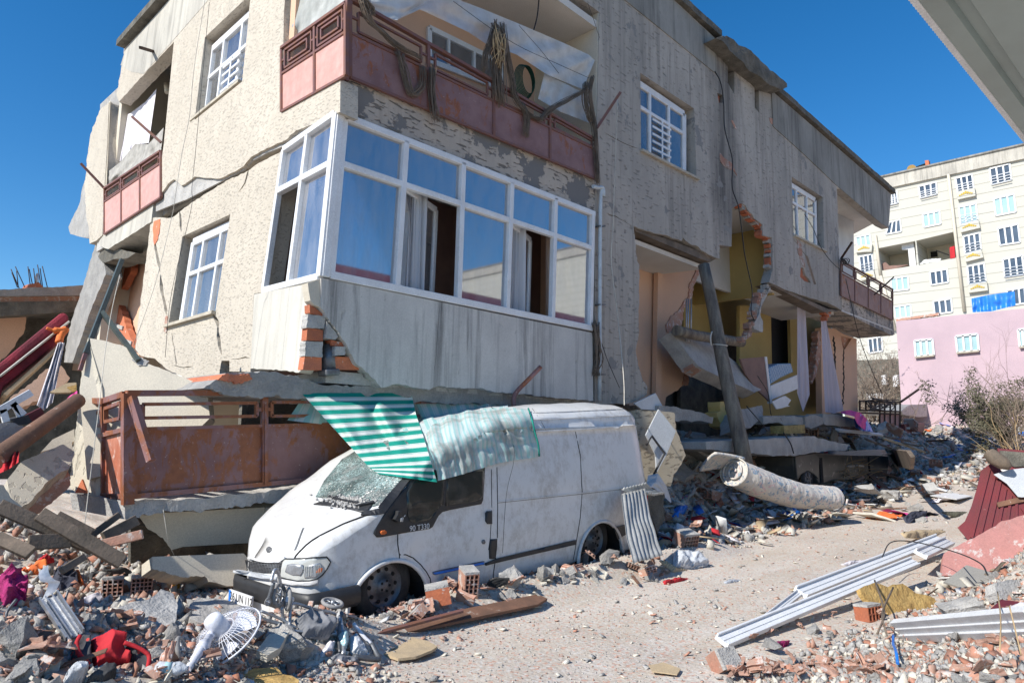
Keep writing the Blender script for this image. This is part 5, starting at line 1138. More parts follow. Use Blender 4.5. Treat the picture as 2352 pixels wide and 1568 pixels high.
# slab under it and the beam below
slab = [(286, 1149), (290, 1150)] + rag([(290, 1150), (420, 1146), (600, 1130), (760, 1104), (862, 1092)], 9, 1.5, 1)[1:] + [(870, 1110)] + rag([(870, 1112), (760, 1128), (700, 1150), (640, 1152), (500, 1168), (400, 1175), (290, 1190)], 7, 3, 2)
bm = bmesh.new(); add_prism(bm, [PR(x, y, -.02) for x, y in slab], (-.12, 1.35, 0)); bmesh.ops.triangulate(bm, faces=bm.faces[:])
for v in bm.verts: v.co += noise.noise_vector(v.co*6)*.025
bobj('balcony_slab', bm, M['concrete'], fb)
# leaning wall piece behind the railing
lp = Pl(PRS(480, 905)+Vector((0, .35, 0)), None, n=Vector((-.72, -1, .42)))
panel = [(183, 905)] + [(193, 812), (202, 776), (240, 782)] + rag([(240, 782), (285, 795), (310, 815), (340, 835), (380, 850), (430, 870), (475, 886)], 8, 1.2, 5)[1:] + [(482, 960), (440, 1000), (380, 1060), (200, 1100)]
lw = empty('leaning_wall_panel', (3, 8.6, 1), 'big cream wall panel fallen outward behind the rusty railing', 'wall panel')
PLW = Pl(PR(500, 1000)+Vector((0, .3, 0)), None, n=Vector((-.85, -1, .3)))
wall('panel_face', PLW, panel, .2, M['cream_smooth'], lw)
p2 = [(202, 776)] + [(234, 890), (243, 1000), (240, 1150)] + rag([(196, 1135), (187, 1125), (175, 1130), (160, 1118)], 5, 2) + rag([(160, 1118), (165, 1050), (178, 960), (185, 880), (193, 812)], 9, 1.2, 3)[1:]
PLS = Pl(PLW(204, 800, .0), None, n=Vector((-1, -.62, .12)))
wall('panel_return', PLS, p2, .12, M['ribbed'], lw, off=.0)
wall('broken_brick_foot', PLS, [(172, 1132), (188, 1100), (200, 1132)], .1, M['brick'], lw, off=.02)
# steel strut with diagonal, standing in the panel
ss = empty('steel_strut', PLW(295, 1010), 'dark green-grey steel strut with a diagonal brace, propped from the slab to the leaning panel', 'strut')
sa, sb, sc, sm = onY(280, 597, 9.6), PLW(196, 812, .03), PLW(318, 828, .03), None
bm = bmesh.new(); add_bar(bm, sa, sb, .05, .05, (0, -1, 0)); bobj('upright', bm, M['green_steel'], ss)
sm = sb.lerp(sa, .42); bm = bmesh.new(); add_bar(bm, sm, sc, .05, .05, (0, -1, 0)); bobj('brace', bm, M['green_steel'], ss)
bm = bmesh.new(); add_bar(bm, sb, PLW(184, 850, .05), .04, .04, (0, -1, 0)); bobj('foot', bm, M['rail_rusty'], ss)
wall('mortar_splash', PLW, rag([(302, 825), (315, 818), (342, 828), (335, 838), (318, 840), (302, 825)], 4, 1.5), .02, M['concrete'], lw, off=.012)
wall('mortar_splash', PLW, rag([(195, 812), (203, 805), (207, 812), (200, 818), (195, 812)], 4, 1), .02, M['concrete'], lw, off=.012)
# cream beams pinned under the slab
ub = empty('crushed_beam', (4, 8, .5), 'cream plastered beam crushed between the balcony slab and the van nose', 'beam')
PU = Pl((3.5, 7.85, .95), None, n=(-.15, -1, -.25))
wall('beam_face', PU, [(318, 1180), (640, 1163), (618, 1190), (590, 1245), (420, 1255), (395, 1262)] + rag([(395, 1262), (375, 1235), (340, 1215), (318, 1180)], 6, 2)[1:], .5, M['cream_smooth'], ub)
wall('beam_end', PU, [(612, 1166), (662, 1158), (640, 1235), (622, 1256), (585, 1254)], .5, M['cream_smooth'], ub, off=.05)
PU2 = Pl((0, 7.7, 0), None, n=(-.1, -1, .35))
wall('lower_beam', PU2, [(350, 1278), (560, 1270), (600, 1320), (590, 1345), (520, 1345)] + rag([(520, 1345), (480, 1335), (470, 1322), (420, 1325), (350, 1305)], 6, 2)[1:], .4, M['cream_smooth'], ub)
wall('backing', Pl((0, 9.6, 0), None, n=(0, -1, 0)), [(300, 1150), (700, 1150), (700, 1420), (300, 1420)], .1, M['concrete_dark'], ub)
# rubble ledge between the bay and the railing
lg = empty('crushed_floor_edge', (6, 7.6, 2.2), 'grey crushed floor edge squeezed out under the bay parapet', 'floor slab')
PQ = Pl((0, 7.5, 0), None, n=(0, -1, 0))
for i, (pts, dy) in enumerate([(rag([(470, 888), (520, 858), (578, 853), (640, 858), (700, 872), (745, 884), (900, 888), (1100, 892), (1360, 915), (1360, 935), (1000, 925), (700, 915), (520, 908), (470, 888)], 7, 2.5, 4), 0), (rag([(500, 872), (510, 862), (570, 858), (578, 872), (540, 880), (500, 872)], 4, 2, 6), -.03)]):
    bm = bmesh.new(); add_prism(bm, [PQ(x, y, -dy) for x, y in pts], (0, 1.6, 0)); bmesh.ops.triangulate(bm, faces=bm.faces[:])
    for v in bm.verts: v.co += noise.noise_vector(v.co*5)*.03
    bobj('slab_edge' if i == 0 else 'brick_crumble', bm, M['concrete' if i == 0 else 'brick'], lg)
# ================================================================ striped cloth over rail and roof
aw = empty('striped_awning', (6, 7.2, 2), 'green and white striped awning cloth draped from the rusty railing onto the van roof', 'awning')
def hp(x, y, off=.03):
    h, n = hit(bv_van, x, y); return (h+n*off) if h else None
T0 = [PR(x, 902, .06) for x in (692, 760, 830, 900, 945)]
B0 = [hp(870, 1088, .05), hp(905, 1089, .05), hp(940, 1092, .05), hp(975, 1102, .05), hp(1004, 1107, .05)]
def sampl(L, t):
    t *= len(L)-1; i = min(int(t), len(L)-2); return L[i].lerp(L[i+1], t-i)
LE = [(692, 902), (745, 960), (800, 1020), (845, 1070), (870, 1088)]; RE = [(945, 902), (955, 950), (972, 1000), (990, 1060), (1004, 1107)]
def cloth1(u, v):
    a = sampl([Vector(p) for p in LE], v); b = sampl([Vector(p) for p in RE], v); p = a.lerp(b, u)
    t, bt = sampl(T0, u), sampl(B0, u); y = t.y+(bt.y-t.y)*(v**1.15)
    w = .12*math.sin(u*15+v*4+noise.noise(Vector((u*3, v*2, 0)))*3)*math.sin(math.pi*min(1, v*1.15+.08))*(.4+u)+.05*noise.noise(Vector((u*5, v*2.5, 2)))+.02*math.sin((u+v*.6)*31)*v
    q = onY(p.x, p.y, y-.05+w*.9); h, n = hit(bv_van, p.x, p.y)
    if h is not None and (h-CAM).length-.07 < (q-CAM).length: q = CAM+ray(p.x, p.y)*((h-CAM).length-.07+w*.5)
    return q
s1 = sheet('striped_panel', cloth1, 60, 60, M['green_stripes'], aw)
# raise stripe tilt: v runs down the cloth
def cloth2(u, v):
    L1 = [Vector(p) for p in [(700, 905), (815, 908), (945, 904), (1060, 900), (1168, 900)]]; L2 = [Vector(p) for p in [(660, 965), (840, 985), (985, 995), (1075, 955), (1166, 944)]]
    p = sampl(L1, u).lerp(sampl(L2, u), v); y = RY+.09+.0*u-(.12*v if u < .5 else .3*v)
    w = .06*math.sin(u*40+v*2)*v+.03*noise.noise(Vector((u*8, v*3, 1))); q = onY(p.x, p.y, y+w); h, n = hit(bv_van, p.x, p.y)
    if h is not None and (h-CAM).length-.04 < (q-CAM).length: q = CAM+ray(p.x, p.y)*((h-CAM).length-.04+w*.3)
    return q
sheet('rail_panel_cloth', cloth2, 90, 16, M['pale_stripes'], aw)
top3 = [(980, 1000), (1005, 980), (1040, 962), (1075, 951), (1110, 947), (1150, 943), (1212, 945)]; bot3 = [(1000, 1105), (1030, 1097), (1062, 1088), (1100, 1076), (1140, 1064), (1185, 1056), (1234, 1050)]
def cloth3(u, v):
    p = sampl([Vector(q) for q in top3], u).lerp(sampl([Vector(q) for q in bot3], u), v)
    x, y = p.x, p.y; h, n = hit(bv_van, x, y)
    if h is None:
        yy = y
        while h is None and yy < y+60: yy += 3; h, n = hit(bv_van, x, yy)
        d = (h-CAM).length if h else 8; q = CAM+ray(x, y)*d; n = Vector((0, -.5, .8))
    else: q = h
    w = .03+.012*math.sin(u*60+v*2+3*noise.noise(Vector((u*6, v, 0))))*v**1.5+.05*abs(noise.noise(Vector((u*5, v*3, 9))))
    return q+n*w
sheet('roof_panel_cloth', cloth3, 120, 40, M['dusty_stripes'], aw)
aw['label'] = 'green and white striped awning cloth draped from the rusty railing onto the van roof'
bmw = [PR(*p, .1) for p in ((945, 902), (955, 950))]
tube('green_hem', bez([onY(*cl, 7.3) for cl in []] or [cloth3(1, v)+Vector((0, -.01, .01)) for v in (0, .25, .5, .75, 1)], 4), .012, basic('green_hem', (0, .25, .19), bump=0), aw, 5)
# rust post leaning at the rail end
tag(tube('rusty_post', bez([onY(1180, 935, 7.3), onY(1183, 905, 7.3), onY(1215, 870, 7.1), onY(1242, 842, 7.0)], 4), .035, M['rail_rusty'], None, 8), 'short bent rusty post sticking up behind the van roof', 'post')
# ================================================================ background buildings
def Z1(k, p): return Z(k, [p])[0]
XF = 75.; PX = Pl((XF, 0, 0), None, n=(-1, 0, 0)); N11 = lambda pts: Z(11, pts)
fl = empty('apartment_block', (XF, -5, 4), 'cream seven-storey apartment block with striped cladding and two rooms torn open', 'apartment block')
zt = PX(*Z1(11, (640, 245))).z; yl = PX(1930, 600).y; yr = -75; gz = 2.
room = [Z(11, [(337, 655), (523, 618), (530, 738), (355, 765)]), Z(11, [(528, 617), (716, 572), (730, 697), (541, 738)])]
wl = [Vector((XF, yl, gz)), Vector((XF, yr, gz)), Vector((XF, yr, zt-1.2)), Vector((XF, yl, zt-1.2))]
prism('wall', wl, (14, 0, 0), M['siding'], fl, [[PX(x, y) for x, y in h] for h in room])
for h in room:      # the torn-open rooms: floor, back and side walls are the far faces of a recess
    q = [PX(x, y) for x, y in h]; b = [p+Vector((4, 0, 0)) for p in q]
    prism('room_back', b, (.1, 0, 0), M['cream_smooth'], fl)
wall('room_panel', PX, Z(11, [(455, 632), (515, 622), (527, 738), (495, 742), (487, 660), (457, 662)]), .2, M['white'], fl, off=-.6)
wall('room_shelf', PX, Z(11, [(352, 735), (375, 722), (395, 740), (490, 735), (420, 755), (358, 764)]), .4, M['brownboard'], fl, off=-.5)
wall('hanging_red_panel', PX, Z(11, [(692, 650), (716, 642), (720, 700), (695, 705)]), .15, M['red'], fl, off=.05)
wall('hanging_rail', PX, Z(11, [(625, 662), (690, 685), (690, 690), (625, 668)]), .1, M['dark'], fl, off=-.3)
wall('hanging_rail', PX, Z(11, [(598, 672), (630, 668), (632, 695), (600, 698)]), .1, M['dark'], fl, off=-3.8)
wall('debris_heap', PX, rag(Z(11, [(545, 730), (565, 712), (610, 706), (650, 704), (645, 716), (545, 734)]), 3, .8), .5, M['white'], fl, off=-.2)
prism('parapet', [Vector((XF-.25, yl+.2, zt-1.25)), Vector((XF-.25, yr, zt-1.25)), Vector((XF-.25, yr, zt)), Vector((XF-.25, yl+.2, zt))], (14.5, 0, 0), M['band_left'], fl)
prism('roof_edge', [Vector((XF-.4, yl+.3, zt)), Vector((XF-.4, yr, zt)), Vector((XF-.4, yr, zt+.15)), Vector((XF-.4, yl+.3, zt+.15))], (15, 0, 0), M['band'], fl)
wins = [[(540, 350), (627, 328), (630, 388), (549, 408)], [(722, 310), (803, 290), (812, 360), (733, 378)], [(890, 263), (988, 238), (998, 318), (900, 341)], [(392, 385), (433, 375), (438, 432), (396, 442)],
        [(395, 527), (449, 513), (454, 572), (378, 586)], [(560, 488), (642, 470), (650, 534), (567, 551)], [(738, 452), (822, 435), (832, 515), (748, 535)], [(910, 411), (1010, 388), (1020, 475), (921, 494)],
        [(230, 600), (300, 585), (306, 640), (237, 646)], [(760, 597), (840, 578), (848, 660), (770, 680)], [(930, 558), (1030, 536), (1040, 625), (941, 640)],
        [(247, 696), (310, 683), (318, 760), (256, 776)], [(595, 772), (680, 757), (686, 822), (602, 836)], [(780, 744), (862, 729), (872, 818), (789, 830)], [(955, 710), (1050, 690), (1060, 782), (964, 796)],
        [(403, 804), (487, 792), (492, 856), (409, 866)], [(420, 943), (500, 932), (506, 992), (427, 1001)], [(612, 916), (700, 903), (706, 968), (620, 980)], [(975, 862), (1062, 848), (1068, 925), (984, 936)],
        [(290, 1102), (357, 1090), (362, 1160), (297, 1172)]]
for i, w in enumerate(wins):
    Q = [PX(x, y, .04) for x, y in Z(11, w)]; f = quadfn(*Q); n = PX.n; bm = bmesh.new()
    for a, b in (((0, 0), (1, 0)), ((1, 0), (1, 1)), ((1, 1), (0, 1)), ((0, 1), (0, 0)), ((.33, 0), (.33, 1)), ((.67, 0), (.67, 1))): add_bar(bm, f(*a), f(*b), .13, .12, n)
    fr = bobj('window', bm, M['pvc_clean'], fl)
    light = i in (5, 6, 7, 8, 15, 16, 4 + 9 * 0 + 100)
    prism('pane', [p-n*.03 for p in Q], -n*.05, M['farpane_light' if light else 'farpane'], fr)
    bm = bmesh.new()
    for k in range(4): v = .55+.5*k/3; add_bar(bm, f(0, v)+n*.25, f(1, v)+n*.25, .05, .05, n)
    if i in (1, 6, 9, 13, 11, 3, 0, 2, 14): bobj('window_guard', bm, M['alu'], fr)
    else: bm.free()
    if i in (1, 6, 9, 13, 11, 8):
        a = f(-.0, 1.12); b = f(1.08, 1.12); bm = bmesh.new(); add_bar(bm, f(-.05, 1.3)+n*.15, f(1.08, 1.3)+n*.15, .75, .3, n); pq = bobj('balcony_plaque', bm, M['siding'], fl)
        bm = bmesh.new(); c = f(.5, 1.3)+n*.32
        for k in range(-3, 4): add_box(bm, c+Vector((0, k*.16, .06*(3-abs(k))-.05)), .05, .13, .1+.05*(3-abs(k)))
        bobj('gold_ornament', bm, M['gold'], pq)
for a, b in (((686, 290), (765, 965)), ((325, 590), (352, 790)), ((352, 790), (425, 1060))): tube('drainpipe', [PX(*Z1(11, a), .15), PX(*Z1(11, b), .15)], .14, M['cream_smooth'], fl, 8)
tk = empty('rooftop_water_heater', PX(*Z1(11, (535, 260))), 'dark solar panel with an orange tank on the flat roof of the cream block', 'solar heater')
wall('panel', PX, Z(11, [(468, 283), (500, 262), (580, 232), (590, 240), (520, 272), (480, 284)]), .6, M['dark'], tk, off=-.5)
tube('tank', [PX(*Z1(11, (505, 264)), 0), PX(*Z1(11, (505, 264)), -1.2)], .42, M['straw'], tk, 12); wall('chimney', PX, Z(11, [(570, 222), (588, 220), (592, 246), (574, 250)]), .6, M['brick'], tk, off=-.4)
tag(hang('blue_tarp', Pl((73.2, 0, 0), None, n=(-1, 0, 0)), N11([(800, 902), (880, 885), (1012, 866)]), N11([(806, 970), (900, 965), (1018, 935)]), 0, M['blue'], .2, 5, 40, 12, None), 'bright blue tarpaulin hung over a balcony above the pink building', 'tarpaulin')
# pink building
X2 = 42.; P2 = Pl((X2, 0, 0), None, n=(-1, 0, 0)); pk = empty('pink_building', (X2, -2, 3), 'plain pink rendered building with three white windows and a brick coping', 'building')
zt2 = P2(*Z1(11, (430, 1013))).z; y2 = P2(*Z1(11, (428, 1015))).y; pw = Z(11, [(520, 1110), (608, 1102), (616, 1180), (527, 1189)]), Z(11, [(723, 1088), (830, 1077), (837, 1158), (732, 1168)]), Z(11, [(1030, 1056), (1092, 1050), (1097, 1134), (1040, 1140)])
z2r = P2(*Z1(11, (1059, 937))).z
prism('wall', [Vector((X2, y2, .5)), Vector((X2, -30, .5)), Vector((X2, -30, zt2+.1)), Vector((X2, y2, zt2))], (10, 0, 0), M['pinkwall'], pk)
for w in pw:
    Q = [P2(x, y, .03) for x, y in w]; f = quadfn(*Q); n = P2.n; bm = bmesh.new()
    for a, b in (((0, 0), (1, 0)), ((1, 0), (1, 1)), ((1, 1), (0, 1)), ((0, 1), (0, 0)), ((.33, 0), (.33, 1)), ((.67, 0), (.67, 1))): add_bar(bm, f(*a), f(*b), .1, .1, n)
    fr = bobj('window', bm, M['pvc_clean'], pk); prism('pane', [p-n*.02 for p in Q], -n*.04, M['farpane_light'], fr)
    bm = bmesh.new(); add_bar(bm, f(-.03, 1.04)+n*.05, f(1.03, 1.04)+n*.05, .08, .2, n); bobj('sill', bm, M['sill'], fr)
wall('brick_coping', P2, rag(Z(11, [(428, 1014), (430, 1002), (560, 984), (640, 972), (640, 984), (428, 1014)]), 3, .7), .3, M['brick_dusty'], pk, off=-.05)
# left neighbour: wrecked concrete house with rebar
PN = Pl((2, 21, 0), None, n=(.12, -1, 0)); nb = empty('wrecked_neighbour_house', (0, 15, 1), 'wrecked low concrete house at far left with rebar sticking out of its roof', 'house')
wall('roof_slab', PN, rag([(-250, 665), (0, 665), (30, 664), (70, 660), (120, 660), (187, 655), (230, 655)], 9, 1) + [(230, 678), (0, 680), (-250, 682)], 3, M['concrete'], nb, off=.35)
wall('brick_course', PN, [(-250, 682), (230, 677), (230, 694), (-250, 698)], 2.5, M['brick_dusty'], nb, off=.15)
wall('roof_beam', PN, [(-250, 697), (240, 690), (240, 712), (0, 726), (-250, 730)], 2.5, M['concrete_dark'], nb, off=.25)
wall('inner_wall', PN, [(-250, 727), (0, 727)] + rag([(60, 725), (56, 760), (30, 800), (0, 830)], 6, 2) + [(-250, 830)], .2, M['peach'], nb, off=-.6)
wall('inner_wall', PN, [(-250, 720), (260, 700), (260, 1100), (-250, 1100)], .2, M['concrete_dark'], nb, off=-1.6)
rbm = bmesh.new()
for a, b in (((25, 618), (44, 662)), ((35, 612), (57, 660)), ((38, 622), (42, 660)), ((64, 612), (70, 661)), ((67, 618), (76, 661)), ((77, 616), (82, 660)), ((86, 608), (95, 660)), ((92, 616), (98, 660)), ((97, 611), (109, 661)), ((27, 626), (40, 660))):
    tube('rebar', [PN(*b, -.3), PN(*a, -.3)], .012, M['rebar'], nb, 5)
wall('roof_bricks', PN, rag([(62, 662), (68, 652), (90, 648), (100, 660), (62, 662)], 4, 1), .4, M['brick'], nb, off=-.2)
ds = empty('satellite_dish', PN(86, 655, -.4), 'small grey satellite dish on the wrecked roof behind the rebar', 'dish'); bm = bmesh.new(); add_tube(bm, [PN(86, 662, -.4), PN(87, 648, -.4)], .015, 5); bobj('mast', bm, M['steel'], ds)
c = PN(87, 644, -.4); bm = bmesh.new()
vs = [[bm.verts.new(c+Vector((math.cos(a)*.18*r_*.45, math.cos(a)*.18*r_*.7+.1*r_*r_, math.sin(a)*.22*r_))) for a in (2*math.pi*k/18 for k in range(18))] for r_ in (.05, .5, 1)]
for a, b in zip(vs, vs[1:]):
    for k in range(18): bm.faces.new([a[k], a[(k+1) % 18], b[(k+1) % 18], b[k]])
bobj('reflector', bm, M['alu'], ds)
# building across the street (behind the viewer, seen only mirrored in the glass)
ob = empty('house_across_street', (6, -12, 0), 'low house with a red tin roof across the street, mirrored in the bay windows', 'house')
prism('wall', [(12, -9, 0), (46, -9, 0), (46, -9, 6.6), (12, -9, 6.6)], (0, -8, 0), M['cream_smooth'], ob)
prism('roof', [(11, -8.2, 6.5), (47, -8.2, 6.5), (47, -13, 9.6), (11, -13, 9.6)], (0, 0, .08), M['maroon'], ob)
prism('roof', [(11, -17.8, 6.5), (47, -17.8, 6.5), (47, -13, 9.6), (11, -13, 9.6)], (0, 0, .08), M['maroon'], ob)
# tin canopy overhead at right
E27 = lambda pts: Z(27, pts)
k_ = NT('canopy_tin'); sx_ = k_.n('SeparateXYZ'); k_.l((k_.co(), k_.tc)[1].outputs['Object'], sx_.inputs[0]); k_.base(k_.mix(k_.ramp(k_.noise(1.5, None, 8), [(.4, 0.), (.75, .6)]), (.33, .4, .39), (.24, .28, .27))); k_.set(Roughness=.5, Metallic=.3); M['tin'] = k_.m
PC2 = Pl((0, 0, 4.6), None, n=(.0, .0, 1)); cn = empty('tin_canopy', PC2(2300, 100), 'pale grey tin canopy sheet jutting in overhead at the right', 'canopy')
e0, e1 = onZ(*Z1(27, (195, 0)), 4.6), onZ(*Z1(27, (1389, 1500)), 4.6); dE = (e1-e0).normalized(); e0 = e0-dE*1.5; e1 = e1+dE*.6; sN = Vector((dE.y, -dE.x, 0)); 
if sN.dot(Vector((1, -1, 0))) < 0: sN = -sN
prof = [(0, 0), (.14, .0), (.16, .05), (.24, .05), (.26, 0), (.62, 0), (.63, .012), (.65, .012), (.66, 0), (.95, 0), (.97, .05), (1.05, .05), (1.07, 0), (1.6, 0), (1.62, .05), (1.7, .05), (1.72, 0), (2.6, 0)]
bm = bmesh.new(); R2 = [[bm.verts.new(e+sN*a+Vector((0, 0, b+c_*.01))) for a, b in prof] for e in (e0, e1) for c_ in (0,)]
for k in range(len(prof)-1): bm.faces.new([R2[0][k], R2[1][k], R2[1][k+1], R2[0][k+1]])
o = bobj('sheet', bm, M['tin'], cn); sm_ = o.modifiers.new('s', 'SOLIDIFY'); sm_.thickness = .006
bm = bmesh.new(); L = (e1-e0).length; nn = int(L/.022); 
for i in range(nn):
    a = e0+dE*L*i/nn; z_ = .012*(i % 2); vs = [bm.verts.new(a-sN*.02+Vector((0, 0, .01+z_))), bm.verts.new(a+sN*.02+Vector((0, 0, .01+z_))), bm.verts.new(a+sN*.02-Vector((0, 0, .02-z_))), bm.verts.new(a-sN*.02-Vector((0, 0, .02-z_)))]
    if i:
        for k in range(4): bm.faces.new([pv_[k], vs[k], vs[(k+1) % 4], pv_[(k+1) % 4]])
    pv_ = vs
bobj('crimped_edge', bm, M['pvc'], cn)
# ================================================================ vegetation
def twig_tree(name, base, h, spread, n, mat, label, cat, seed, r0=.03, depth=3, up=.8, leaves=0, leafmat='leaf', lsz=.08):
    r = random.Random(seed); root = empty(name, base, label, cat); bm = bmesh.new(); tips = []
    def grow(p, d, L, rad, k):
        pts = [p]; q = p.copy(); dd = d.copy()
        for i in range(4): dd = (dd+Vector((r.gauss(0, .16), r.gauss(0, .16), r.gauss(0, .1)))).normalized(); q = q+dd*L/4; pts.append(q.copy())
        add_tube(bm, pts, [rad*(1-.14*i) for i in range(5)], 4, False); tips.append((pts[2], pts[-1]))
        if k:
            for _ in range(r.choice((2, 3, 3, 4))):
                s = pts[r.randint(1, 4)]; nd = (dd+Vector((r.gauss(0, .55), r.gauss(0, .55), r.gauss(.15, .4)))).normalized(); grow(s, nd, L*r.uniform(.45, .75), rad*.55, k-1)
    for i in range(n):
        a = r.uniform(0, 6.28); s = r.uniform(0, spread); d = Vector((math.cos(a)*s, math.sin(a)*s, up)).normalized()
        grow(Vector(base)+Vector((r.uniform(-.2, .2), r.uniform(-.2, .2), 0)), d, h*r.uniform(.5, .75), r0, depth)
    bobj('trunk', bm, M[mat], root)
    if leaves:
        bm = bmesh.new()
        for i in range(leaves):
            a, b = r.choice(tips); c = a.lerp(b, r.random())+Vector((r.gauss(0, .1), r.gauss(0, .1), r.gauss(0, .1))); u = Vector((r.gauss(0, 1), r.gauss(0, 1), r.gauss(0, 1))).normalized(); v = u.orthogonal().normalized(); s = lsz*r.uniform(.5, 1.3)
            bm.faces.new([bm.verts.new(c-v*s*.3), bm.verts.new(c+u*s), bm.verts.new(c+v*s*.3)])
        bobj('foliage', bm, M[leafmat], root)
    return root
g1 = G(2285, 960); gp = onX(2262, 960, 33)
twig_tree('evergreen_shrub', Vector((33, onX(2300, 950, 33).y, tz(33, onX(2300, 950, 33).y)-.1)), 2.7, .45, 9, 'twig', 'grey-green scrubby evergreen shrub in front of the pink wall', 'shrub', 4, .035, 3, 1, 11000, 'leaf', .1)
twig_tree('bare_shrub', Vector((31, onX(2335, 960, 31).y, tz(31, onX(2335, 960, 31).y)-.1)), 3.4, .5, 16, 'twig', 'bare grey twiggy shrub at the right edge, beside the evergreen shrub', 'shrub', 9, .02, 3, 1)
twig_tree('bare_sapling', Vector((36, onX(2255, 960, 36).y, 2.2)), 3.2, .9, 4, 'twig', 'thin bare sapling reaching left across the pink wall', 'sapling', 21, .03, 3, .6)
twig_tree('bare_sapling', Vector((38, onX(2085, 945, 38).y, 2.2)), 2.3, .9, 7, 'twig', 'low bare sapling at the left foot of the pink wall', 'sapling', 12, .025, 3, .8)
twig_tree('thicket', Vector((44, onX(2010, 960, 44).y, 2.5)), 4.2, .8, 34, 'twig', 'tangled brown thicket between the broken house and the pink wall', 'thicket', 31, .03, 3, .8, 3500, 'twig', .12)
twig_tree('dry_reeds', Vector((27, onX(2340, 980, 27).y, tz(27, 2)-.0)), 2.2, .7, 9, 'drytwig', 'tall dry straw-coloured stalks at the right edge', 'stalks', 8, .018, 1, .8)
dw = empty('low_wall', onX(2010, 900, 55), 'dirty grey retaining wall with white crates, half hidden by the thicket', 'wall'); PW_ = Pl((52, 0, 0), None, n=(-1, 0, 0))
wall('wall_face', PW_, [(1940, 828), (2065, 824), (2075, 960), (1940, 960)], .5, M['concrete_dark'], dw)
for q in ([(2023, 862), (2035, 860), (2037, 882), (2025, 884)], [(2050, 862), (2062, 860), (2064, 886), (2052, 888)], [(1990, 905), (2030, 902), (2030, 915), (1990, 917)]): wall('white_crate', PW_, q, .4, M['white'], dw, off=.5)
# ================================================================ large debris, house side
def slabthing(name, label, cat, plane, pts, th, mat, off=0, rough=.0, group=None, bevel=0):
    bm = bmesh.new(); add_prism(bm, [plane(x, y, off) for x, y in pts], -plane.n*th if isinstance(th, (int, float)) else Vector(th))
    if rough:
        bmesh.ops.triangulate(bm, faces=bm.faces[:]); bmesh.ops.subdivide_edges(bm, edges=[e for e in bm.edges if e.calc_length() > .22], cuts=2)
        for v in bm.verts: v.co += noise.noise_vector(v.co*4)*rough
    o = bobj(name, bm, M[mat], None, bevel=bevel); tag(o, label, cat, group); return o
def YP(y, n=(0, -1, 0)): return Pl((0, y, 0), None, n=n) if n == (0, -1, 0) else None
def PT(px, py, y, n): return Pl(onY(px, py, y), None, n=n)
pole = empty('timber_pole', onY(1702, 1062, 6.2), 'thick weathered timber pole propping the torn wall over the hall opening', 'pole')
a, b = onY(*Z1(6, (655, 425)), 7.3), onY(1712, 1075, 6.3); P = [a.lerp(b, i/8)+Vector((math.sin(i*1.1)*.03, 0, 0)) for i in range(9)]
tube('shaft', P, [.125, .125, .13, .135, .14, .145, .15, .155, .16], M['pole'], pole, 14)
rc = a.lerp(b, .42); tube('rope', [rc+Vector((math.cos(t)*.15, math.sin(t)*.15, .02*math.sin(t))) for t in (i*.5 for i in range(14))] , .014, M['cord'], pole, 5)
tube('rope', bez([onY(*Z1(6, (712, 875)), 6.75), onY(*Z1(6, (702, 920)), 6.75), onY(*Z1(6, (708, 972)), 6.75)], 3), .016, M['cord'], pole, 5)
Y81, Y76, Y70, Y72, Y66 = (YP(v) for v in (8.1, 7.6, 7.0, 7.2, 6.6))
slabthing('stair_flight', 'broken concrete stair flight hanging across the torn stairwell', 'stair flight', PT(1640, 830, 7.9, (.1, -1, .5)), Z(6, [(435, 880), (470, 880), (620, 900), (740, 985), (870, 1080), (960, 1170), (1045, 1268), (1000, 1285), (860, 1225), (700, 1150), (620, 1110), (560, 1040), (500, 960)]), .35, 'concrete', rough=.02)
slabthing('stair_edge', 'jagged brick and mortar underside torn off the hanging stair flight', 'masonry', PT(1640, 850, 7.85, (.1, -1, .5)), rag(Z(6, [(580, 985), (620, 1000), (660, 1060), (690, 1090), (640, 1140), (590, 1110), (560, 1050), (580, 985)]), 5, 2), .3, 'brick_dusty', rough=.02)
tag(tube('landing_log', bez([onY(*Z1(6, (470, 868)), 7.8), onY(*Z1(6, (620, 905)), 7.8), onY(*Z1(6, (760, 925)), 7.7), onY(*Z1(6, (915, 950)), 7.7)], 4), .12, M['pole'], None, 9), 'rough dark log lying across the stair landing behind the pole', 'log')
sl_ = empty('stair_banister', onY(*Z1(6, (560, 940)), 7.9), 'three thin pale metal banister rods standing on the broken landing', 'banister')
for k in (540, 553, 572): tube('rod', [onY(*Z1(6, (k, 655)), 7.9), onY(*Z1(6, (k-2, 945)), 7.9)], .018, M['alu'], sl_, 6)
bd = empty('bed', onY(*Z1(6, (1120, 1330)), 7.9), 'tipped bed with brown headboard, white side rail and blue quilt', 'bed')
B79 = YP(7.9); wall('headboard', B79, Z(6, [(905, 1060), (1075, 1046), (1115, 1360), (1000, 1250), (940, 1160)]), .05, M['brownboard'], bd); wall('headboard_edge', B79, Z(6, [(1072, 1046), (1086, 1046), (1122, 1362), (1110, 1364)]), .09, M['white'], bd, off=.02)
wall('side_rail', B79, Z(6, [(1112, 1242), (1290, 1170), (1297, 1262), (1118, 1336)]), .04, M['white'], bd, off=.03)
wall('mattress', B79, Z(6, [(1098, 1120), (1160, 1092), (1250, 1090), (1268, 1150), (1180, 1190), (1108, 1236)]), .8, M['quilt'], bd, off=-.02, bevel=.04)
slabthing('torn_wall_strip', 'strip of torn wall with bricks between the two lilac curtains', 'wall piece', YP(8.3), rag(Z(6, [(1440, 870), (1455, 1000), (1430, 1130), (1395, 1230), (1385, 1210), (1410, 1120), (1425, 1000), (1430, 880), (1440, 870)]), 5, 2), .2, 'brick_dusty')
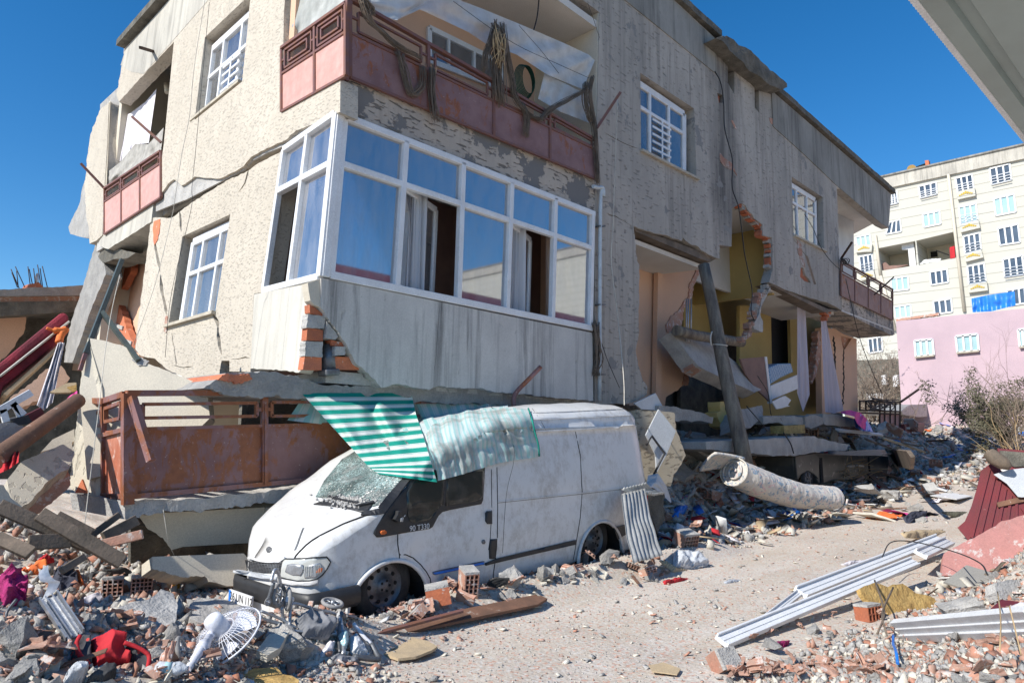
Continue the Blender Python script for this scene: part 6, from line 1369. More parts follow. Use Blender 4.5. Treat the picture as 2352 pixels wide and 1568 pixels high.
slabthing('ceiling_board', 'white laminate board lying on the rubble behind the van roof', 'board', YP(7.3), Z(6, [(185, 1362), (330, 1292), (395, 1412), (235, 1402)]), .03, 'white')
# floor slabs and wedges
slabthing('concrete_piece', 'grey broken floor slab jutting out behind the van', 'concrete slab', Y72, rag(Z(25, [(-60, 340), (0, 350), (300, 395), (570, 480)]), 6, 1.5) + rag(Z(25, [(570, 480), (555, 552), (470, 530), (130, 520), (-60, 500)]), 6, 1.5), (0, 1.4, 0), 'concrete', rough=.02)
slabthing('concrete_piece', 'long grey floor slab lying over the crushed dark car', 'concrete slab', Y66, rag(Z(25, [(480, 770), (1000, 740), (1700, 700), (2130, 795)]), 7, 1.2) + rag(Z(25, [(2130, 800), (2120, 862), (1900, 872), (1750, 885), (1500, 930), (1390, 920), (1300, 930), (1000, 900), (480, 850)]), 7, 1.4), (0, 1.8, 0), 'concrete', rough=.02)
slabthing('wall_wedge', 'grey wall wedge with yellow paint leaning beside the pole', 'wall piece', PT(1720, 955, 7.2, (.2, -1, .4)), rag(Z(25, [(880, 385), (1130, 345), (1145, 470), (1000, 605), (890, 600), (880, 385)]), 9, 1.5), .5, 'concrete', rough=.02)
slabthing('wall_wedge', 'yellow-painted wall remnant standing left of the pole foot', 'wall piece', YP(7.5), rag(Z(25, [(600, 430), (650, 410), (640, 300), (700, 300), (740, 620), (660, 590), (600, 430)]), 9, 2), .3, 'yellow', rough=.02)
slabthing('concrete_block', 'broad broken concrete block under the white curtain', 'concrete block', YP(7.3), rag(Z(25, [(1140, 480), (1180, 470), (1290, 465), (1635, 475), (1640, 560), (1400, 580), (1330, 540), (1150, 560), (1140, 480)]), 9, 1.8), .7, 'concrete', rough=.03)
slabthing('concrete_block', 'rounded concrete block right of the broad one', 'concrete block', YP(7.25), rag(Z(25, [(1620, 470), (1700, 455), (1840, 490), (1845, 560), (1700, 605), (1640, 590), (1620, 470)]), 9, 1.8), .6, 'concrete', rough=.03)
slabthing('fallen_beam', 'grey fallen beam under the pink and blue cloth', 'beam', YP(7.4), rag(Z(25, [(1840, 440), (2000, 450), (2220, 500), (2230, 590), (2000, 580), (1850, 560), (1840, 440)]), 9, 1.4), .5, 'concrete', rough=.02)
slabthing('cardboard_box', 'orange-brown box on the slab above the crushed car', 'box', YP(7.1), Z(25, [(1385, 582), (1628, 566), (1632, 664), (1392, 672)]), .35, 'straw')
slabthing('white_board_scrap', 'torn white laminate scrap under the bed', 'board', YP(7.6), rag(Z(25, [(1250, 300), (1400, 230), (1470, 280), (1430, 340), (1460, 350), (1300, 385), (1250, 300)]), 9, 1), .03, 'white')
def drape(name, label, cat, pts_top, pts_bot, y0, y1, mat, amp=.06, fr=5, seed=0, nu=40, nv=20):
    def fn(u, v):
        a, b = sampl([Vector(p) for p in pts_top], u), sampl([Vector(p) for p in pts_bot], u); p = a.lerp(b, v)
        return onY(p.x, p.y, y0+(y1-y0)*v+amp*(math.sin(u*fr*6.28+v*2+seed)+noise.noise(Vector((u*5, v*4, seed)))))
    return tag(sheet(name, fn, nu, nv, M[mat]), label, cat)
drape('pink_cloth', 'crimson cloth slumped over the fallen beam', 'cloth', Z(25, [(2045, 415), (2150, 395), (2280, 430), (2350, 500)]), Z(25, [(2060, 440), (2200, 470), (2240, 560), (2330, 635)]), 7.2, 6.9, 'pinkcloth', .04, 3, 1)
drape('blue_cloth', 'blue cloth trailing beside the crimson cloth', 'cloth', Z(25, [(2200, 500), (2280, 440), (2360, 520), (2400, 600)]), Z(25, [(2215, 600), (2300, 640), (2360, 640), (2420, 650)]), 7.25, 7., 'blue', .04, 3, 5)
# rubble-coloured wall lump and panels behind the van tail
tl = empty('stucco_wall_chunk', onY(1540, 1100, 6.2), 'thick chunk of cream stucco wall standing behind the van tail', 'wall chunk')
PT1 = PT(1540, 1050, 6.35, (-.25, -1, .12)); ch = rag(Z(13, [(2060, 172), (2160, 178), (2255, 188), (2262, 270), (2285, 330), (2312, 405), (2290, 450), (2250, 500), (2235, 560), (2180, 560), (2100, 540), (2060, 400), (2060, 172)]), 9, 1.6)
bm = bmesh.new(); add_prism(bm, [PT1(x, y) for x, y in ch], -PT1.n*.5); bobj('face', bm, M['fascia2'] if 'fascia2' in M else M.setdefault('fascia2', stucco('tan_stucco', (.5, .42, .3), (.4, .34, .26), (.5, 1, 1.6), groove=.4, sc=10, gdark=.6)), tl)
slabthing('cabinet_door', 'grey-white cabinet door leaning behind the van tail', 'door', PT(1520, 1030, 6.1, (-.4, -1, .1)), Z(13, [(2110, 300), (2175, 170), (2262, 280), (2215, 400), (2165, 492), (2160, 400)]), .03, 'lightgrey')
o = tag(tube('door_seal', [PT(1520, 1030, 6.05, (-.4, -1, .1))(*p) for p in Z(13, [(2112, 350), (2140, 305), (2205, 395), (2180, 440), (2150, 500)])], .02, M['black'], None, 6), 'bent black door frame strip behind the van tail', 'frame strip')
drape('torn_fender', 'grey torn sheet-metal curl below the cabinet door', 'metal sheet', Z(13, [(2120, 505), (2170, 495), (2215, 560), (2240, 640)]), Z(13, [(2110, 560), (2150, 570), (2190, 600), (2235, 645)]), 5.9, 5.8, 'lightgrey', .03, 1, 1)
k_ = NT('grooved_metal'); 
# corrugated strips: real corrugation along the length
def corr(name, label, A, B, C_, D_, nrib, amp, mat, bend=0):
    f = quadfn(A, B, C_, D_); n = (Vector(B)-Vector(A)).cross(Vector(D_)-Vector(A)).normalized()
    def fn(u, v): return f(u, v)+n*(amp*math.sin(u*nrib*6.283)+bend*math.sin(v*3.14)+.02*noise.noise(Vector((u*3, v*4, 1))))
    o = sheet(name, fn, nrib*8, 14, M[mat], None, .004); return tag(o, label, 'metal sheet')
z13 = lambda p, y: onY(*Z1(13, p), y)
corr('corrugated_strip', 'pale corrugated metal strip leaning at the rear wheel of the van', z13((1985, 600), 5.35), z13((2105, 572), 5.35), z13((2195, 912), 4.85), z13((2045, 952), 4.85), 7, .012, 'ribbed_metal', .03)
corr('corrugated_scrap', 'crumpled corrugated scrap on top of the leaning strip', z13((1985, 575), 5.5), z13((2110, 545), 5.45), z13((2205, 600), 5.4), z13((2100, 600), 5.3), 8, .02, 'ribbed_metal', .04)
slabthing('tail_debris', 'dark tangle of broken masonry right of the corrugated strip', 'masonry', YP(5.75), rag(Z(13, [(2105, 585), (2205, 595), (2200, 740), (2170, 800), (2120, 700), (2105, 585)]), 8, 3), .5, 'concrete_dark', rough=.04)
# crushed car
cc = empty('crushed_car', onY(1900, 1100, 6.9), 'dusty dark car flattened under the floor slab', 'car'); PCc = YP(6.75)
for nm, pts, mt, o_ in (('body', [(1500, 935), (1600, 900), (1760, 890), (2100, 905), (2700, 900), (2880, 990), (2870, 1100), (2600, 1180), (2200, 1210), (1960, 1215), (1850, 1262), (1790, 1250), (1740, 1150), (1660, 1110), (1590, 1150), (1560, 1210), (1530, 1200), (1510, 1050)], 'dusty_car', 0), ('rear_panel', [(1520, 930), (1740, 905), (1800, 950), (1790, 1200), (1745, 1150), (1665, 1105), (1585, 1145), (1545, 1190)], 'dusty_car', .05)):
    wall(nm, PCc, Z(25, pts), 1.2 if nm == 'body' else .05, M[mt], cc, off=o_, bevel=.04 if nm == 'body' else .02)
for pts in ([(1800, 950), (1830, 950), (1850, 1240), (1820, 1240)], [(2370, 940), (2380, 940), (2400, 1190), (2388, 1190)]): wall('door_gap', PCc, Z(25, pts), .03, M['dark'], cc, off=.025)
for pts in ([(2130, 1045), (2210, 1035), (2212, 1055), (2135, 1065)], [(2240, 1030), (2320, 1040), (2318, 1058), (2242, 1050)]): wall('door_handle', PCc, Z(25, pts), .04, M['alu'], cc, off=.05)
corr('roof_sheet', 'x', onY(*Z1(25, (1900, 870)), 6.5), onY(*Z1(25, (2560, 860)), 6.5), onY(*Z1(25, (2600, 940)), 6.2), onY(*Z1(25, (1900, 905)), 6.4), 1, .02, 'black'); o = bpy.data.objects['roof_sheet']; o['label'] = 'dark crumpled car roof edge lying over the flattened doors'
wc = PCc(*Z1(25, (1668, 1195)), .02); bm = bmesh.new(); n_ = 28
for R0, R1, d0, d1 in ((.2, .3, 0, 0), (.3, .32, 0, .05)):
    A_ = [bm.verts.new(wc+Vector((math.cos(t)*R0, d0, math.sin(t)*R0))) for t in (6.283*k/n_ for k in range(n_))]; B_ = [bm.verts.new(wc+Vector((math.cos(t)*R1, d1, math.sin(t)*R1))) for t in (6.283*k/n_ for k in range(n_))]
    for k in range(n_): bm.faces.new([A_[k], A_[(k+1) % n_], B_[(k+1) % n_], B_[k]])
wh = bobj('wheel', bm, M['rubber'], cc); bm = bmesh.new(); add_tube(bm, [wc+Vector((0, .03, 0)), wc+Vector((0, .0, 0))], [.2, .17], 20)
for k in range(7): t = k*.9; add_bar(bm, wc+Vector((0, -.01, 0)), wc+Vector((math.cos(t)*.17, -.01, math.sin(t)*.17)), .035, .02, (0, 1, 0))
bobj('hubcap', bm, M['steel'], wh)
# rolled mattress
mt = empty('rolled_mattress', onY(1780, 1120, 5.6), 'rolled floral mattress lying slanted on the rubble beside the street', 'mattress')
a = onY(*Z1(25, (800, 1110)), 6.0); b = onY(*Z1(25, (1960, 1420)), 5.15); ax_ = (b-a).normalized(); up_ = Vector((0, 0, 1)); s_ = ax_.cross(up_).normalized(); up_ = s_.cross(ax_)
def mfn(u, v):
    t = u; th = v*6.283*1.02; r_ = .29+.02*math.sin(t*6)+.012*noise.noise(Vector((t*26, math.cos(th)*1.3, math.sin(th)*1.3)))+.03*noise.noise(Vector((t*4, math.cos(th), math.sin(th)))); r_ *= 1-.25*max(0, (t-.96)/.04)**2
    sag = -.13*math.sin(t*3.14); return a.lerp(b, t)+(s_*math.cos(th)*1.12+up_*math.sin(th)*.88)*r_+Vector((0, 0, sag))
sheet('roll', mfn, 110, 40, M['mattress'], mt)
for t_, nm in ((0.0, 'roll_end'), (1., 'roll_end')):
    bm = bmesh.new(); cen = a if t_ == 0 else b; spiral = [cen+(s_*math.cos(q_)*1.1+up_*math.sin(q_))*(.04+.25*q_/12.6) for q_ in (i*.35 for i in range(37))]
    add_tube(bm, spiral, .022, 5); vs = [bm.verts.new(mfn(t_, i/40)+ax_*(.03 if t_ == 0 else -.03)) for i in range(40)]; bm.faces.new(vs); bobj(nm, bm, M['mattress'], mt)
def flap(u, v): 
    p = a+up_*(.27-.05*u*u)+s_*(.1-.42*v)-ax_*(-.15+.75*u); return p-Vector((0, 0, .16*v*u+.3*v*v*.6))
sheet('flap', flap, 14, 14, M['mattress'], mt, .05)
tube('piping', [mfn(.0, i/40) for i in range(41)], .014, M['cord'], mt, 5)
# far gate, crate, covered heap
gt = empty('fallen_gate', onY(2045, 990, 8.4), 'faded pink sheet-metal gate panel with dark bars, tangled in wire', 'gate'); PG = YP(8.4)
wall('panel', PG, Z(24, [(452, 725), (672, 733), (668, 945), (455, 948)]), .03, M['rail_pink'], gt)
bm = bmesh.new()
for x in (452, 505, 565, 620, 672): add_bar(bm, PG(*Z1(24, (x, 610)), .05), PG(*Z1(24, (x, 950)), .05), .06, .05, (0, -1, 0))
for y in (600, 700, 728): add_bar(bm, PG(*Z1(24, (230, y-15)), .05), PG(*Z1(24, (672, y)), .05), .06, .05, (0, -1, 0))
for x in (235, 300, 360, 400): add_bar(bm, PG(*Z1(24, (x, 585)), .05), PG(*Z1(24, (x, 690)), .05), .06, .05, (0, -1, 0))
bobj('bars', bm, M['rebar'], gt); rod([Z1(24, (680, 595)), Z1(24, (875, 458))], .1, .3, .035, 'rebar', PG, 'outrigger', gt)
bm = bmesh.new(); r = random.Random(8)
for k in range(9): add_tube(bm, bez([PG(*Z1(24, (r.uniform(300, 660), r.uniform(540, 700))), .12) for _ in range(4)], 5), .02, 4)
bobj('tangled_wire', bm, M['wire'], gt)
slabthing('crate', 'dark maroon slatted crate standing right of the pink gate panel', 'crate', YP(8.2), Z(24, [(722, 835), (940, 822), (925, 1080), (735, 1060)]), .6, 'maroon')
slabthing('covered_heap', 'heap covered by a grey-green tarpaulin in front of the pink wall', 'covered heap', YP(9.5), Z(24, [(680, 690), (790, 620), (1000, 622), (1060, 690), (1030, 745), (870, 760), (700, 730)]), 1.5, 'ribbed_metal', rough=.05)
# ================================================================ left side debris
YL = lambda y: YP(y)
slabthing('fallen_ribbed_wall', 'big cream combed-plaster wall slab lying tilted at far left', 'wall slab', PT(80, 1080, 8.3, (.05, -1, .9)), rag(Z(26, [(40, 1170), (120, 1070), (250, 1010), (410, 950), (425, 1030), (392, 1110), (340, 1130), (260, 1190), (180, 1290), (120, 1330), (60, 1260), (40, 1170)]), 9, 1.3), .22, 'ribbed')
slabthing('fallen_wall_edge', 'jagged brick underside of the tilted cream wall slab', 'masonry', PT(80, 1130, 8.4, (.05, -1, .1)), rag(Z(26, [(180, 1290), (260, 1190), (340, 1130), (392, 1108), (395, 1200), (320, 1280), (240, 1360), (150, 1370), (120, 1325), (180, 1290)]), 7, 2), .4, 'brick_dusty', rough=.03)
slabthing('cream_wall_piece', 'smooth cream wall piece at the left picture edge', 'wall piece', PT(20, 1150, 7.6, (.3, -1, .4)), rag(Z(26, [(-60, 1200), (20, 1200), (60, 1270), (130, 1330), (90, 1345), (-60, 1330), (-60, 1200)]), 9, 1.3), .2, 'cream_smooth')
slabthing('cream_shelf_slab', 'pale cream slab above the tilted combed-plaster wall', 'slab', PT(130, 1010, 9, (0, -1, .8)), Z(26, [(235, 1010), (300, 940), (425, 880), (425, 950), (330, 985)]), .1, 'cream_smooth')
slabthing('peach_slab', 'pale peach slab fallen behind the white bunched curtain', 'slab', PT(100, 920, 10, (0, -1, .5)), rag(Z(26, [(60, 700), (180, 620), (260, 540), (350, 520), (400, 590), (300, 680), (120, 760), (60, 700)]), 9, 2), .1, 'peach')
sf = empty('maroon_sofa_roll', onY(80, 830, 10.5), 'long maroon velvet couch lying slanted against the wrecked house', 'couch')
PSf = PT(80, 830, 10.3, (.1, -1, .5)); wall('cushion', PSf, Z(26, [(-60, 540), (0, 500), (360, 205), (400, 235), (395, 268), (0, 575), (-60, 620)]), .35, M['velvet'], sf, bevel=.05); wall('base_front', PSf, Z(26, [(-60, 625), (0, 580), (395, 270), (390, 330), (340, 380), (20, 640), (0, 720), (-60, 720)]), .3, M['velvet'], sf, off=-.1, bevel=.03)
wall('wood_base', PSf, Z(26, [(20, 680), (330, 400), (350, 400), (300, 450), (40, 690)]), .3, M['board'], sf, off=-.03); tube('trim', [PSf(*Z1(26, (0, 580)), .02), PSf(*Z1(26, (395, 268)), .02)], .015, M['cord'], sf, 5)
drape('white_bunched_curtain', 'white curtain bunched and hanging beside the maroon couch', 'curtain', Z(26, [(330, 390), (345, 385), (370, 390)]), Z(26, [(210, 745), (250, 775), (300, 730)]), 10.1, 9.6, 'whitecloth', .05, 3, 2, 24, 24)
tag(tube('orange_rag', bez([PSf(*Z1(26, p), .08) for p in ((265, 305), (310, 318), (350, 320), (375, 312), (350, 340), (335, 390))], 5), [.02]*5+[.045]*21, M['orange'], None, 6), 'twisted orange rag tied at the couch end', 'rag')
for lab, pts, y, m_ in (('tan cardboard sheet lying on the heap below the white curtain', [(285, 668), (380, 618), (436, 615), (436, 655), (400, 672), (300, 674)], 9.3, 'board'), ('smaller tan cardboard flap on the sheet', [(385, 640), (437, 628), (437, 660), (420, 665)], 9.2, 'straw')): slabthing('cardboard_sheet', lab, 'cardboard', PT(140, 890, y, (0, -1, .9)), Z(26, pts), .02, m_)
drape('magenta_rag', 'bright magenta rag beside the leaning panel', 'cloth', Z(26, [(335, 755), (400, 690), (440, 662)]), Z(26, [(340, 768), (400, 735), (440, 700)]), 9.0, 8.9, 'pinkcloth', .02, 2, 3, 16, 8)
ch_ = empty('white_chair_frame', onY(40, 960, 8.5), 'upturned white metal chair frame on the left heap', 'chair'); PCh = YP(8.5)
for a_, b_, w_ in (((-20, 785), (178, 672), .07), ((70, 735), (135, 800), .06), ((15, 770), (35, 840), .06), ((80, 750), (110, 815), .03)): 
    bm = bmesh.new(); add_bar(bm, PCh(*Z1(26, a_)), PCh(*Z1(26, b_)), w_, .05, (0, -1, 0)); bobj('frame_bar', bm, M['pvc_clean'], ch_)
wall('seat', PCh, Z(26, [(60, 825), (160, 800), (190, 850), (90, 860)]), .3, M['charcoal'], ch_, off=.05)
slabthing('red_box_side', 'dark red board beside the upturned chair', 'board', YP(8.7), Z(26, [(150, 800), (235, 757), (258, 800), (200, 845), (165, 840)]), .05, 'maroon')
slabthing('concrete_lump', 'angular concrete lump under the upturned chair', 'concrete lump', YP(8.2), rag(Z(26, [(0, 850), (60, 850), (150, 880), (100, 930), (20, 965), (-30, 940), (0, 850)]), 9, 2), .5, 'concrete', rough=.03)
tag(tube('brown_pole', [onY(*Z1(26, (-40, 1062)), 7.6), onY(*Z1(26, (445, 718)), 8.8)], [.09, .08], M['plank'], None, 14), 'thick glossy brown pole lying slanted at far left', 'pole')
drape('red_plastic', 'shiny red plastic sheet at the left picture edge', 'plastic sheet', Z(26, [(-40, 1060), (50, 1020), (110, 1005)]), Z(26, [(-40, 1150), (50, 1110), (105, 1070)]), 7.7, 7.5, 'red', .04, 3, 3, 24, 10)
bm_specs = [((-10, 1320), (130, 1360), (540, 1560), .12, 7.2, 7.0), ((225, 1365), (360, 1450), (700, 1640), .12, 7.0, 6.7), ((320, 1378), (400, 1420), (520, 1480), .1, 7.3, 7.2), ((-20, 1500), (60, 1530), (180, 1590), .1, 6.8, 6.6), ((500, 1560), (650, 1510), (815, 1480), .08, 6.9, 6.7), ((520, 1490), (600, 1420), (680, 1370), .06, 7.4, 7.5), ((590, 1500), (690, 1440), (780, 1400), .1, 7.3, 7.4), ((350, 1690), (430, 1640), (480, 1610), .06, 6.6, 6.7), ((160, 1530), (280, 1520), (405, 1515), .12, 6.9, 6.9)]
labs = ['longest grey timber beam sloping down under the fallen balcony', 'grey timber beam crossing below the balcony slab corner', 'short grey timber under the balcony corner', 'dark timber beam at the left picture edge', 'pale rust-stained plank sticking out below the balcony', 'thin lath wedged under the balcony slab', 'dark lath beside the crushed beam', 'small splintered lath over the coloured clothes', 'level grey board left of the balcony']
for (p0, p1, p2, w_, ya, yb), lb in zip(bm_specs, labs):
    bm = bmesh.new(); A = onY(*Z1(26, p0), ya); B = onY(*Z1(26, p2), yb); add_bar(bm, A, B, w_, .05, (.1, -1, .3)); tag(bobj('timber_beam', bm, M['wood' if 'rust' not in lb else 'brick_dusty'], None, bevel=.006), lb, 'timber', 'timbers under the fallen balcony')
# ================================================================ things lying on the ground
UP = Vector((0, 0, 1))
def gplane(px, py, lift=.03, n=(0, 0, 1)):
    p = G(px, py); return Pl(p+Vector((0, 0, lift)), None, n=n)
def lie(name, label, cat, z, pts, th, mat, lift=.04, n=(0, 0, 1), rough=0, group=None, bevel=0, at=None, curl=0):
    P = Z(z, pts) if z else pts; cx = sum(p[0] for p in P)/len(P); cy = sum(p[1] for p in P)/len(P); pl = gplane(*(at or (cx, cy)), lift, n)
    bm = bmesh.new(); add_prism(bm, [pl(*p) for p in P], -pl.n*th)
    if rough or curl:
        bmesh.ops.triangulate(bm, faces=bm.faces[:])
        for _ in range(2): bmesh.ops.subdivide_edges(bm, edges=[e for e in bm.edges if e.calc_length() > .09], cuts=1); bmesh.ops.triangulate(bm, faces=bm.faces[:])
        for v in bm.verts: v.co += noise.noise_vector(v.co*7)*rough + UP*curl*noise.noise(v.co*3)
    o = bobj(name, bm, M[mat] if isinstance(mat, str) else mat, None, bevel=bevel); tag(o, label, cat, group); return o
# --- chunk prototypes
def chunk_mesh(seed, kind='rock', n=14):
    r = random.Random(seed); bm = bmesh.new()
    if kind == 'rock':
        for i in range(n): bm.verts.new(Vector((r.uniform(-1, 1), r.uniform(-.8, .8), r.uniform(-.6, .6))).normalized()*r.uniform(.75, 1.1)*.5)
    elif kind == 'slab':
        k = r.choice((4, 5, 6)); t = r.uniform(.07, .16)
        for i in range(k):
            a = 6.283*i/k+r.uniform(-.35, .35); q = r.uniform(.34, .55)
            for z in (-t/2, t/2): bm.verts.new((math.cos(a)*q*1.1, math.sin(a)*q*.8, z+r.uniform(-.01, .01)))
    bmesh.ops.convex_hull(bm, input=bm.verts[:]); bmesh.ops.triangulate(bm, faces=bm.faces[:])
    for _ in range(2): bmesh.ops.subdivide_edges(bm, edges=bm.edges[:], cuts=1, use_grid_fill=True)
    for v in bm.verts: v.co += noise.noise_vector(v.co*5+Vector((seed, 0, 0)))*(.055 if kind == 'rock' else .022)+noise.noise_vector(v.co*14+Vector((seed, 5, 0)))*(.02 if kind == 'rock' else .01)
    bmesh.ops.recalc_face_normals(bm, faces=bm.faces[:]); me = bpy.data.meshes.new('chunk'); bm.to_mesh(me); bm.free(); return me
def brick_mesh(seed, nx=4, nz=3, L=.19, full=True):
    r = random.Random(seed); bm = bmesh.new(); hollow_brick(bm, (0, 0, 0), .24, L, .16, I3, nx, nz, 0, .013)
    for v in bm.verts:
        if not full: v.co.y += noise.noise(v.co*9+Vector((seed, 0, 0)))*.06
        v.co += noise.noise_vector(v.co*11+Vector((0, seed, 0)))*.006
    # mortar cap on one side
    add_box(bm, (0, 0, .09), .25*r.uniform(.7, 1), L*.95, .02, None, 1)
    me = bpy.data.meshes.new('brick'); bmesh.ops.recalc_face_normals(bm, faces=bm.faces[:]); bm.to_mesh(me); bm.free(); return me
def shard_mesh(seed):
    """broken wall of a hollow brick: a ribbed tile"""
    r = random.Random(seed); bm = bmesh.new(); w, l = r.uniform(.1, .2), r.uniform(.12, .22)
    add_box(bm, (0, 0, 0), w, l, .014)
    for k in range(r.choice((1, 2, 3))): add_box(bm, (-w/2+.01+k*w/3, 0, .02), .012, l*r.uniform(.6, 1), .04)
    bmesh.ops.subdivide_edges(bm, edges=bm.edges[:], cuts=2, use_grid_fill=True)
    for v in bm.verts: v.co += noise.noise_vector(v.co*12+Vector((seed, 0, 0)))*.022
    me = bpy.data.meshes.new('shard'); bmesh.ops.recalc_face_normals(bm, faces=bm.faces[:]); bm.to_mesh(me); bm.free(); return me
ROCK = [chunk_mesh(i, 'rock', 10+i % 8) for i in range(12)]; SLAB = [chunk_mesh(40+i, 'slab') for i in range(8)]
BRK = [brick_mesh(i, 3+i % 2, 3, .19, i % 2 == 0) for i in range(6)]; SHD = [shard_mesh(i) for i in range(10)]
MR = {k: [] for k in 'rspb'}
for me in ROCK: me.materials.append(M['concrete'])
for me in SLAB: me.materials.append(M['mortar'])
for me in BRK: me.materials.append(M['brick_dusty']); me.materials.append(M['mortar'])
for me in SHD: me.materials.append(M['brick_dusty'])
M['plaster_bit'] = basic('plaster_flake', (.6, .56, .48), (.5, .47, .4), 5, bump=.4, rnd=.2)
SLAB2 = []
for me in SLAB: m2 = me.copy(); m2.materials.clear(); m2.materials.append(M['plaster_bit']); SLAB2.append(m2)
ROCK2 = []
for me in ROCK[:6]: m2 = me.copy(); m2.materials.clear(); m2.materials.append(M['mortar']); ROCK2.append(m2)
def put(me, name, loc, s, rot, label, cat, group=None):
    o = bpy.data.objects.new(name, me); COL.objects.link(o); o.location = loc; o.scale = (s, s, s) if isinstance(s, (int, float)) else s; o.rotation_euler = rot; tag(o, label, cat, group); return o
def put_at(me, name, px, py, s, label, cat, seed=0, rot=None, lift=.25, group=None, flat=False):
    r = random.Random(seed); p = G(px, py); ss = s if isinstance(s, (int, float)) else max(s)
    rot = rot or ((r.uniform(-.3, .3), r.uniform(-.3, .3), r.uniform(0, 6.28)))
    return put(me, name, p+UP*ss*lift, s, rot, label, cat, group)
# --- named singles, foreground left and centre
put_at(ROCK[3], 'concrete_lump', *Z1(15, (1190, 850)), (.42, .36, .34), 'large pale angular concrete lump right of the white fan', 'concrete lump', 5, (.5, .2, .6), .15)
lie('cream_plaster_slab', 'cream plaster slab tucked behind the large concrete lump', 'plaster slab', 15, [(915, 820), (1010, 690), (1180, 660), (1100, 800), (1000, 860)], .05, 'plaster_bit', .16, (-.1, -.3, 1))
lie('foam_board', 'torn yellow foam board at the bottom edge left of centre', 'foam board', 15, [(720, 1110), (800, 1020), (900, 970), (1080, 960), (1130, 1010), (1200, 1020), (1265, 1060), (1250, 1120), (700, 1120)], .03, 'straw', .06, (0, -.1, 1), .01)
lie('cardboard_disc', 'worn rounded tan chipboard lying on the street left of centre', 'board', 13, [(745, 1345), (840, 1315), (910, 1322), (1000, 1345), (1050, 1370), (1020, 1395), (940, 1425), (850, 1435), (760, 1410)], .02, 'board', .02, (0, 0, 1), .006)
lie('brown_plank', 'long brown wooden plank lying on the ground in front of the van', 'plank', 13, [(695, 1310), (900, 1255), (1200, 1180), (1560, 1108), (1608, 1130), (1560, 1160), (1200, 1235), (900, 1300)], .025, 'plank', .05, (0, -.15, 1))
lie('rusty_angle_iron', 'thin rusty iron bar along the brown plank', 'iron bar', 13, [(690, 1308), (1180, 1180), (1182, 1192), (692, 1322)], .02, 'rail_frame', .07)
# hollow bricks, two joined by mortar in the left foreground
def brick_at(px, py, nx, nz, sx, sz, L, rotz, tilt, label, mat='brick_dusty', name='hollow_brick', lift=.0):
    bm = bmesh.new(); Rm = Matrix.Rotation(rotz, 3, 'Z') @ Matrix.Rotation(tilt, 3, 'X'); c = G(px, py)+UP*(sz/2+lift)
    hollow_brick(bm, c, sx, L, sz, Rm, nx, nz, 0, .012)
    add_box(bm, c+Rm @ Vector((0, 0, sz/2+.012)), sx*1.02, L, .025, Rm, 1); add_box(bm, c+Rm @ Vector((0, L*.42, 0)), sx*.96, .02, sz*.96, Rm, 0)
    for v in bm.verts: v.co += noise.noise_vector(v.co*14)*.006
    return tag(bobj(name, bm, [M[mat], M['mortar']]), label, 'brick')
brick_at(*Z1(16, (1300, 560)), 4, 4, .2, .17, .2, -.35, -.1, 'hollow brick with open cells facing the viewer, left half of the mortared pair', lift=.02)
brick_at(*Z1(16, (1640, 540)), 5, 4, .2, .17, .2, -.35, -.1, 'hollow brick with open cells facing the viewer, right half of the mortared pair', lift=.02)
brick_at(*Z1(13, (420, 1170)), 4, 4, .22, .2, .18, -.1, 0, 'hollow brick standing open-celled below the van headlamp', lift=.0)
brick_at(*Z1(13, (600, 1170)), 3, 2, .4, .16, .2, -.15, .1, 'long red brick block beside the open-celled one below the van bumper', 'brick')
brick_at(*Z1(13, (1205, 1105)), 3, 5, .15, .24, .22, -.45, .15, 'upright hollow brick leaning at the van sill', lift=-.02)
brick_at(*Z1(13, (800, 1190)), 4, 2, .24, .15, .2, .5, .2, 'mortar-covered hollow brick by the front wheel')
brick_at(*Z1(13, (1050, 1160)), 3, 3, .2, .16, .22, .9, -.2, 'red-sided brick with a mortar top between the wheel and the upright brick', 'brick')
brick_at(*Z1(14, (1250, 1230)), 4, 2, .22, .13, .15, -.3, -.1, 'hollow red brick under the white window frame', 'brick')
brick_at(*Z1(14, (470, 1500)), 4, 3, .18, .12, .15, -.3, .9, 'broken hollow brick lying face up at the bottom centre-right')
brick_at(*Z1(14, (270, 830)), 5, 3, .3, .18, .22, -.2, .3, 'hollow brick block in the shade right of the corrugated strip')
brick_at(*Z1(14, (1500, 455)), 4, 2, .3, .2, .25, .2, .1, 'hollow brick on the far street edge near the pallet boards'); brick_at(*Z1(14, (1600, 500)), 4, 2, .3, .2, .25, -.3, .1, 'second hollow brick on the far street edge, right of the pallet boards')
brick_at(*Z1(25, (2180, 790)), 5, 4, .5, .34, .35, -.5, .5, 'pale hollow block perched on the slab over the crushed car', lift=.35)
put_at(ROCK[1], 'concrete_lump', *Z1(13, (1420, 1075)), (.34, .26, .3), 'grey concrete lump against the van sill, right of the upright brick', 'concrete lump', 4)
put_at(SLAB[2], 'tarred_slab', *Z1(13, (1345, 1090)), (.28, .18, .3), 'thin black tarred shard leaning between brick and concrete lump', 'shard', 4, (1.1, .4, 2.2)).active_material = None
put_at(ROCK[5], 'concrete_lump', *Z1(13, (1920, 960)), (.36, .22, .24), 'whitish concrete lump beside the rear wheel', 'concrete lump', 6); put_at(ROCK[7], 'concrete_lump', *Z1(13, (1590, 1040)), (.26, .2, .2), 'small concrete lump under the middle of the van sill', 'concrete lump', 7)
o = put_at(ROCK[2], 'concrete_lump', *Z1(14, (790, 640)), (.75, .4, .5), 'grey concrete lump with bent rebar propping the rolled mattress', 'concrete lump', 3)
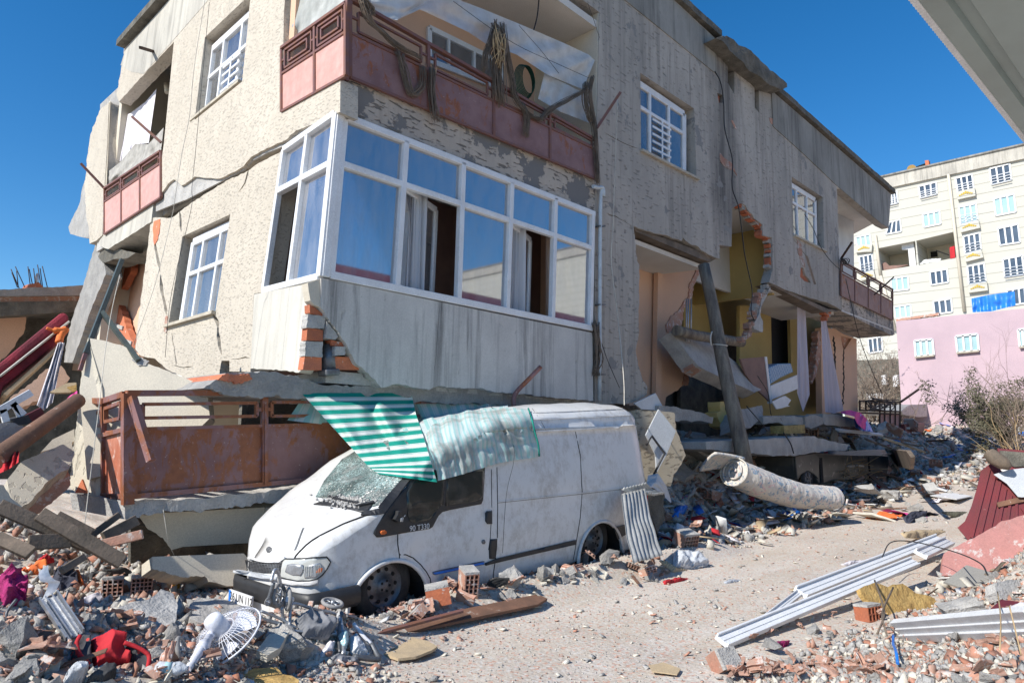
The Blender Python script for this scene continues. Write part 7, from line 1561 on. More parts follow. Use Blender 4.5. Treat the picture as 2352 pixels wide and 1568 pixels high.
c = o.location; tube('rebar', bez([c+Vector((-.3, -.1, .1)), c+Vector((-.5, -.2, .2)), c+Vector((-.2, -.25, .22)), c+Vector((0, -.15, .1))], 5), .014, M['steel'], None, 5)['label'] = 'bent rebar sticking out of the lump under the mattress'; bpy.data.objects[[q.name for q in bpy.data.objects if q.name.startswith('rebar')][-1]]['category'] = 'rebar'
put_at(ROCK[8], 'concrete_lump', *Z1(14, (1240, 610)), (1.5, .8, .5), 'wide pale concrete slab lump right of the rolled mattress', 'concrete lump', 9, (.1, .1, .3)); put_at(ROCK[10], 'concrete_lump', *Z1(14, (1370, 590)), (.7, .5, .4), 'smaller concrete lump at the right end of the wide one', 'concrete lump', 10)
put_at(ROCK[9], 'pebbly_concrete', *Z1(14, (1770, 1225)), (.5, .42, .42), 'big pebbly concrete lump behind the yellow foam board', 'concrete lump', 11, (.3, .2, .4), .2)
put_at(ROCK[4], 'grey_boulder', *Z1(14, (740, 1410)), (.22, .15, .14), 'pale grey stone below the white frame end', 'stone', 12); put_at(ROCK[6], 'yellow_stone', *Z1(14, (850, 1470)), (.12, .12, .08), 'yellowish broken stone in the right foreground heap', 'stone', 13)
put_at(ROCK[11], 'concrete_boulder', *Z1(16, (100, 1250)), (.3, .3, .3), 'dark rounded stone in the bottom left corner', 'stone', 14); put_at(ROCK[0], 'concrete_boulder', *Z1(16, (380, 1430)), (.17, .15, .14), 'grey stone left of the clear plastic bag', 'stone', 15)
o = lie('concrete_block', 'broad concrete block with a brick layer left of the stroller', 'concrete block', 15, [(370, 440), (430, 385), (640, 400), (880, 470), (860, 560), (640, 640), (440, 600), (365, 560)], .2, 'concrete', .16, (-.05, -.35, 1), .02)
lie('concrete_mound_slab', 'rounded concrete slab under the mortared brick pair', 'concrete slab', 16, [(1800, 520), (1880, 470), (2010, 500), (2060, 620), (2050, 800), (1980, 960), (1990, 1200), (1880, 1350), (1700, 1300), (1600, 1100), (1250, 700), (1500, 640)], .25, 'concrete', .04, (.1, -.45, 1), .03)
lie('plaster_triangle', 'pale triangular plaster shard in the bottom left heap', 'plaster shard', 16, [(510, 1320), (720, 1250), (660, 1530), (510, 1540)], .03, 'plaster_bit', .1, (-.1, -.8, 1))
lie('wood_wedge', 'narrow tan wood wedge standing in the left heap', 'wood', 16, [(215, 880), (325, 1080), (325, 1270), (215, 1240)], .03, 'board', .12, (.2, -1, .4))
lie('red_tile', 'large broken red brick face in the left heap', 'brick', 16, [(450, 1240), (640, 1060), (690, 1080), (700, 1180), (600, 1270), (540, 1290)], .03, 'brick_dusty', .1, (-.2, -.7, 1)); lie('red_tile', 'red ribbed brick face at the left picture edge', 'brick', 16, [(-20, 1000), (80, 880), (190, 870), (110, 1060), (30, 1050)], .04, 'brick_dusty', .1, (-.3, -.7, 1))
# metal channel in the left heap
cm = empty('metal_channel', G(*Z1(16, (830, 1100))), 'dented grey metal channel slanting up out of the left heap', 'metal channel')
A = G(*Z1(16, (860, 1130)))+UP*.05; B = onY(*Z1(16, (560, 560)), A.y+.25); d = (B-A).normalized(); s = d.cross(Vector((0, -1, .3))).normalized(); n = s.cross(d); bm = bmesh.new()
for o_, w_, h_ in ((0, .09, .006), (-.045, .008, .04), (.045, .008, .04), (-.015, .006, .03), (.018, .006, .03)): add_bar(bm, A+s*o_+n*h_/2, B+s*o_+n*h_/2, w_, h_, n)
bobj('profile', bm, M['alu'], cm); C2 = onY(*Z1(16, (570, 200)), A.y+.45)
def strip(u, v): p = (B.lerp(C2, u) if u > 0 else B)+s*((v-.5)*.07*(1-.3*u)+.03*math.sin(u*5))+n*.03*math.sin(u*6+v); return p
sheet('bent_strip', strip, 16, 4, M['alu'], cm)
for nm, lb, pts in (('bent_rebar', 'thin bent iron rod over the magenta cloth', [(90, 1060), (95, 900), (75, 760), (110, 680), (195, 575)]), ('bent_rebar', 'thin bent iron rod beside the metal channel', [(755, 760), (752, 640), (765, 560), (795, 470)])):
    P = Z(16, pts); y = G(*P[0]).y; tag(tube(nm, bez([onY(x, yy, y+.02*i) for i, (x, yy) in enumerate(P)], 5), .008, M['steel'], None, 6), lb, 'iron rod')
# cloth heaps
def heap(name, label, z, pts, mat, h=.12, seed=0, cat='cloth', at=None, lift=.05, fold=5):
    P = Z(z, pts) if z else pts; r = random.Random(seed); cx = sum(p[0] for p in P)/len(P); cy = sum(p[1] for p in P)/len(P); pl = gplane(*(at or (cx, cy)), lift+.02, (0, -.95, 1)); vs = [Vector(p) for p in P]; n0 = len(vs)
    xs = [p[0] for p in P]; ys = [p[1] for p in P]; st = max(2.2, (max(xs)-min(xs))/42); x = min(xs)
    def ins(x, y):
        c = False; j = n0-1
        for i in range(n0):
            xi, yi = P[i]; xj, yj = P[j]
            if (yi > y) != (yj > y) and x < (xj-xi)*(y-yi)/(yj-yi)+xi: c = not c
            j = i
        return c
    while x < max(xs):
        y = min(ys)
        while y < max(ys):
            if ins(x, y): vs.append(Vector((x, y)))
            y += st
        x += st
    ov, _e, of = delaunay_2d_cdt(vs, [(i, (i+1) % n0) for i in range(n0)], [], 0, 1e-6, False)[:3]; bm = bmesh.new(); V = []
    for p in ov:
        e = min((Vector(a)-p).length for a in rag(list(P)+[P[0]], 6, 0)); k = min(1, e/(st*3.2)); q = pl(p[0], p[1])
        w = noise.noise(q*fold+Vector((seed*3, 0, 0))); w2 = 1-abs(noise.noise(q*fold*2+Vector((seed, 7, 0))))*2
        V.append(bm.verts.new(q+pl.n*(h*(k**.6)*(.55+.6*w+.3*w2))-pl.n*.03*(1-k)))
    for f in of:
        if ins(sum(ov[i][0] for i in f)/3, sum(ov[i][1] for i in f)/3): bm.faces.new([V[i] for i in f]).smooth = True
    for v in [v for v in bm.verts if not v.link_faces]: bm.verts.remove(v)
    return tag(bobj(name, bm, M[mat]), label, cat)
heap('magenta_fur', 'crumpled magenta fleece in the left heap', 16, [(-40, 380), (60, 320), (200, 300), (320, 370), (290, 470), (300, 600), (240, 700), (130, 800), (0, 900), (-40, 850)], 'magenta', .18, 1, fold=9)
heap('white_cloth', 'white striped cloth between the magenta fleece and the metal channel', 16, [(250, 420), (350, 390), (440, 470), (400, 600), (290, 700), (250, 640)], 'whitecloth', .06, 2)
heap('navy_jacket', 'dark blue jacket on top of the left heap', 16, [(590, 380), (640, 250), (740, 200), (840, 240), (900, 330), (900, 480), (860, 560), (760, 600), (640, 560), (600, 480)], 'navy', .18, 3)
heap('orange_garment', 'orange-red garment under the dark blue jacket', 16, [(200, 290), (270, 200), (380, 190), (420, 130), (540, 150), (560, 250), (460, 310), (340, 300)], 'orange', .1, 4)
heap('red_garment', 'red garment at the back of the clothes heap', 16, [(430, 120), (540, 40), (600, 90), (640, 130), (560, 150)], 'red', .08, 5)
heap('red_trim_garment', 'red edge of clothing right of the dark blue jacket', 16, [(890, 230), (930, 240), (950, 330), (1000, 440), (1010, 500), (930, 530), (890, 480)], 'orange', .06, 6)
heap('charcoal_blanket', 'charcoal blanket behind the mortared brick pair', 16, [(990, 330), (1040, 270), (1200, 240), (1400, 230), (1540, 270), (1500, 320), (1200, 330), (1100, 360), (1060, 470), (1010, 440)], 'charcoal', .1, 7)
heap('white_rag', 'white crumpled rag left of the mortared brick pair', 16, [(860, 680), (960, 560), (1110, 510), (1180, 510), (1220, 600), (1150, 680), (1000, 710), (930, 720)], 'whitecloth', .07, 8)
rb_ = empty('red_bag', G(*Z1(16, (1250, 1400))), 'red bag with dark dotted panels lying in the bottom left heap', 'bag')
for nm, pts, mt, sd in (('lining', [(1040, 1060), (1250, 1000), (1440, 1080), (1430, 1200), (1520, 1300), (1480, 1400), (1250, 1380), (1060, 1440), (1040, 1250)], 'red', 11), ('side_panel', [(830, 1150), (930, 1010), (1040, 1070), (1050, 1230), (1060, 1420), (980, 1440), (830, 1400), (810, 1260)], 'dotted', 12), ('side_panel', [(1430, 1180), (1500, 1120), (1680, 1180), (1735, 1260), (1700, 1450), (1600, 1530), (1440, 1500), (1530, 1340)], 'dotted', 13)):
    o = heap(nm, None, 16, pts, mt, .1, sd, None, at=Z1(16, (1250, 1400)), lift=.05); o.parent = rb_; o.matrix_parent_inverse = PINV(rb_)
for pts in ([(930, 1000), (890, 1100), (930, 1230), (1010, 1310), (1050, 1430)], [(1440, 1080), (1560, 1120), (1690, 1190), (1735, 1260), (1700, 1420), (1640, 1510)]):
    pl = gplane(*Z1(16, (1250, 1400)), .14, (0, -.95, 1)); tube('piping', bez([pl(*p, .04) for p in Z(16, pts)], 5), .012, M['red'], rb_, 6)
heap('clear_plastic_bag', 'clear plastic bag at the bottom left edge', 16, [(740, 1560), (760, 1450), (860, 1400), (980, 1420), (1000, 1480), (940, 1560)], 'bag', .12, 14, 'plastic bag'); heap('grey_garment', 'grey crumpled garment below the red bag', 16, [(1050, 1440), (1200, 1360), (1340, 1380), (1350, 1480), (1200, 1550), (1020, 1540)], 'charcoal', .08, 15)
bt = empty('water_bottle', G(*Z1(16, (1850, 1500))), 'crushed clear water bottle with blue label at the bottom left edge', 'bottle'); A = G(*Z1(16, (1790, 1500)))+UP*.05; B = A+Vector((.14, -.09, -.01))
tube('bottle_body', [A.lerp(B, t) for t in (0, .1, .3, .5, .7, .8, .95, 1)], [.02, .038, .036, .033, .037, .03, .014, .014], M['bag'], bt, 12); tube('label_band', [A.lerp(B, .3), A.lerp(B, .5)], [.0375, .036], M['farpane_light'], bt, 12)
heap('red_scrap', 'crumpled red cloth scrap on the street, right of the corrugated strip', 14, [(152, 1015), (200, 1005), (250, 1000), (292, 1010), (285, 1028), (230, 1030), (160, 1034)], 'red', .05, 16)
heap('clear_sheet', 'crumpled clear plastic sheet on the street behind the red scrap', 14, [(205, 945), (210, 860), (260, 862), (330, 900), (390, 952), (300, 960)], 'bag', .15, 17, 'plastic sheet'); heap('tan_rag', 'tan twisted rag in front of the corrugated strip', 14, [(130, 905), (160, 910), (220, 950), (290, 960), (270, 970), (200, 975), (160, 935)], 'board', .05, 18)
heap('white_bag', 'flattened white plastic bag on the street', 14, [(1105, 925), (1150, 910), (1250, 905), (1290, 915), (1260, 945), (1150, 938)], 'whitecloth', .05, 19, 'plastic bag'); heap('grey_bag', 'flattened grey bag on the street near the red scrap', 14, [(478, 1018), (510, 1005), (570, 1012), (560, 1028), (490, 1030)], 'bag', .04, 20, 'plastic bag')
heap('navy_cushion', 'dark blue patterned cushion on the street beyond the mattress', 14, [(1435, 680), (1470, 655), (1540, 650), (1560, 680), (1500, 712), (1460, 712)], 'navy', .16, 21, 'cushion'); heap('khaki_cloth', 'khaki cloth spread near the red tin sheet', 14, [(1425, 760), (1500, 745), (1650, 745), (1730, 760), (1720, 785), (1600, 795), (1450, 785)], 'board', .08, 22)
heap('green_cloth', 'green cloth scrap beyond the khaki cloth', 14, [(1640, 650), (1780, 645), (1775, 670), (1720, 680)], 'leaf', .06, 23); heap('blue_bag', 'bright blue plastic bag in the shade right of the corrugated strip', 23, [(560, 1500), (600, 1370), (680, 1330), (790, 1350), (770, 1450), (690, 1500), (620, 1560)], 'blue', .15, 24, 'plastic bag')
lie('tile_board', 'white laminate sheet lying flat beyond the mattress', 'board', 14, [(1575, 562), (1680, 545), (1805, 565), (1720, 582)], .02, 'white', .04); lie('grey_tile', 'pale grey tile in front of the mattress, left one', 'tile', 14, [(610, 665), (660, 655), (700, 680), (690, 705)], .02, 'lightgrey', .05, (0, -.3, 1)); lie('grey_tile', 'pale grey tile leaning on the rebar lump', 'tile', 14, [(705, 640), (730, 640), (805, 690), (795, 705), (735, 680)], .03, 'lightgrey', .1, (0, -.6, 1)); lie('grey_tile', 'small pale grey tile lowest of the three by the mattress', 'tile', 14, [(580, 715), (630, 700), (665, 730), (620, 742)], .02, 'lightgrey', .05, (0, -.2, 1))
for lb, pts in (('flat cardboard sheet on the street behind the white frame', [(820, 1065), (960, 1025), (1040, 1028), (930, 1080)]), ('second cardboard sheet beside it towards the frame', [(960, 1080), (1050, 1045), (1170, 1040), (1130, 1060), (990, 1085)]), ('tan cardboard scrap under the lower end of the frame', [(655, 1235), (720, 1190), (800, 1170), (760, 1210), (700, 1250)]), ('tan cardboard scrap at the bottom centre', [(70, 1470), (150, 1455), (240, 1490), (220, 1520), (90, 1505)])): lie('cardboard_sheet', lb, 'cardboard', 14, pts, .008, 'board', .03, (0, 0, 1), .004)
# --- pedestal fan
fn_ = empty('pedestal_fan', G(*Z1(15, (560, 900))), 'broken white pedestal fan lying in the left foreground', 'fan')
p0 = G(*Z1(15, (640, 900))); pl = Pl(p0+UP*.1, None, n=(-.63, -.06, .81)); c = pl(*Z1(15, (665, 715))); e = pl(*Z1(15, (870, 590))); e2 = pl(*Z1(15, (560, 640))); a_ = (e-c); Rf = .235; a_.normalize(); b_ = pl.n.cross(a_).normalized()
M['fanw'] = basic('white_plastic', (.72, .73, .78), (.64, .65, .7), 5, rough=.4, bump=0)
def ringp(r_, o_=0, n_=40): return [c+a_*math.cos(t)*r_+b_*math.sin(t)*r_+pl.n*o_ for t in (6.283*i/n_ for i in range(n_+1))]
bm = bmesh.new()
for k in range(54):
    t = 6.283*k/54; dirv = a_*math.cos(t)+b_*math.sin(t); add_tube(bm, [c+dirv*.05+pl.n*.07, c+dirv*.14+pl.n*.075, c+dirv*(Rf-.02)+pl.n*.045, c+dirv*Rf], .0022, 3, False); add_tube(bm, [c+dirv*.05-pl.n*.06, c+dirv*.14-pl.n*.06, c+dirv*Rf], .0018, 3, False)
for r_, o_ in ((.14, .075), (.09, .073)): add_tube(bm, ringp(r_, o_), .0025, 4, False)
add_tube(bm, ringp(Rf), .007, 6, False); bobj('cage', bm, M['fanw'], fn_)
for k in range(3):
    t0 = k*2.094+.4
    def bl(u, v, t0=t0): t = t0+(v-.5)*(1.2*math.sin(min(1, u*1.2)*1.6)); r_ = .03+.17*u; return c+(a_*math.cos(t)+b_*math.sin(t))*r_+pl.n*(.02*(v-.5)*2)
    sheet('blade', bl, 10, 8, M['fanw'], fn_)
m0 = c+pl.n*.05; m1 = c+pl.n*.19; tube('motor_housing', [m0, m0.lerp(m1, .15), m0.lerp(m1, .6), m0.lerp(m1, .9), m1], [.05, .065, .062, .055, .03], M['fanw'], fn_, 18)
q0 = m0.lerp(m1, .6)+Vector((-.03, -.02, -.06)); q1 = G(*Z1(15, (345, 1040)))+UP*.04; tube('neck', [q0, q0.lerp(q1, .12)], [.03, .025], M['fanw'], fn_, 10); tube('stand_pole', [q0.lerp(q1, .1), q0.lerp(q1, .45), q1], [.027, .03, .02], M['fanw'], fn_, 10); tube('control_box', [q0.lerp(q1, .3), q0.lerp(q1, .5)], [.04, .036], M['fanw'], fn_, 8)
tag(tube('power_cable', bez([G(*Z1(15, p))+UP*.05 for p in ((460, 970), (540, 900), (640, 885), (760, 860), (900, 880), (1000, 930), (1040, 960))], 6), .006, M['cord'], None, 5), 'thin white cord looping on the rubble below the fan', 'cord')
# --- crushed stroller
stt = empty('crushed_stroller', G(*Z1(15, (1400, 700))), 'crushed grey folding stroller lying in front of the van', 'stroller'); yS = G(*Z1(15, (1300, 640))).y
def sp(p, dy=0):
    q = G(*Z1(15, p)); c = CAM-q; a = q+c.normalized()*(.1-dy*.6); b = onY(*Z1(15, p), yS+dy); return a if (a-CAM).length < (b-CAM).length else b
def swheel(ctr, R, axis, nm='wheel', w_=.03, rim=True):
    ax = Vector(axis).normalized(); u = ax.orthogonal().normalized(); v = ax.cross(u); bm = bmesh.new(); n_ = 22
    add_tube(bm, [ctr+(u*math.cos(t)+v*math.sin(t))*R*.86 for t in (6.283*k/n_ for k in range(n_+1))], R*.17, 8, False); w = bobj(nm, bm, M['dusty_tyre'] if 'dusty_tyre' in M else M.setdefault('dusty_tyre', basic('dusty_tyre', (.22, .21, .2), (.3, .29, .28), 9)), stt)
    bm = bmesh.new()
    for k in range(6): t = k*1.047; add_tube(bm, [ctr, ctr+(u*math.cos(t)+v*math.sin(t))*R*.8], R*.07, 5)
    add_tube(bm, [ctr+(u*math.cos(t)+v*math.sin(t))*R*.7 for t in (6.283*k/n_ for k in range(n_+1))], R*.06, 5, False); add_tube(bm, [ctr-ax*.02, ctr+ax*.02], R*.16, 8); bobj('spokes', bm, M['alu'], w)
swheel(sp((1095, 370), .05), .085, (.5, -.8, .1)); swheel(sp((1165, 400), .02), .085, (1, -.25, 0)); swheel(sp((1530, 435), -.05), .085, (.1, -.25, 1)); swheel(sp((1005, 425), 0), .028, (.2, -1, 0)); swheel(sp((300, 820), -.05), .085, (.75, -.5, .3))
T = lambda nm, pts, r_, mt='alu', dy=0: tube(nm, bez([sp(p, dy+.015*i) for i, p in enumerate(pts)], 5), r_, M[mt], stt, 8)
T('frame_tube', [(1030, 260), (1055, 175), (1080, 170), (1100, 240), (1105, 300)], .013); T('frame_tube', [(1050, 270), (1020, 380), (1000, 420)], .016, 'steel'); T('frame_tube', [(1180, 640), (1190, 480), (1225, 440), (1400, 490), (1540, 520), (1570, 560), (1565, 660)], .012)
T('frame_tube', [(1195, 620), (1220, 660), (1400, 670), (1540, 690), (1570, 700)], .012); T('frame_tube', [(925, 510), (950, 560), (1050, 590), (1170, 620)], .014); T('frame_tube', [(950, 500), (1100, 560), (1240, 640)], .01); T('frame_tube', [(1590, 540), (1610, 700), (1620, 860)], .018); T('frame_tube', [(1600, 540), (1580, 700), (1590, 840)], .012, 'steel')
T('frame_tube', [(1700, 600), (1780, 700), (1850, 770)], .014, 'fanw', -.05); T('frame_tube', [(1850, 770), (1890, 850), (1905, 890), (1850, 890), (1700, 870)], .02, 'steel', -.05); T('frame_tube', [(1480, 560), (1530, 640), (1560, 690)], .012); T('hub_joint', [(1590, 530), (1615, 550)], .03, 'steel'); T('hub_joint', [(1165, 400), (1200, 410)], .022, 'pvc'); T('frame_tube', [(1120, 470), (1130, 560), (1180, 640)], .013)
def cl(nm, pts, mt, h, sd): o = heap(nm, None, 15, pts, mt, h, sd, None, at=Z1(15, (1450, 700)), lift=.06, fold=8); o.parent = stt; o.matrix_parent_inverse = PINV(stt)
cl('seat_fabric', [(1230, 560), (1330, 500), (1500, 540), (1560, 640), (1500, 720), (1300, 700)], 'greyfab', .08, 30); cl('seat_fabric', [(1480, 900), (1560, 850), (1700, 870), (1760, 910), (1700, 960), (1560, 970)], 'greyfab', .06, 31); cl('blue_lining', [(1580, 690), (1640, 630), (1670, 740), (1640, 830), (1600, 800)], 'farpane_light', .05, 32); cl('mesh_pocket', [(1680, 700), (1730, 670), (1800, 760), (1840, 850), (1760, 860), (1690, 830)], 'bag', .05, 33); cl('white_strap', [(1440, 830), (1500, 740), (1560, 740), (1540, 840), (1450, 860)], 'whitecloth', .04, 34)
# glove on a string
gv = empty('hanging_glove', onY(*Z1(16, (2040, 380)), G(*Z1(16, (2040, 470))).y+.2), 'mustard knit glove hanging on a string before the crushed beam', 'glove'); yg = G(*Z1(16, (2040, 480))).y
bm = bmesh.new(); W_ = lambda p: onY(*Z1(16, p), yg)
add_tube(bm, [W_((2065, 275)), W_((2060, 300)), W_((2045, 345)), W_((2040, 385))], [.02, .03, .042, .035], 10)
for f_, r_ in (([(2015, 370), (2010, 420), (2025, 470)], .012), ([(2035, 385), (2035, 430), (2040, 455)], .012), ([(2055, 385), (2062, 425), (2070, 455)], .012), ([(2070, 365), (2080, 410), (2078, 440)], .011), ([(2010, 330), (1995, 350), (1998, 380)], .012)): add_tube(bm, [W_(p) for p in f_], [r_, r_, r_*.7], 7)
bobj('glove_knit', bm, M['yellowglove'], gv); tube('ring', [W_((2065, 262))+Vector((math.cos(t)*.022, 0, math.sin(t)*.018)) for t in (i*.5 for i in range(14))], .005, M['steel'], gv, 5); tube('string', [W_((2078, 185)), onY(386, 1245, 7.3), onY(375, 1170, 7.3)], .003, M['cord'], gv, 4)
# --- right foreground: window frame profiles, foam, slabs
wf = empty('window_frame_wreck', G(*Z1(14, (1100, 1150))), 'long white plastic window frame bent open on the right heap', 'window frame')
def pbar(parent, nm, z, a, b, w, h, la, lb, prof3=True):
    A, B = G(*Z1(z, a))+UP*la, G(*Z1(z, b))+UP*lb; bm = bmesh.new(); d = (B-A).normalized(); s = d.cross(UP).normalized(); s = s if s.y < 0 else -s; nn = (UP+s*.5).normalized(); side = d.cross(nn).normalized()
    if not prof3: add_bar(bm, A, B, w, h, nn)
    else:
        for o_, ww, hh in ((0, w, h*.6), (-w*.42, w*.14, h), (w*.42, w*.14, h*.8), (w*.05, w*.08, h*.72)): add_bar(bm, A+side*o_+nn*hh/2, B+side*o_+nn*hh/2, ww, hh, nn)
    return bobj(nm, bm, M['pvc_clean'], parent, bevel=.003)
pbar(wf, 'profile_bar', 14, (455, 1385), (1500, 1050), .13, .06, .04, .27); pbar(wf, 'profile_bar', 14, (880, 1155), (1630, 885), .15, .07, .11, .23); pbar(wf, 'profile_bar', 14, (700, 1260), (895, 1140), .07, .05, .05, .12); pbar(wf, 'profile_bar', 14, (1530, 1010), (1680, 890), .16, .07, .28, .2); pbar(wf, 'glazing_bead', 14, (560, 1330), (1200, 1130), .025, .03, .07, .2, False)
w2_ = empty('window_profile', G(*Z1(14, (1700, 1400))), 'stepped white plastic profile lying across the bottom right corner', 'window profile')
A = G(*Z1(14, (1395, 1360)))+UP*.16; B = G(*Z1(14, (2140, 1420)))+UP*.22; d = (B-A).normalized()
for k, (o_, z_) in enumerate(((.0, .0), (-.035, -.045), (-.06, -.09))):
    bm = bmesh.new(); add_bar(bm, A+Vector((-.0, o_, z_)), B+Vector((0, o_, z_)), .065, .05, Vector((0, -.7, .7))); bobj('profile_step', bm, M['pvc'], w2_, bevel=.004)
lie('yellow_foam_slab', 'big torn yellow foam slab on the right heap', 'foam slab', 14, rag([(1200, 1062), (1280, 1028), (1350, 1050), (1430, 1035), (1500, 1080), (1600, 1112), (1655, 1185), (1662, 1250), (1600, 1288), (1450, 1285), (1370, 1250), (1350, 1190), (1280, 1150), (1230, 1110), (1200, 1062)], 25, 9, 3), .05, 'straw', .32, (-.25, -1, .7), .012)
lie('pink_washed_slab', 'large pink-washed concrete slab sloping on the right heap', 'concrete slab', 14, rag([(2200, 620), (2081, 668), (1960, 700), (1850, 768), (1730, 830), (1650, 875), (1640, 992), (1880, 972), (2000, 930), (2200, 880)], 40, 5, 2), .1, 'slabpink', .3, (-.3, -.45, 1), .006, at=Z1(14, (1760, 960)))
lie('slab_edge_grey', 'grey crumbly slab edge below the pink-washed slab', 'concrete slab', 14, [(1890, 985), (2000, 930), (2200, 885), (2200, 1000), (2000, 1010), (1940, 1020)], .12, 'concrete', .25, (-.3, -.6, 1), .015, at=Z1(14, (1900, 1030)))
lie('speckled_board', 'grey speckled board leaning in the right heap', 'board', 14, [(1650, 1025), (1772, 935), (2010, 1005), (1950, 1110), (1890, 1130), (1760, 1060)], .02, 'lightgrey' if 0 else 'concrete_dark', .2, (-.35, -.4, 1)); bpy.data.objects['speckled_board'].data.materials[0] = basic('speckled_grey', (.3, .29, .26), (.26, .25, .23), 3, bump=.1)
lie('concrete_offcut', 'pale concrete offcut with a hole at the right picture edge', 'concrete piece', 14, [(1925, 1030), (2000, 1012), (2200, 1030), (2200, 1110), (1960, 1120), (1930, 1080)], .1, 'mortar', .3, (-.4, -1, .6), .01, at=Z1(14, (1960, 1130)))
heap('white_cloth_right', 'white cloth crumpled at the right picture edge', 14, [(1940, 1190), (2000, 1165), (2100, 1170), (2200, 1200), (2200, 1260), (2000, 1250)], 'whitecloth', .1, 40)
lie('red_scrap_metal', 'red metal scrap between the foam slab and the right edge', 'metal', 14, [(1900, 1170), (1960, 1120), (2050, 1130), (2080, 1160), (1960, 1200), (1910, 1200)], .02, 'maroon', .2, (-.3, -.6, 1))
heap('magenta_wrapper', 'crumpled magenta and white wrapper below the white frame', 14, [(720, 1365), (760, 1335), (830, 1340), (815, 1370), (750, 1380)], 'magenta', .05, 41, 'wrapper')
tag(tube('black_hose', bez([G(*Z1(14, p))+UP*l for p, l in (((1330, 1055), .35), ((1380, 1010), .45), ((1500, 1005), .45), ((1700, 1040), .4), ((1850, 1100), .3), ((1900, 1150), .25))], 6), .007, M['black'], None, 6), 'black hose arching behind the yellow foam slab', 'hose')
tag(tube('blue_white_strap', bez([G(*Z1(14, p))+UP*.1 for p in ((1385, 1380), (1385, 1430), (1400, 1480), (1410, 1550))], 5), .011, M['blue'], None, 5), 'blue strap hanging over the rubble below the white profile', 'strap')
for i, (pts, lb) in enumerate((([(1290, 1180), (1340, 1320), (1300, 1400)], 'brown branch standing under the foam slab'), ([(1390, 1230), (1330, 1330), (1350, 1400)], 'second brown branch crossing the first'), ([(1960, 1330), (1975, 1450), (1965, 1560)], 'thin pale stalk over the white profile'), ([(2030, 1480), (2060, 1550), (2080, 1580)], 'thin pale stalk at the bottom right corner'))):
    tag(tube('branch', bez([G(*Z1(14, p))+UP*(.3-.08*k) for k, p in enumerate(pts)], 4), .009 if i < 2 else .004, M['wood' if i < 2 else 'drytwig'], None, 5), lb, 'branch')
# red tin sheet at right
rt_ = empty('red_tin_sheet', G(*Z1(14, (1760, 800))), 'crumpled maroon corrugated tin sheet rearing up at the right edge', 'metal sheet'); gp_ = G(*Z1(14, (1765, 800))); PRt = Pl(gp_+UP*.1, None, n=(-.8, -.35, .35))
wall('sheet_face', PRt, rag(Z(14, [(1905, 388), (1945, 412), (2060, 560), (2250, 600), (2250, 640), (2081, 680), (1940, 725), (1780, 800), (1725, 735), (1765, 700), (1800, 620), (1830, 520), (1850, 430), (1905, 388)]), 30, 2), .015, M['maroon'], rt_)
for k in range(7): 
    a = Z1(14, (1895-k*4+k*33, 420+k*35)); b = Z1(14, (1800+k*48, 790-k*22)); bm = bmesh.new(); add_bar(bm, PRt(*a, .015), PRt(*b, .015), .04, .03, PRt.n); bobj('rib', bm, M['maroon'], rt_)
wall('folded_grey_side', PRt, Z(14, [(1918, 450), (2000, 425), (2250, 395), (2250, 560), (2070, 572), (2050, 570), (1990, 500)]), .015, M['lightgrey'], rt_, off=.12); wall('sheet_top', PRt, Z(14, [(1938, 310), (2250, 335), (2250, 420), (2000, 425), (1950, 380)]), .015, M['maroon'], rt_, off=-.3); wall('sheet_top', PRt, Z(14, [(1950, 322), (2250, 345), (2250, 402), (2030, 410), (1975, 385)]), .015, M['concrete_dark'], rt_, off=-.27)
tag(tube('rotten_log', [PRt(*p, .3) for p in Z(14, [(1890, 330), (1920, 360), (1970, 390), (2010, 415)])], [.1, .13, .12, .05], M['straw' if 0 else 'wood'], None, 9), 'splintered brown log end above the maroon tin sheet', 'log'); wall('bracket', PRt, Z(14, [(1935, 600), (2081, 565), (2200, 560), (2200, 590), (2081, 595), (1945, 625)]), .04, M['plank'], rt_, off=.05)
# pallet boards, straw pile, planks by the crushed car
PBd = [((270, 1350), (560, 1600), .14, 'reddish pallet board pointing down, left edge of the pallet'), ((290, 1345), (830, 1500), .16, 'reddish pallet board, longest, running right'), ((480, 1420), (760, 1390), .12, 'short pallet board across the others'), ((560, 1580), (1140, 1510), .12, 'reddish board lying lowest by the pallet'), ((600, 1440), (840, 1520), .1, 'narrow reddish board inside the pallet')]
for a, b, w_, lb in PBd:
    A, B = G(*Z1(24, a))+UP*.1, G(*Z1(24, b))+UP*.08; bm = bmesh.new(); add_bar(bm, A, B, w_, .03, UP); tag(bobj('pallet_board', bm, M['plank']), lb, 'board', 'reddish pallet boards beyond the mattress')
for a, b, w_, ya, yb, lb, mt_ in (((480, 985), (925, 1130), .18, 7.2, 6.6, 'long tan plank jutting from the heap above the pallet', 'board'), ((500, 970), (780, 1020), .1, 7.3, 7., 'thin grey lath above the long tan plank', 'wood'), ((900, 1180), (1150, 1275), .12, 6.6, 6.2, 'grey pipe on the street edge right of the planks', 'alu'), ((300, 1000), (560, 1090), .12, 7.1, 6.9, 'dark plank under the tan one', 'wood'), ((-10, 900), (470, 950), .14, 7.3, 7.1, 'pale long board below the crimson cloth', 'lightgrey'), ((545, 1180), (690, 1375), .12, 6.5, 6.2, 'grey-brown post leaning over the car', 'wood')):
    A, B = onY(*Z1(24, a), ya), onY(*Z1(24, b), yb); bm = bmesh.new(); add_bar(bm, A, B, w_, .05, (0, -.6, 1)); tag(bobj('plank', bm, M[mt_]), lb, 'plank')
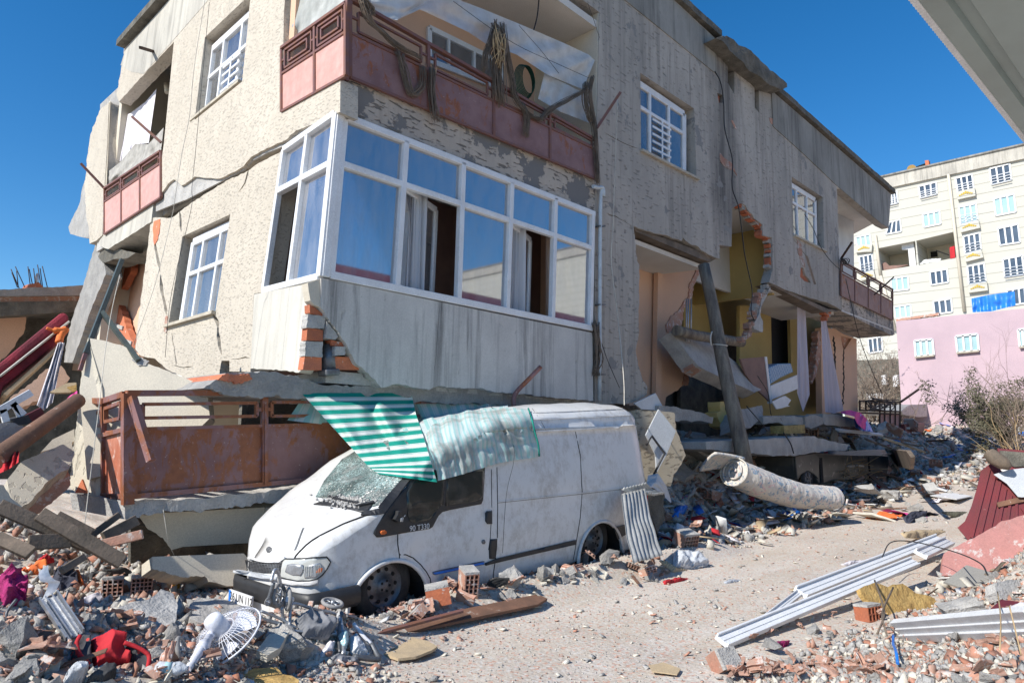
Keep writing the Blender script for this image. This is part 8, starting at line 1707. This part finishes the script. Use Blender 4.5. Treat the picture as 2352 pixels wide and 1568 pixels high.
slabthing('ridged_panel', 'dark ridged panel leaning over the crushed car', 'panel', PT(2060, 1060, 6.7, (.3, -1, .3)), Z(24, [(570, 1110), (740, 1130), (790, 1200), (780, 1330), (640, 1290), (560, 1200)]), .08, 'wood'); slabthing('dark_board', 'black board lying below the ridged panel', 'board', PT(2100, 1075, 6.4, (.1, -.5, 1)), Z(24, [(790, 1300), (920, 1240), (1030, 1290), (900, 1360), (790, 1350)]), .04, 'charcoal')
sp_ = empty('dry_branch_pile', G(*Z1(25, (2000, 1270))), 'pile of dry straw-coloured branches beside the rolled mattress', 'branches'); bm = bmesh.new(); r = random.Random(2); c = G(*Z1(25, (2050, 1270)))
for k in range(90):
    a = Vector((r.uniform(-.9, 1.6), r.uniform(-.5, .5), r.uniform(.05, .55)))+c; d = Vector((r.uniform(-1, 1), r.uniform(-.4, .4), r.uniform(-.3, .35))).normalized(); L = r.uniform(.4, 1.3); add_tube(bm, bez([a, a+d*L*.5+Vector((0, 0, r.uniform(-.05, .1))), a+d*L], 3), .009, 3, False)
bobj('twigs', bm, M['drytwig'], sp_)
# hanging wires
def wirepx(pts, ys, r_, mat, lb, nm='wire'):
    P = [onY(x, y, yy) for (x, y), yy in zip(pts, ys)]; return tag(tube(nm, bez(P, 6), r_, M[mat], None, 4), lb, 'wire')
wirepx([(1418, 228), (1412, 400), (1408, 520), (1404, 600), (1418, 720), (1432, 860), (1434, 930)], [7.2]*4+[7.1, 6.6, 6.2], .008, 'cord', 'long pale cord hanging from the upper bracket down over the van roof')
wirepx(Z(3, [(825, 430), (860, 500), (878, 620), (885, 780), (930, 960), (930, 1130), (970, 1260), (1000, 1500), (1010, 1560)])+Z(6, [(900, 230), (955, 450), (985, 600), (978, 740), (1000, 800)])[1:], [7.25]*13, .014, 'wire', 'black cable running down the wall beside the stair tower')
wirepx(Z(4, [(930, 560), (870, 820), (820, 1120), (775, 1520)])+Z(12, [(440, 690), (415, 940)]), [8.5, 8.2, 7.8, 7.5, 7.3, 7.2], .004, 'cord', 'thin pale string hanging before the leaning column', 'string')
wirepx(Z(1, [(1140, 0), (1060, 500), (1020, 900), (960, 1200), (905, 1560)])+Z(4, [(1330, 120), (1200, 640), (1030, 1120)]), [8.2, 8.4, 8.6, 8.7, 8.8, 8.9, 9.0, 9.2], .004, 'cord', 'thin string running down the cream side wall', 'string')
wirepx(Z(1, [(1175, 20), (1120, 600), (1075, 1100), (1040, 1450)])+Z(4, [(1480, 60), (1330, 700), (1280, 1200)]), [8.2]*7, .003, 'wire', 'second, darker string on the cream side wall', 'string')
wirepx(Z(2, [(1745, 0), (1735, 100), (1712, 195)]), [7.6]*3, .012, 'wire', 'short black cable hanging in the upper balcony'); wirepx(Z(2, [(2050, 20), (2090, 130), (2125, 240)]), [7.3]*3, .004, 'wire', 'thin wire at the upper balcony corner'); wirepx(Z(2, [(1210, 10), (1460, 190), (1640, 300), (1860, 400), (2060, 490)]), [7.2]*5, .004, 'wire', 'thin wire stretched across the balcony sheet'); wirepx(Z(2, [(1620, 160), (1760, 320), (1870, 460)]), [7.2]*3, .004, 'wire', 'second thin wire crossing the balcony sheet')
wirepx(Z(6, [(1340, 80), (1400, 180), (1450, 300), (1520, 400), (1600, 470)]), [7.3]*5, .01, 'wire', 'black wire slanting below the far window'); wirepx(Z(6, [(1620, 520), (1660, 700), (1700, 870), (1760, 1050), (1870, 1310)]), [7.1]*5, .012, 'wire', 'black wire hanging from the far balcony to the fallen gate'); wirepx(Z(13, [(1280, 110), (1400, 250), (1440, 400), (1400, 600), (1380, 900)]), [6.9, 6., 5.5, 5.5, 5.48], .003, 'wire', 'very thin wire trailing down the van side'); wirepx(Z(25, [(1080, 0), (1200, 200), (1230, 420), (1260, 520)]), [7.4]*4, .01, 'wire', 'black wire hanging over the bed rail'); wirepx(Z(25, [(1380, 660), (1460, 780), (1500, 900)]), [6.5]*3, .015, 'wire', 'black rod lying over the long floor slab'); wirepx(Z(25, [(950, 350), (1080, 500), (1190, 640)]), [7.]*3, .012, 'wire', 'black rod leaning beside the yellow-painted wedge')
wirepx(Z(5, [(2135, 870), (2180, 1000), (2250, 1160)]), [7.3]*3, .006, 'wire', 'thin black wire beside the white downpipe')
M['tarred'] = basic('tarred', (.04, .04, .04), bump=.8)
for o in bpy.data.objects:
    if o.name.startswith('tarred_slab'): o.data = o.data.copy(); o.data.materials.clear(); o.data.materials.append(M['tarred'])
# ================================================================ rubble: the largest pieces one by one
r = random.Random(11)
# where named things lie (picture boxes): keep them clear of loose pieces
EXC = [(0, 1265, 185, 1425), (200, 1310, 375, 1392), (150, 1445, 350, 1562), (425, 1395, 600, 1562), (572, 1310, 880, 1555), (595, 1430, 760, 1560), (95, 1330, 180, 1490), (430, 1360, 585, 1440), (330, 1350, 440, 1480), (1965, 1325, 2180, 1455), (2040, 1440, 2352, 1540), (2160, 1180, 2352, 1320), (1650, 1270, 2200, 1500)]
WMn = np.array(WM)
def clear(P):
    z = terr(P[:, 0], P[:, 1]); v = np.stack([P[:, 0], P[:, 1], z-H], 1) @ WMn; px = CX+F*v[:, 0]/-v[:, 2]; py = CY-F*v[:, 1]/-v[:, 2]; k = np.ones(len(P), bool)
    for a, b, c, d in EXC[:-1]: k &= ~((px > a) & (px < c) & (py > b) & (py < d+12))
    return P[k]
def scatter(n, name, meshes, regions, smin, smax, label, cat, group, lift=.2, flat=.5, power=1.7):
    """individual pieces; regions = picture rectangles (x0,y0,x1,y1,weight)"""
    tot = sum(q[4] for q in regions); k = 0; tries = 0
    while k < n and tries < n*12:
        tries += 1; t = r.uniform(0, tot); reg = regions[-1]
        for q in regions:
            t -= q[4]
            if t <= 0: reg = q; break
        px, py = r.uniform(reg[0], reg[2]), r.uniform(reg[1], reg[3])
        if any(a-8 < px < c+8 and b-4 < py < d+26 for a, b, c, d in EXC) and r.random() < .97: continue
        p = G(px, py)
        if p.length > 60: continue
        s = smin+(smax-smin)*r.random()**power; s *= (1 if len(reg) < 6 else reg[5])
        o = bpy.data.objects.new(name, r.choice(meshes)); COL.objects.link(o); o.location = p+UP*s*lift*r.uniform(.2, 1)
        o.scale = (s*r.uniform(.75, 1.2), s*r.uniform(.75, 1.2), s*r.uniform(.6, 1.1)); o.rotation_euler = (r.gauss(0, flat), r.gauss(0, flat), r.uniform(0, 6.28)); tag(o, label, cat, group); k += 1
LEFT = [(0, 1330, 640, 1568, 6), (0, 1290, 300, 1400, 1), (430, 1350, 1000, 1430, 2.2)]
VAN = [(640, 1330, 1240, 1400, 3), (1150, 1290, 1530, 1340, 2)]
SHADE = [(1500, 1120, 1760, 1240, 3), (1500, 930, 2000, 1060, 3, 1.6), (1600, 1020, 2100, 1100, 1.5, 1.5)]
RIGHT = [(1660, 1450, 2352, 1568, 6), (1780, 1400, 2040, 1470, 2), (1850, 1290, 2352, 1440, 2)]
FAR = [(1950, 960, 2352, 1060, 3, 2.2), (1900, 1080, 2250, 1200, 2, 1.3)]
scatter(150, 'concrete_chunk', ROCK, LEFT, .05, .19, 'grey broken concrete chunk in the left foreground rubble', 'concrete chunk', 'concrete chunks in the left foreground rubble')
scatter(40, 'concrete_chunk', ROCK, VAN, .05, .2, 'grey broken concrete chunk along the foot of the van', 'concrete chunk', 'concrete chunks along the foot of the van')
scatter(70, 'concrete_chunk', ROCK+SLAB, SHADE, .1, .5, 'grey broken concrete chunk in the shaded rubble before the house', 'concrete chunk', 'concrete chunks in the shaded rubble before the house')
scatter(34, 'concrete_piece', SLAB, [(1520, 965, 2000, 1110, 1)], .45, 1.1, 'large tilted piece of broken floor in the shaded heap before the house', 'concrete piece', 'large pieces of broken floor before the house', .3, .45, 1.)
scatter(90, 'concrete_chunk', ROCK, RIGHT, .04, .14, 'grey broken concrete chunk in the right foreground heap', 'concrete chunk', 'concrete chunks in the right foreground heap')
scatter(130, 'brick_fragment', SHD, LEFT, .3, .8, 'broken red brick fragment in the left foreground rubble', 'brick fragment', 'brick fragments in the left foreground rubble')
scatter(24, 'brick_fragment', SHD, VAN, .5, 1.1, 'broken red brick fragment along the foot of the van', 'brick fragment', 'brick fragments along the foot of the van')
scatter(140, 'brick_fragment', SHD, RIGHT, .25, .6, 'broken red brick fragment in the right foreground heap', 'brick fragment', 'brick fragments in the right foreground heap')
scatter(34, 'brick_fragment', SHD+BRK, SHADE+FAR, .8, 1.6, 'broken red brick piece in the rubble before the house and down the street', 'brick fragment', 'brick pieces before the house and down the street')
scatter(9, 'hollow_brick', BRK, LEFT+VAN, .5, .75, 'broken hollow brick half sunk in the left rubble', 'brick', 'hollow bricks half sunk in the left rubble')
scatter(80, 'plaster_piece', SLAB2, LEFT+VAN, .06, .2, 'flat pale plaster piece in the left rubble', 'plaster piece', 'plaster pieces in the left rubble', .1, .4)
scatter(50, 'plaster_piece', SLAB2, RIGHT, .05, .16, 'flat pale plaster piece in the right foreground heap', 'plaster piece', 'plaster pieces in the right foreground heap', .1, .4)
scatter(50, 'plaster_piece', SLAB2, SHADE+FAR, .15, .6, 'flat pale plaster piece before the house and down the street', 'plaster piece', 'plaster pieces before the house and down the street', .1, .3)
scatter(40, 'concrete_chunk', ROCK+ROCK2, FAR, .12, .4, 'grey broken concrete chunk in the rubble down the street', 'concrete chunk', 'concrete chunks in the rubble down the street')
wd = []
for i in range(6):
    bm = bmesh.new(); add_box(bm, (0, 0, 0), 1.2, .09+.02*(i % 3), .02); me = bpy.data.meshes.new('lath'); bm.to_mesh(me); bm.free(); me.materials.append(M['wood' if i % 2 else 'plank']); wd.append(me)
scatter(26, 'lath', wd, SHADE+FAR, .5, 1.4, 'loose wooden lath in the rubble before the house and down the street', 'lath', 'laths before the house and down the street', .06, .2)
scatter(16, 'lath', wd, LEFT+VAN, .2, .5, 'loose wooden lath in the left rubble', 'lath', 'laths in the left rubble', .08, .25)
cl_ = []
for i, m_ in enumerate(('blue', 'red', 'whitecloth', 'pinkcloth', 'navy', 'leaf', 'lightgrey', 'orange', 'whitecloth')):
    bm = bmesh.new(); bmesh.ops.create_grid(bm, x_segments=12, y_segments=10, size=.5)
    for v in bm.verts: v.co.z = .16*noise.noise(Vector((v.co.x*3, v.co.y*3, i*2.)))+.1*abs(noise.noise(Vector((v.co.x*7, v.co.y*5, i)))); v.co.x += .15*noise.noise(Vector((v.co.y*4, i, 0))); v.co.y += .15*noise.noise(Vector((v.co.x*4, i, 3)))
    for f in bm.faces: f.smooth = True
    me = bpy.data.meshes.new('rag'); bm.to_mesh(me); bm.free(); me.materials.append(M[m_]); cl_.append(me)
scatter(44, 'cloth_scrap', cl_, SHADE+FAR, .12, .5, 'crumpled cloth or plastic scrap before the house and down the street', 'scrap', 'scraps before the house and down the street', .1, .15)
scatter(14, 'cloth_scrap', cl_, LEFT, .06, .16, 'small crumpled cloth or plastic scrap in the left rubble', 'scrap', 'scraps in the left rubble', .1, .15)
# ================================================================ small debris as single stuff meshes
rng = np.random.default_rng(5)
OCTA = np.array([[1, 0, 0], [-1, 0, 0], [0, 1, 0], [0, -1, 0], [0, 0, 1], [0, 0, -1]], float); OF = np.array([[0, 2, 4], [2, 1, 4], [1, 3, 4], [3, 0, 4], [2, 0, 5], [1, 2, 5], [3, 1, 5], [0, 3, 5]])
BOX = np.array([[x, y, z] for z in (-1, 1) for x, y in ((-1, -1), (1, -1), (1, 1), (-1, 1))], float); BF = np.array([[0, 2, 1], [0, 3, 2], [4, 5, 6], [4, 6, 7], [0, 1, 5], [0, 5, 4], [1, 2, 6], [1, 6, 5], [2, 3, 7], [2, 7, 6], [3, 0, 4], [3, 4, 7]])
def bits(name, pts, size, base, faces, mats, label, cat, aspect=(1, 1, 1), jit=.3, tilt=1., sink=.2, probs=None):
    n = len(pts); B = base[None]*np.array(aspect)*(1+rng.uniform(-jit, jit, (n, len(base), 3))); B = B*size[:, None, None]*.5
    a, b, c = rng.uniform(0, 6.28, n), rng.normal(0, tilt, n), rng.normal(0, tilt, n); ca, sa, cb, sb, cc_, sc_ = np.cos(a), np.sin(a), np.cos(b), np.sin(b), np.cos(c), np.sin(c)
    y = B[..., 1]*cb[:, None]-B[..., 2]*sb[:, None]; z = B[..., 1]*sb[:, None]+B[..., 2]*cb[:, None]; x = B[..., 0]*cc_[:, None]+z*sc_[:, None]; z = -B[..., 0]*sc_[:, None]+z*cc_[:, None]
    X = x*ca[:, None]-y*sa[:, None]+pts[:, 0, None]; Y = x*sa[:, None]+y*ca[:, None]+pts[:, 1, None]; Zz = z+(terr(pts[:, 0], pts[:, 1])+size*sink)[:, None]
    co = np.stack([X, Y, Zz], -1).reshape(-1, 3); F_ = (faces[None]+(np.arange(n)*len(base))[:, None, None]).reshape(-1, 3); mi = np.repeat(rng.choice(len(mats), n, p=probs), len(faces))
    o = npmesh(name, co, F_, mats, mi); tag(o, label, cat, None, 'stuff'); return o
def cand(n, x0, x1, y0, y1, fn, near=0):
    out = []; tot = 0
    while tot < n:
        P = np.stack([rng.uniform(x0, x1, n*2), rng.uniform(y0, y1, n*2)], 1); d = np.hypot(P[:, 0], P[:, 1])
        w = fn(P[:, 0], P[:, 1]); 
        if near: w = w*np.clip(near/d, 0, 1)**1.5
        P = P[rng.random(len(P)) < w]; out.append(P); tot += len(P)
    return np.concatenate(out)[:n]
def not_house(x, y): return 1-((x > 4.6) & (x < 23) & (y > 9.0))*1.
conc = [M['concrete'], M['mortar'], M['plaster_bit']]; br_ = [M['brick_dusty'], M['brick_dull']]; 
f_r = lambda x, y: rub(x, y)*not_house(x, y)
f_s = lambda x, y: np.clip(.25+.75*rub(x, y), 0, 1)*(_vn(x, y, .9, 5)*.9+.25)*not_house(x, y)
P = cand(36000, -1, 14, .2, 9, f_r, 6); bits('mortar_rubble', P, .018+.05*rng.random(len(P))**2.2, OCTA, OF, conc, 'broken grey mortar crumbs covering the rubble heaps', 'rubble', (1, .85, .7), .35)
P = cand(12000, -1, 14, .2, 9, f_r, 6); bits('brick_rubble', P, .02+.07*rng.random(len(P))**2, BOX, BF, br_, 'small red brick shards covering the rubble heaps', 'rubble', (1, .7, .16), .25, .6)
P = cand(9000, 9, 45, 2, 13, f_r, 18); bits('far_rubble', P, .06+.22*rng.random(len(P))**2.2, OCTA, OF, conc+br_, 'mixed broken rubble before the house and down the street', 'rubble', (1, .85, .55), .35, probs=[.35, .2, .2, .2, .05])
P = cand(3200, 9, 45, 1.5, 13, f_r, 18); bits('board_scraps', P, .12+.35*rng.random(len(P))**2, BOX, BF, [M['white'], M['wood'], M['board'], M['plaster_bit'], M['blue'], M['red'], M['whitecloth']], 'splinters and board scraps in the rubble down the street', 'scraps', (1, .4, .05), .2, .35, probs=[.2, .22, .16, .26, .05, .03, .08])
P = cand(2600, -1, 4.5, 3, 9, f_r, 5); P = clear(P); bits('plaster_scraps', P, .03+.1*rng.random(len(P))**2, BOX, BF, [M['plaster_bit'], M['wood'], M['white'], M['mortar']], 'flat plaster flakes and splinters in the left rubble', 'scraps', (1, .6, .12), .3, .45, probs=[.45, .15, .1, .3])
P = cand(5000, -1, 4.3, 6.3, 13, lambda x, y: 1.*(x < 4.3), 9); bits('left_back_rubble', P, .05+.16*rng.random(len(P))**2, OCTA, OF, conc+br_, 'broken rubble under and behind the timbers at far left', 'rubble', (1, .8, .5), .35, probs=[.3, .2, .15, .3, .05])
P = cand(60000, .5, 20, .3, 8, f_s, 5); bits('street_gravel', P, .006+.02*rng.random(len(P))**2, OCTA, OF, [M['mortar'], M['plaster_bit'], M['brick_dusty'], M['concrete']], 'fine gravel strewn over the dusty street', 'gravel', (1, .85, .6), .3, probs=[.38, .24, .2, .18])
P = cand(3600, 1, 24, .8, 7.5, f_s, 7); bits('street_shards', P, .02+.05*rng.random(len(P))**2, BOX, BF, [M['brick_dusty'], M['plaster_bit'], M['mortar']], 'flat brick and plaster shards strewn over the dusty street', 'shards', (1, .6, .2), .3, .3, probs=[.32, .34, .34])
P = cand(9000, 2.9, 9, .2, 2.4, f_r, 5); P = clear(P); bits('heap_rubble', P, .03+.08*rng.random(len(P))**1.6, OCTA, OF, conc+br_, 'broken stone and brick filling the right foreground heap', 'rubble', (1, .8, .55), .35, probs=[.3, .2, .2, .25, .05])
P = cand(6000, -1, 3.9, 2.6, 7.5, f_r, 5); P = clear(P); bits('mound_rubble', P, .03+.08*rng.random(len(P))**1.8, OCTA, OF, conc+br_, 'broken stone and brick filling the left foreground mound', 'rubble', (1, .8, .55), .35, probs=[.32, .22, .16, .25, .05])
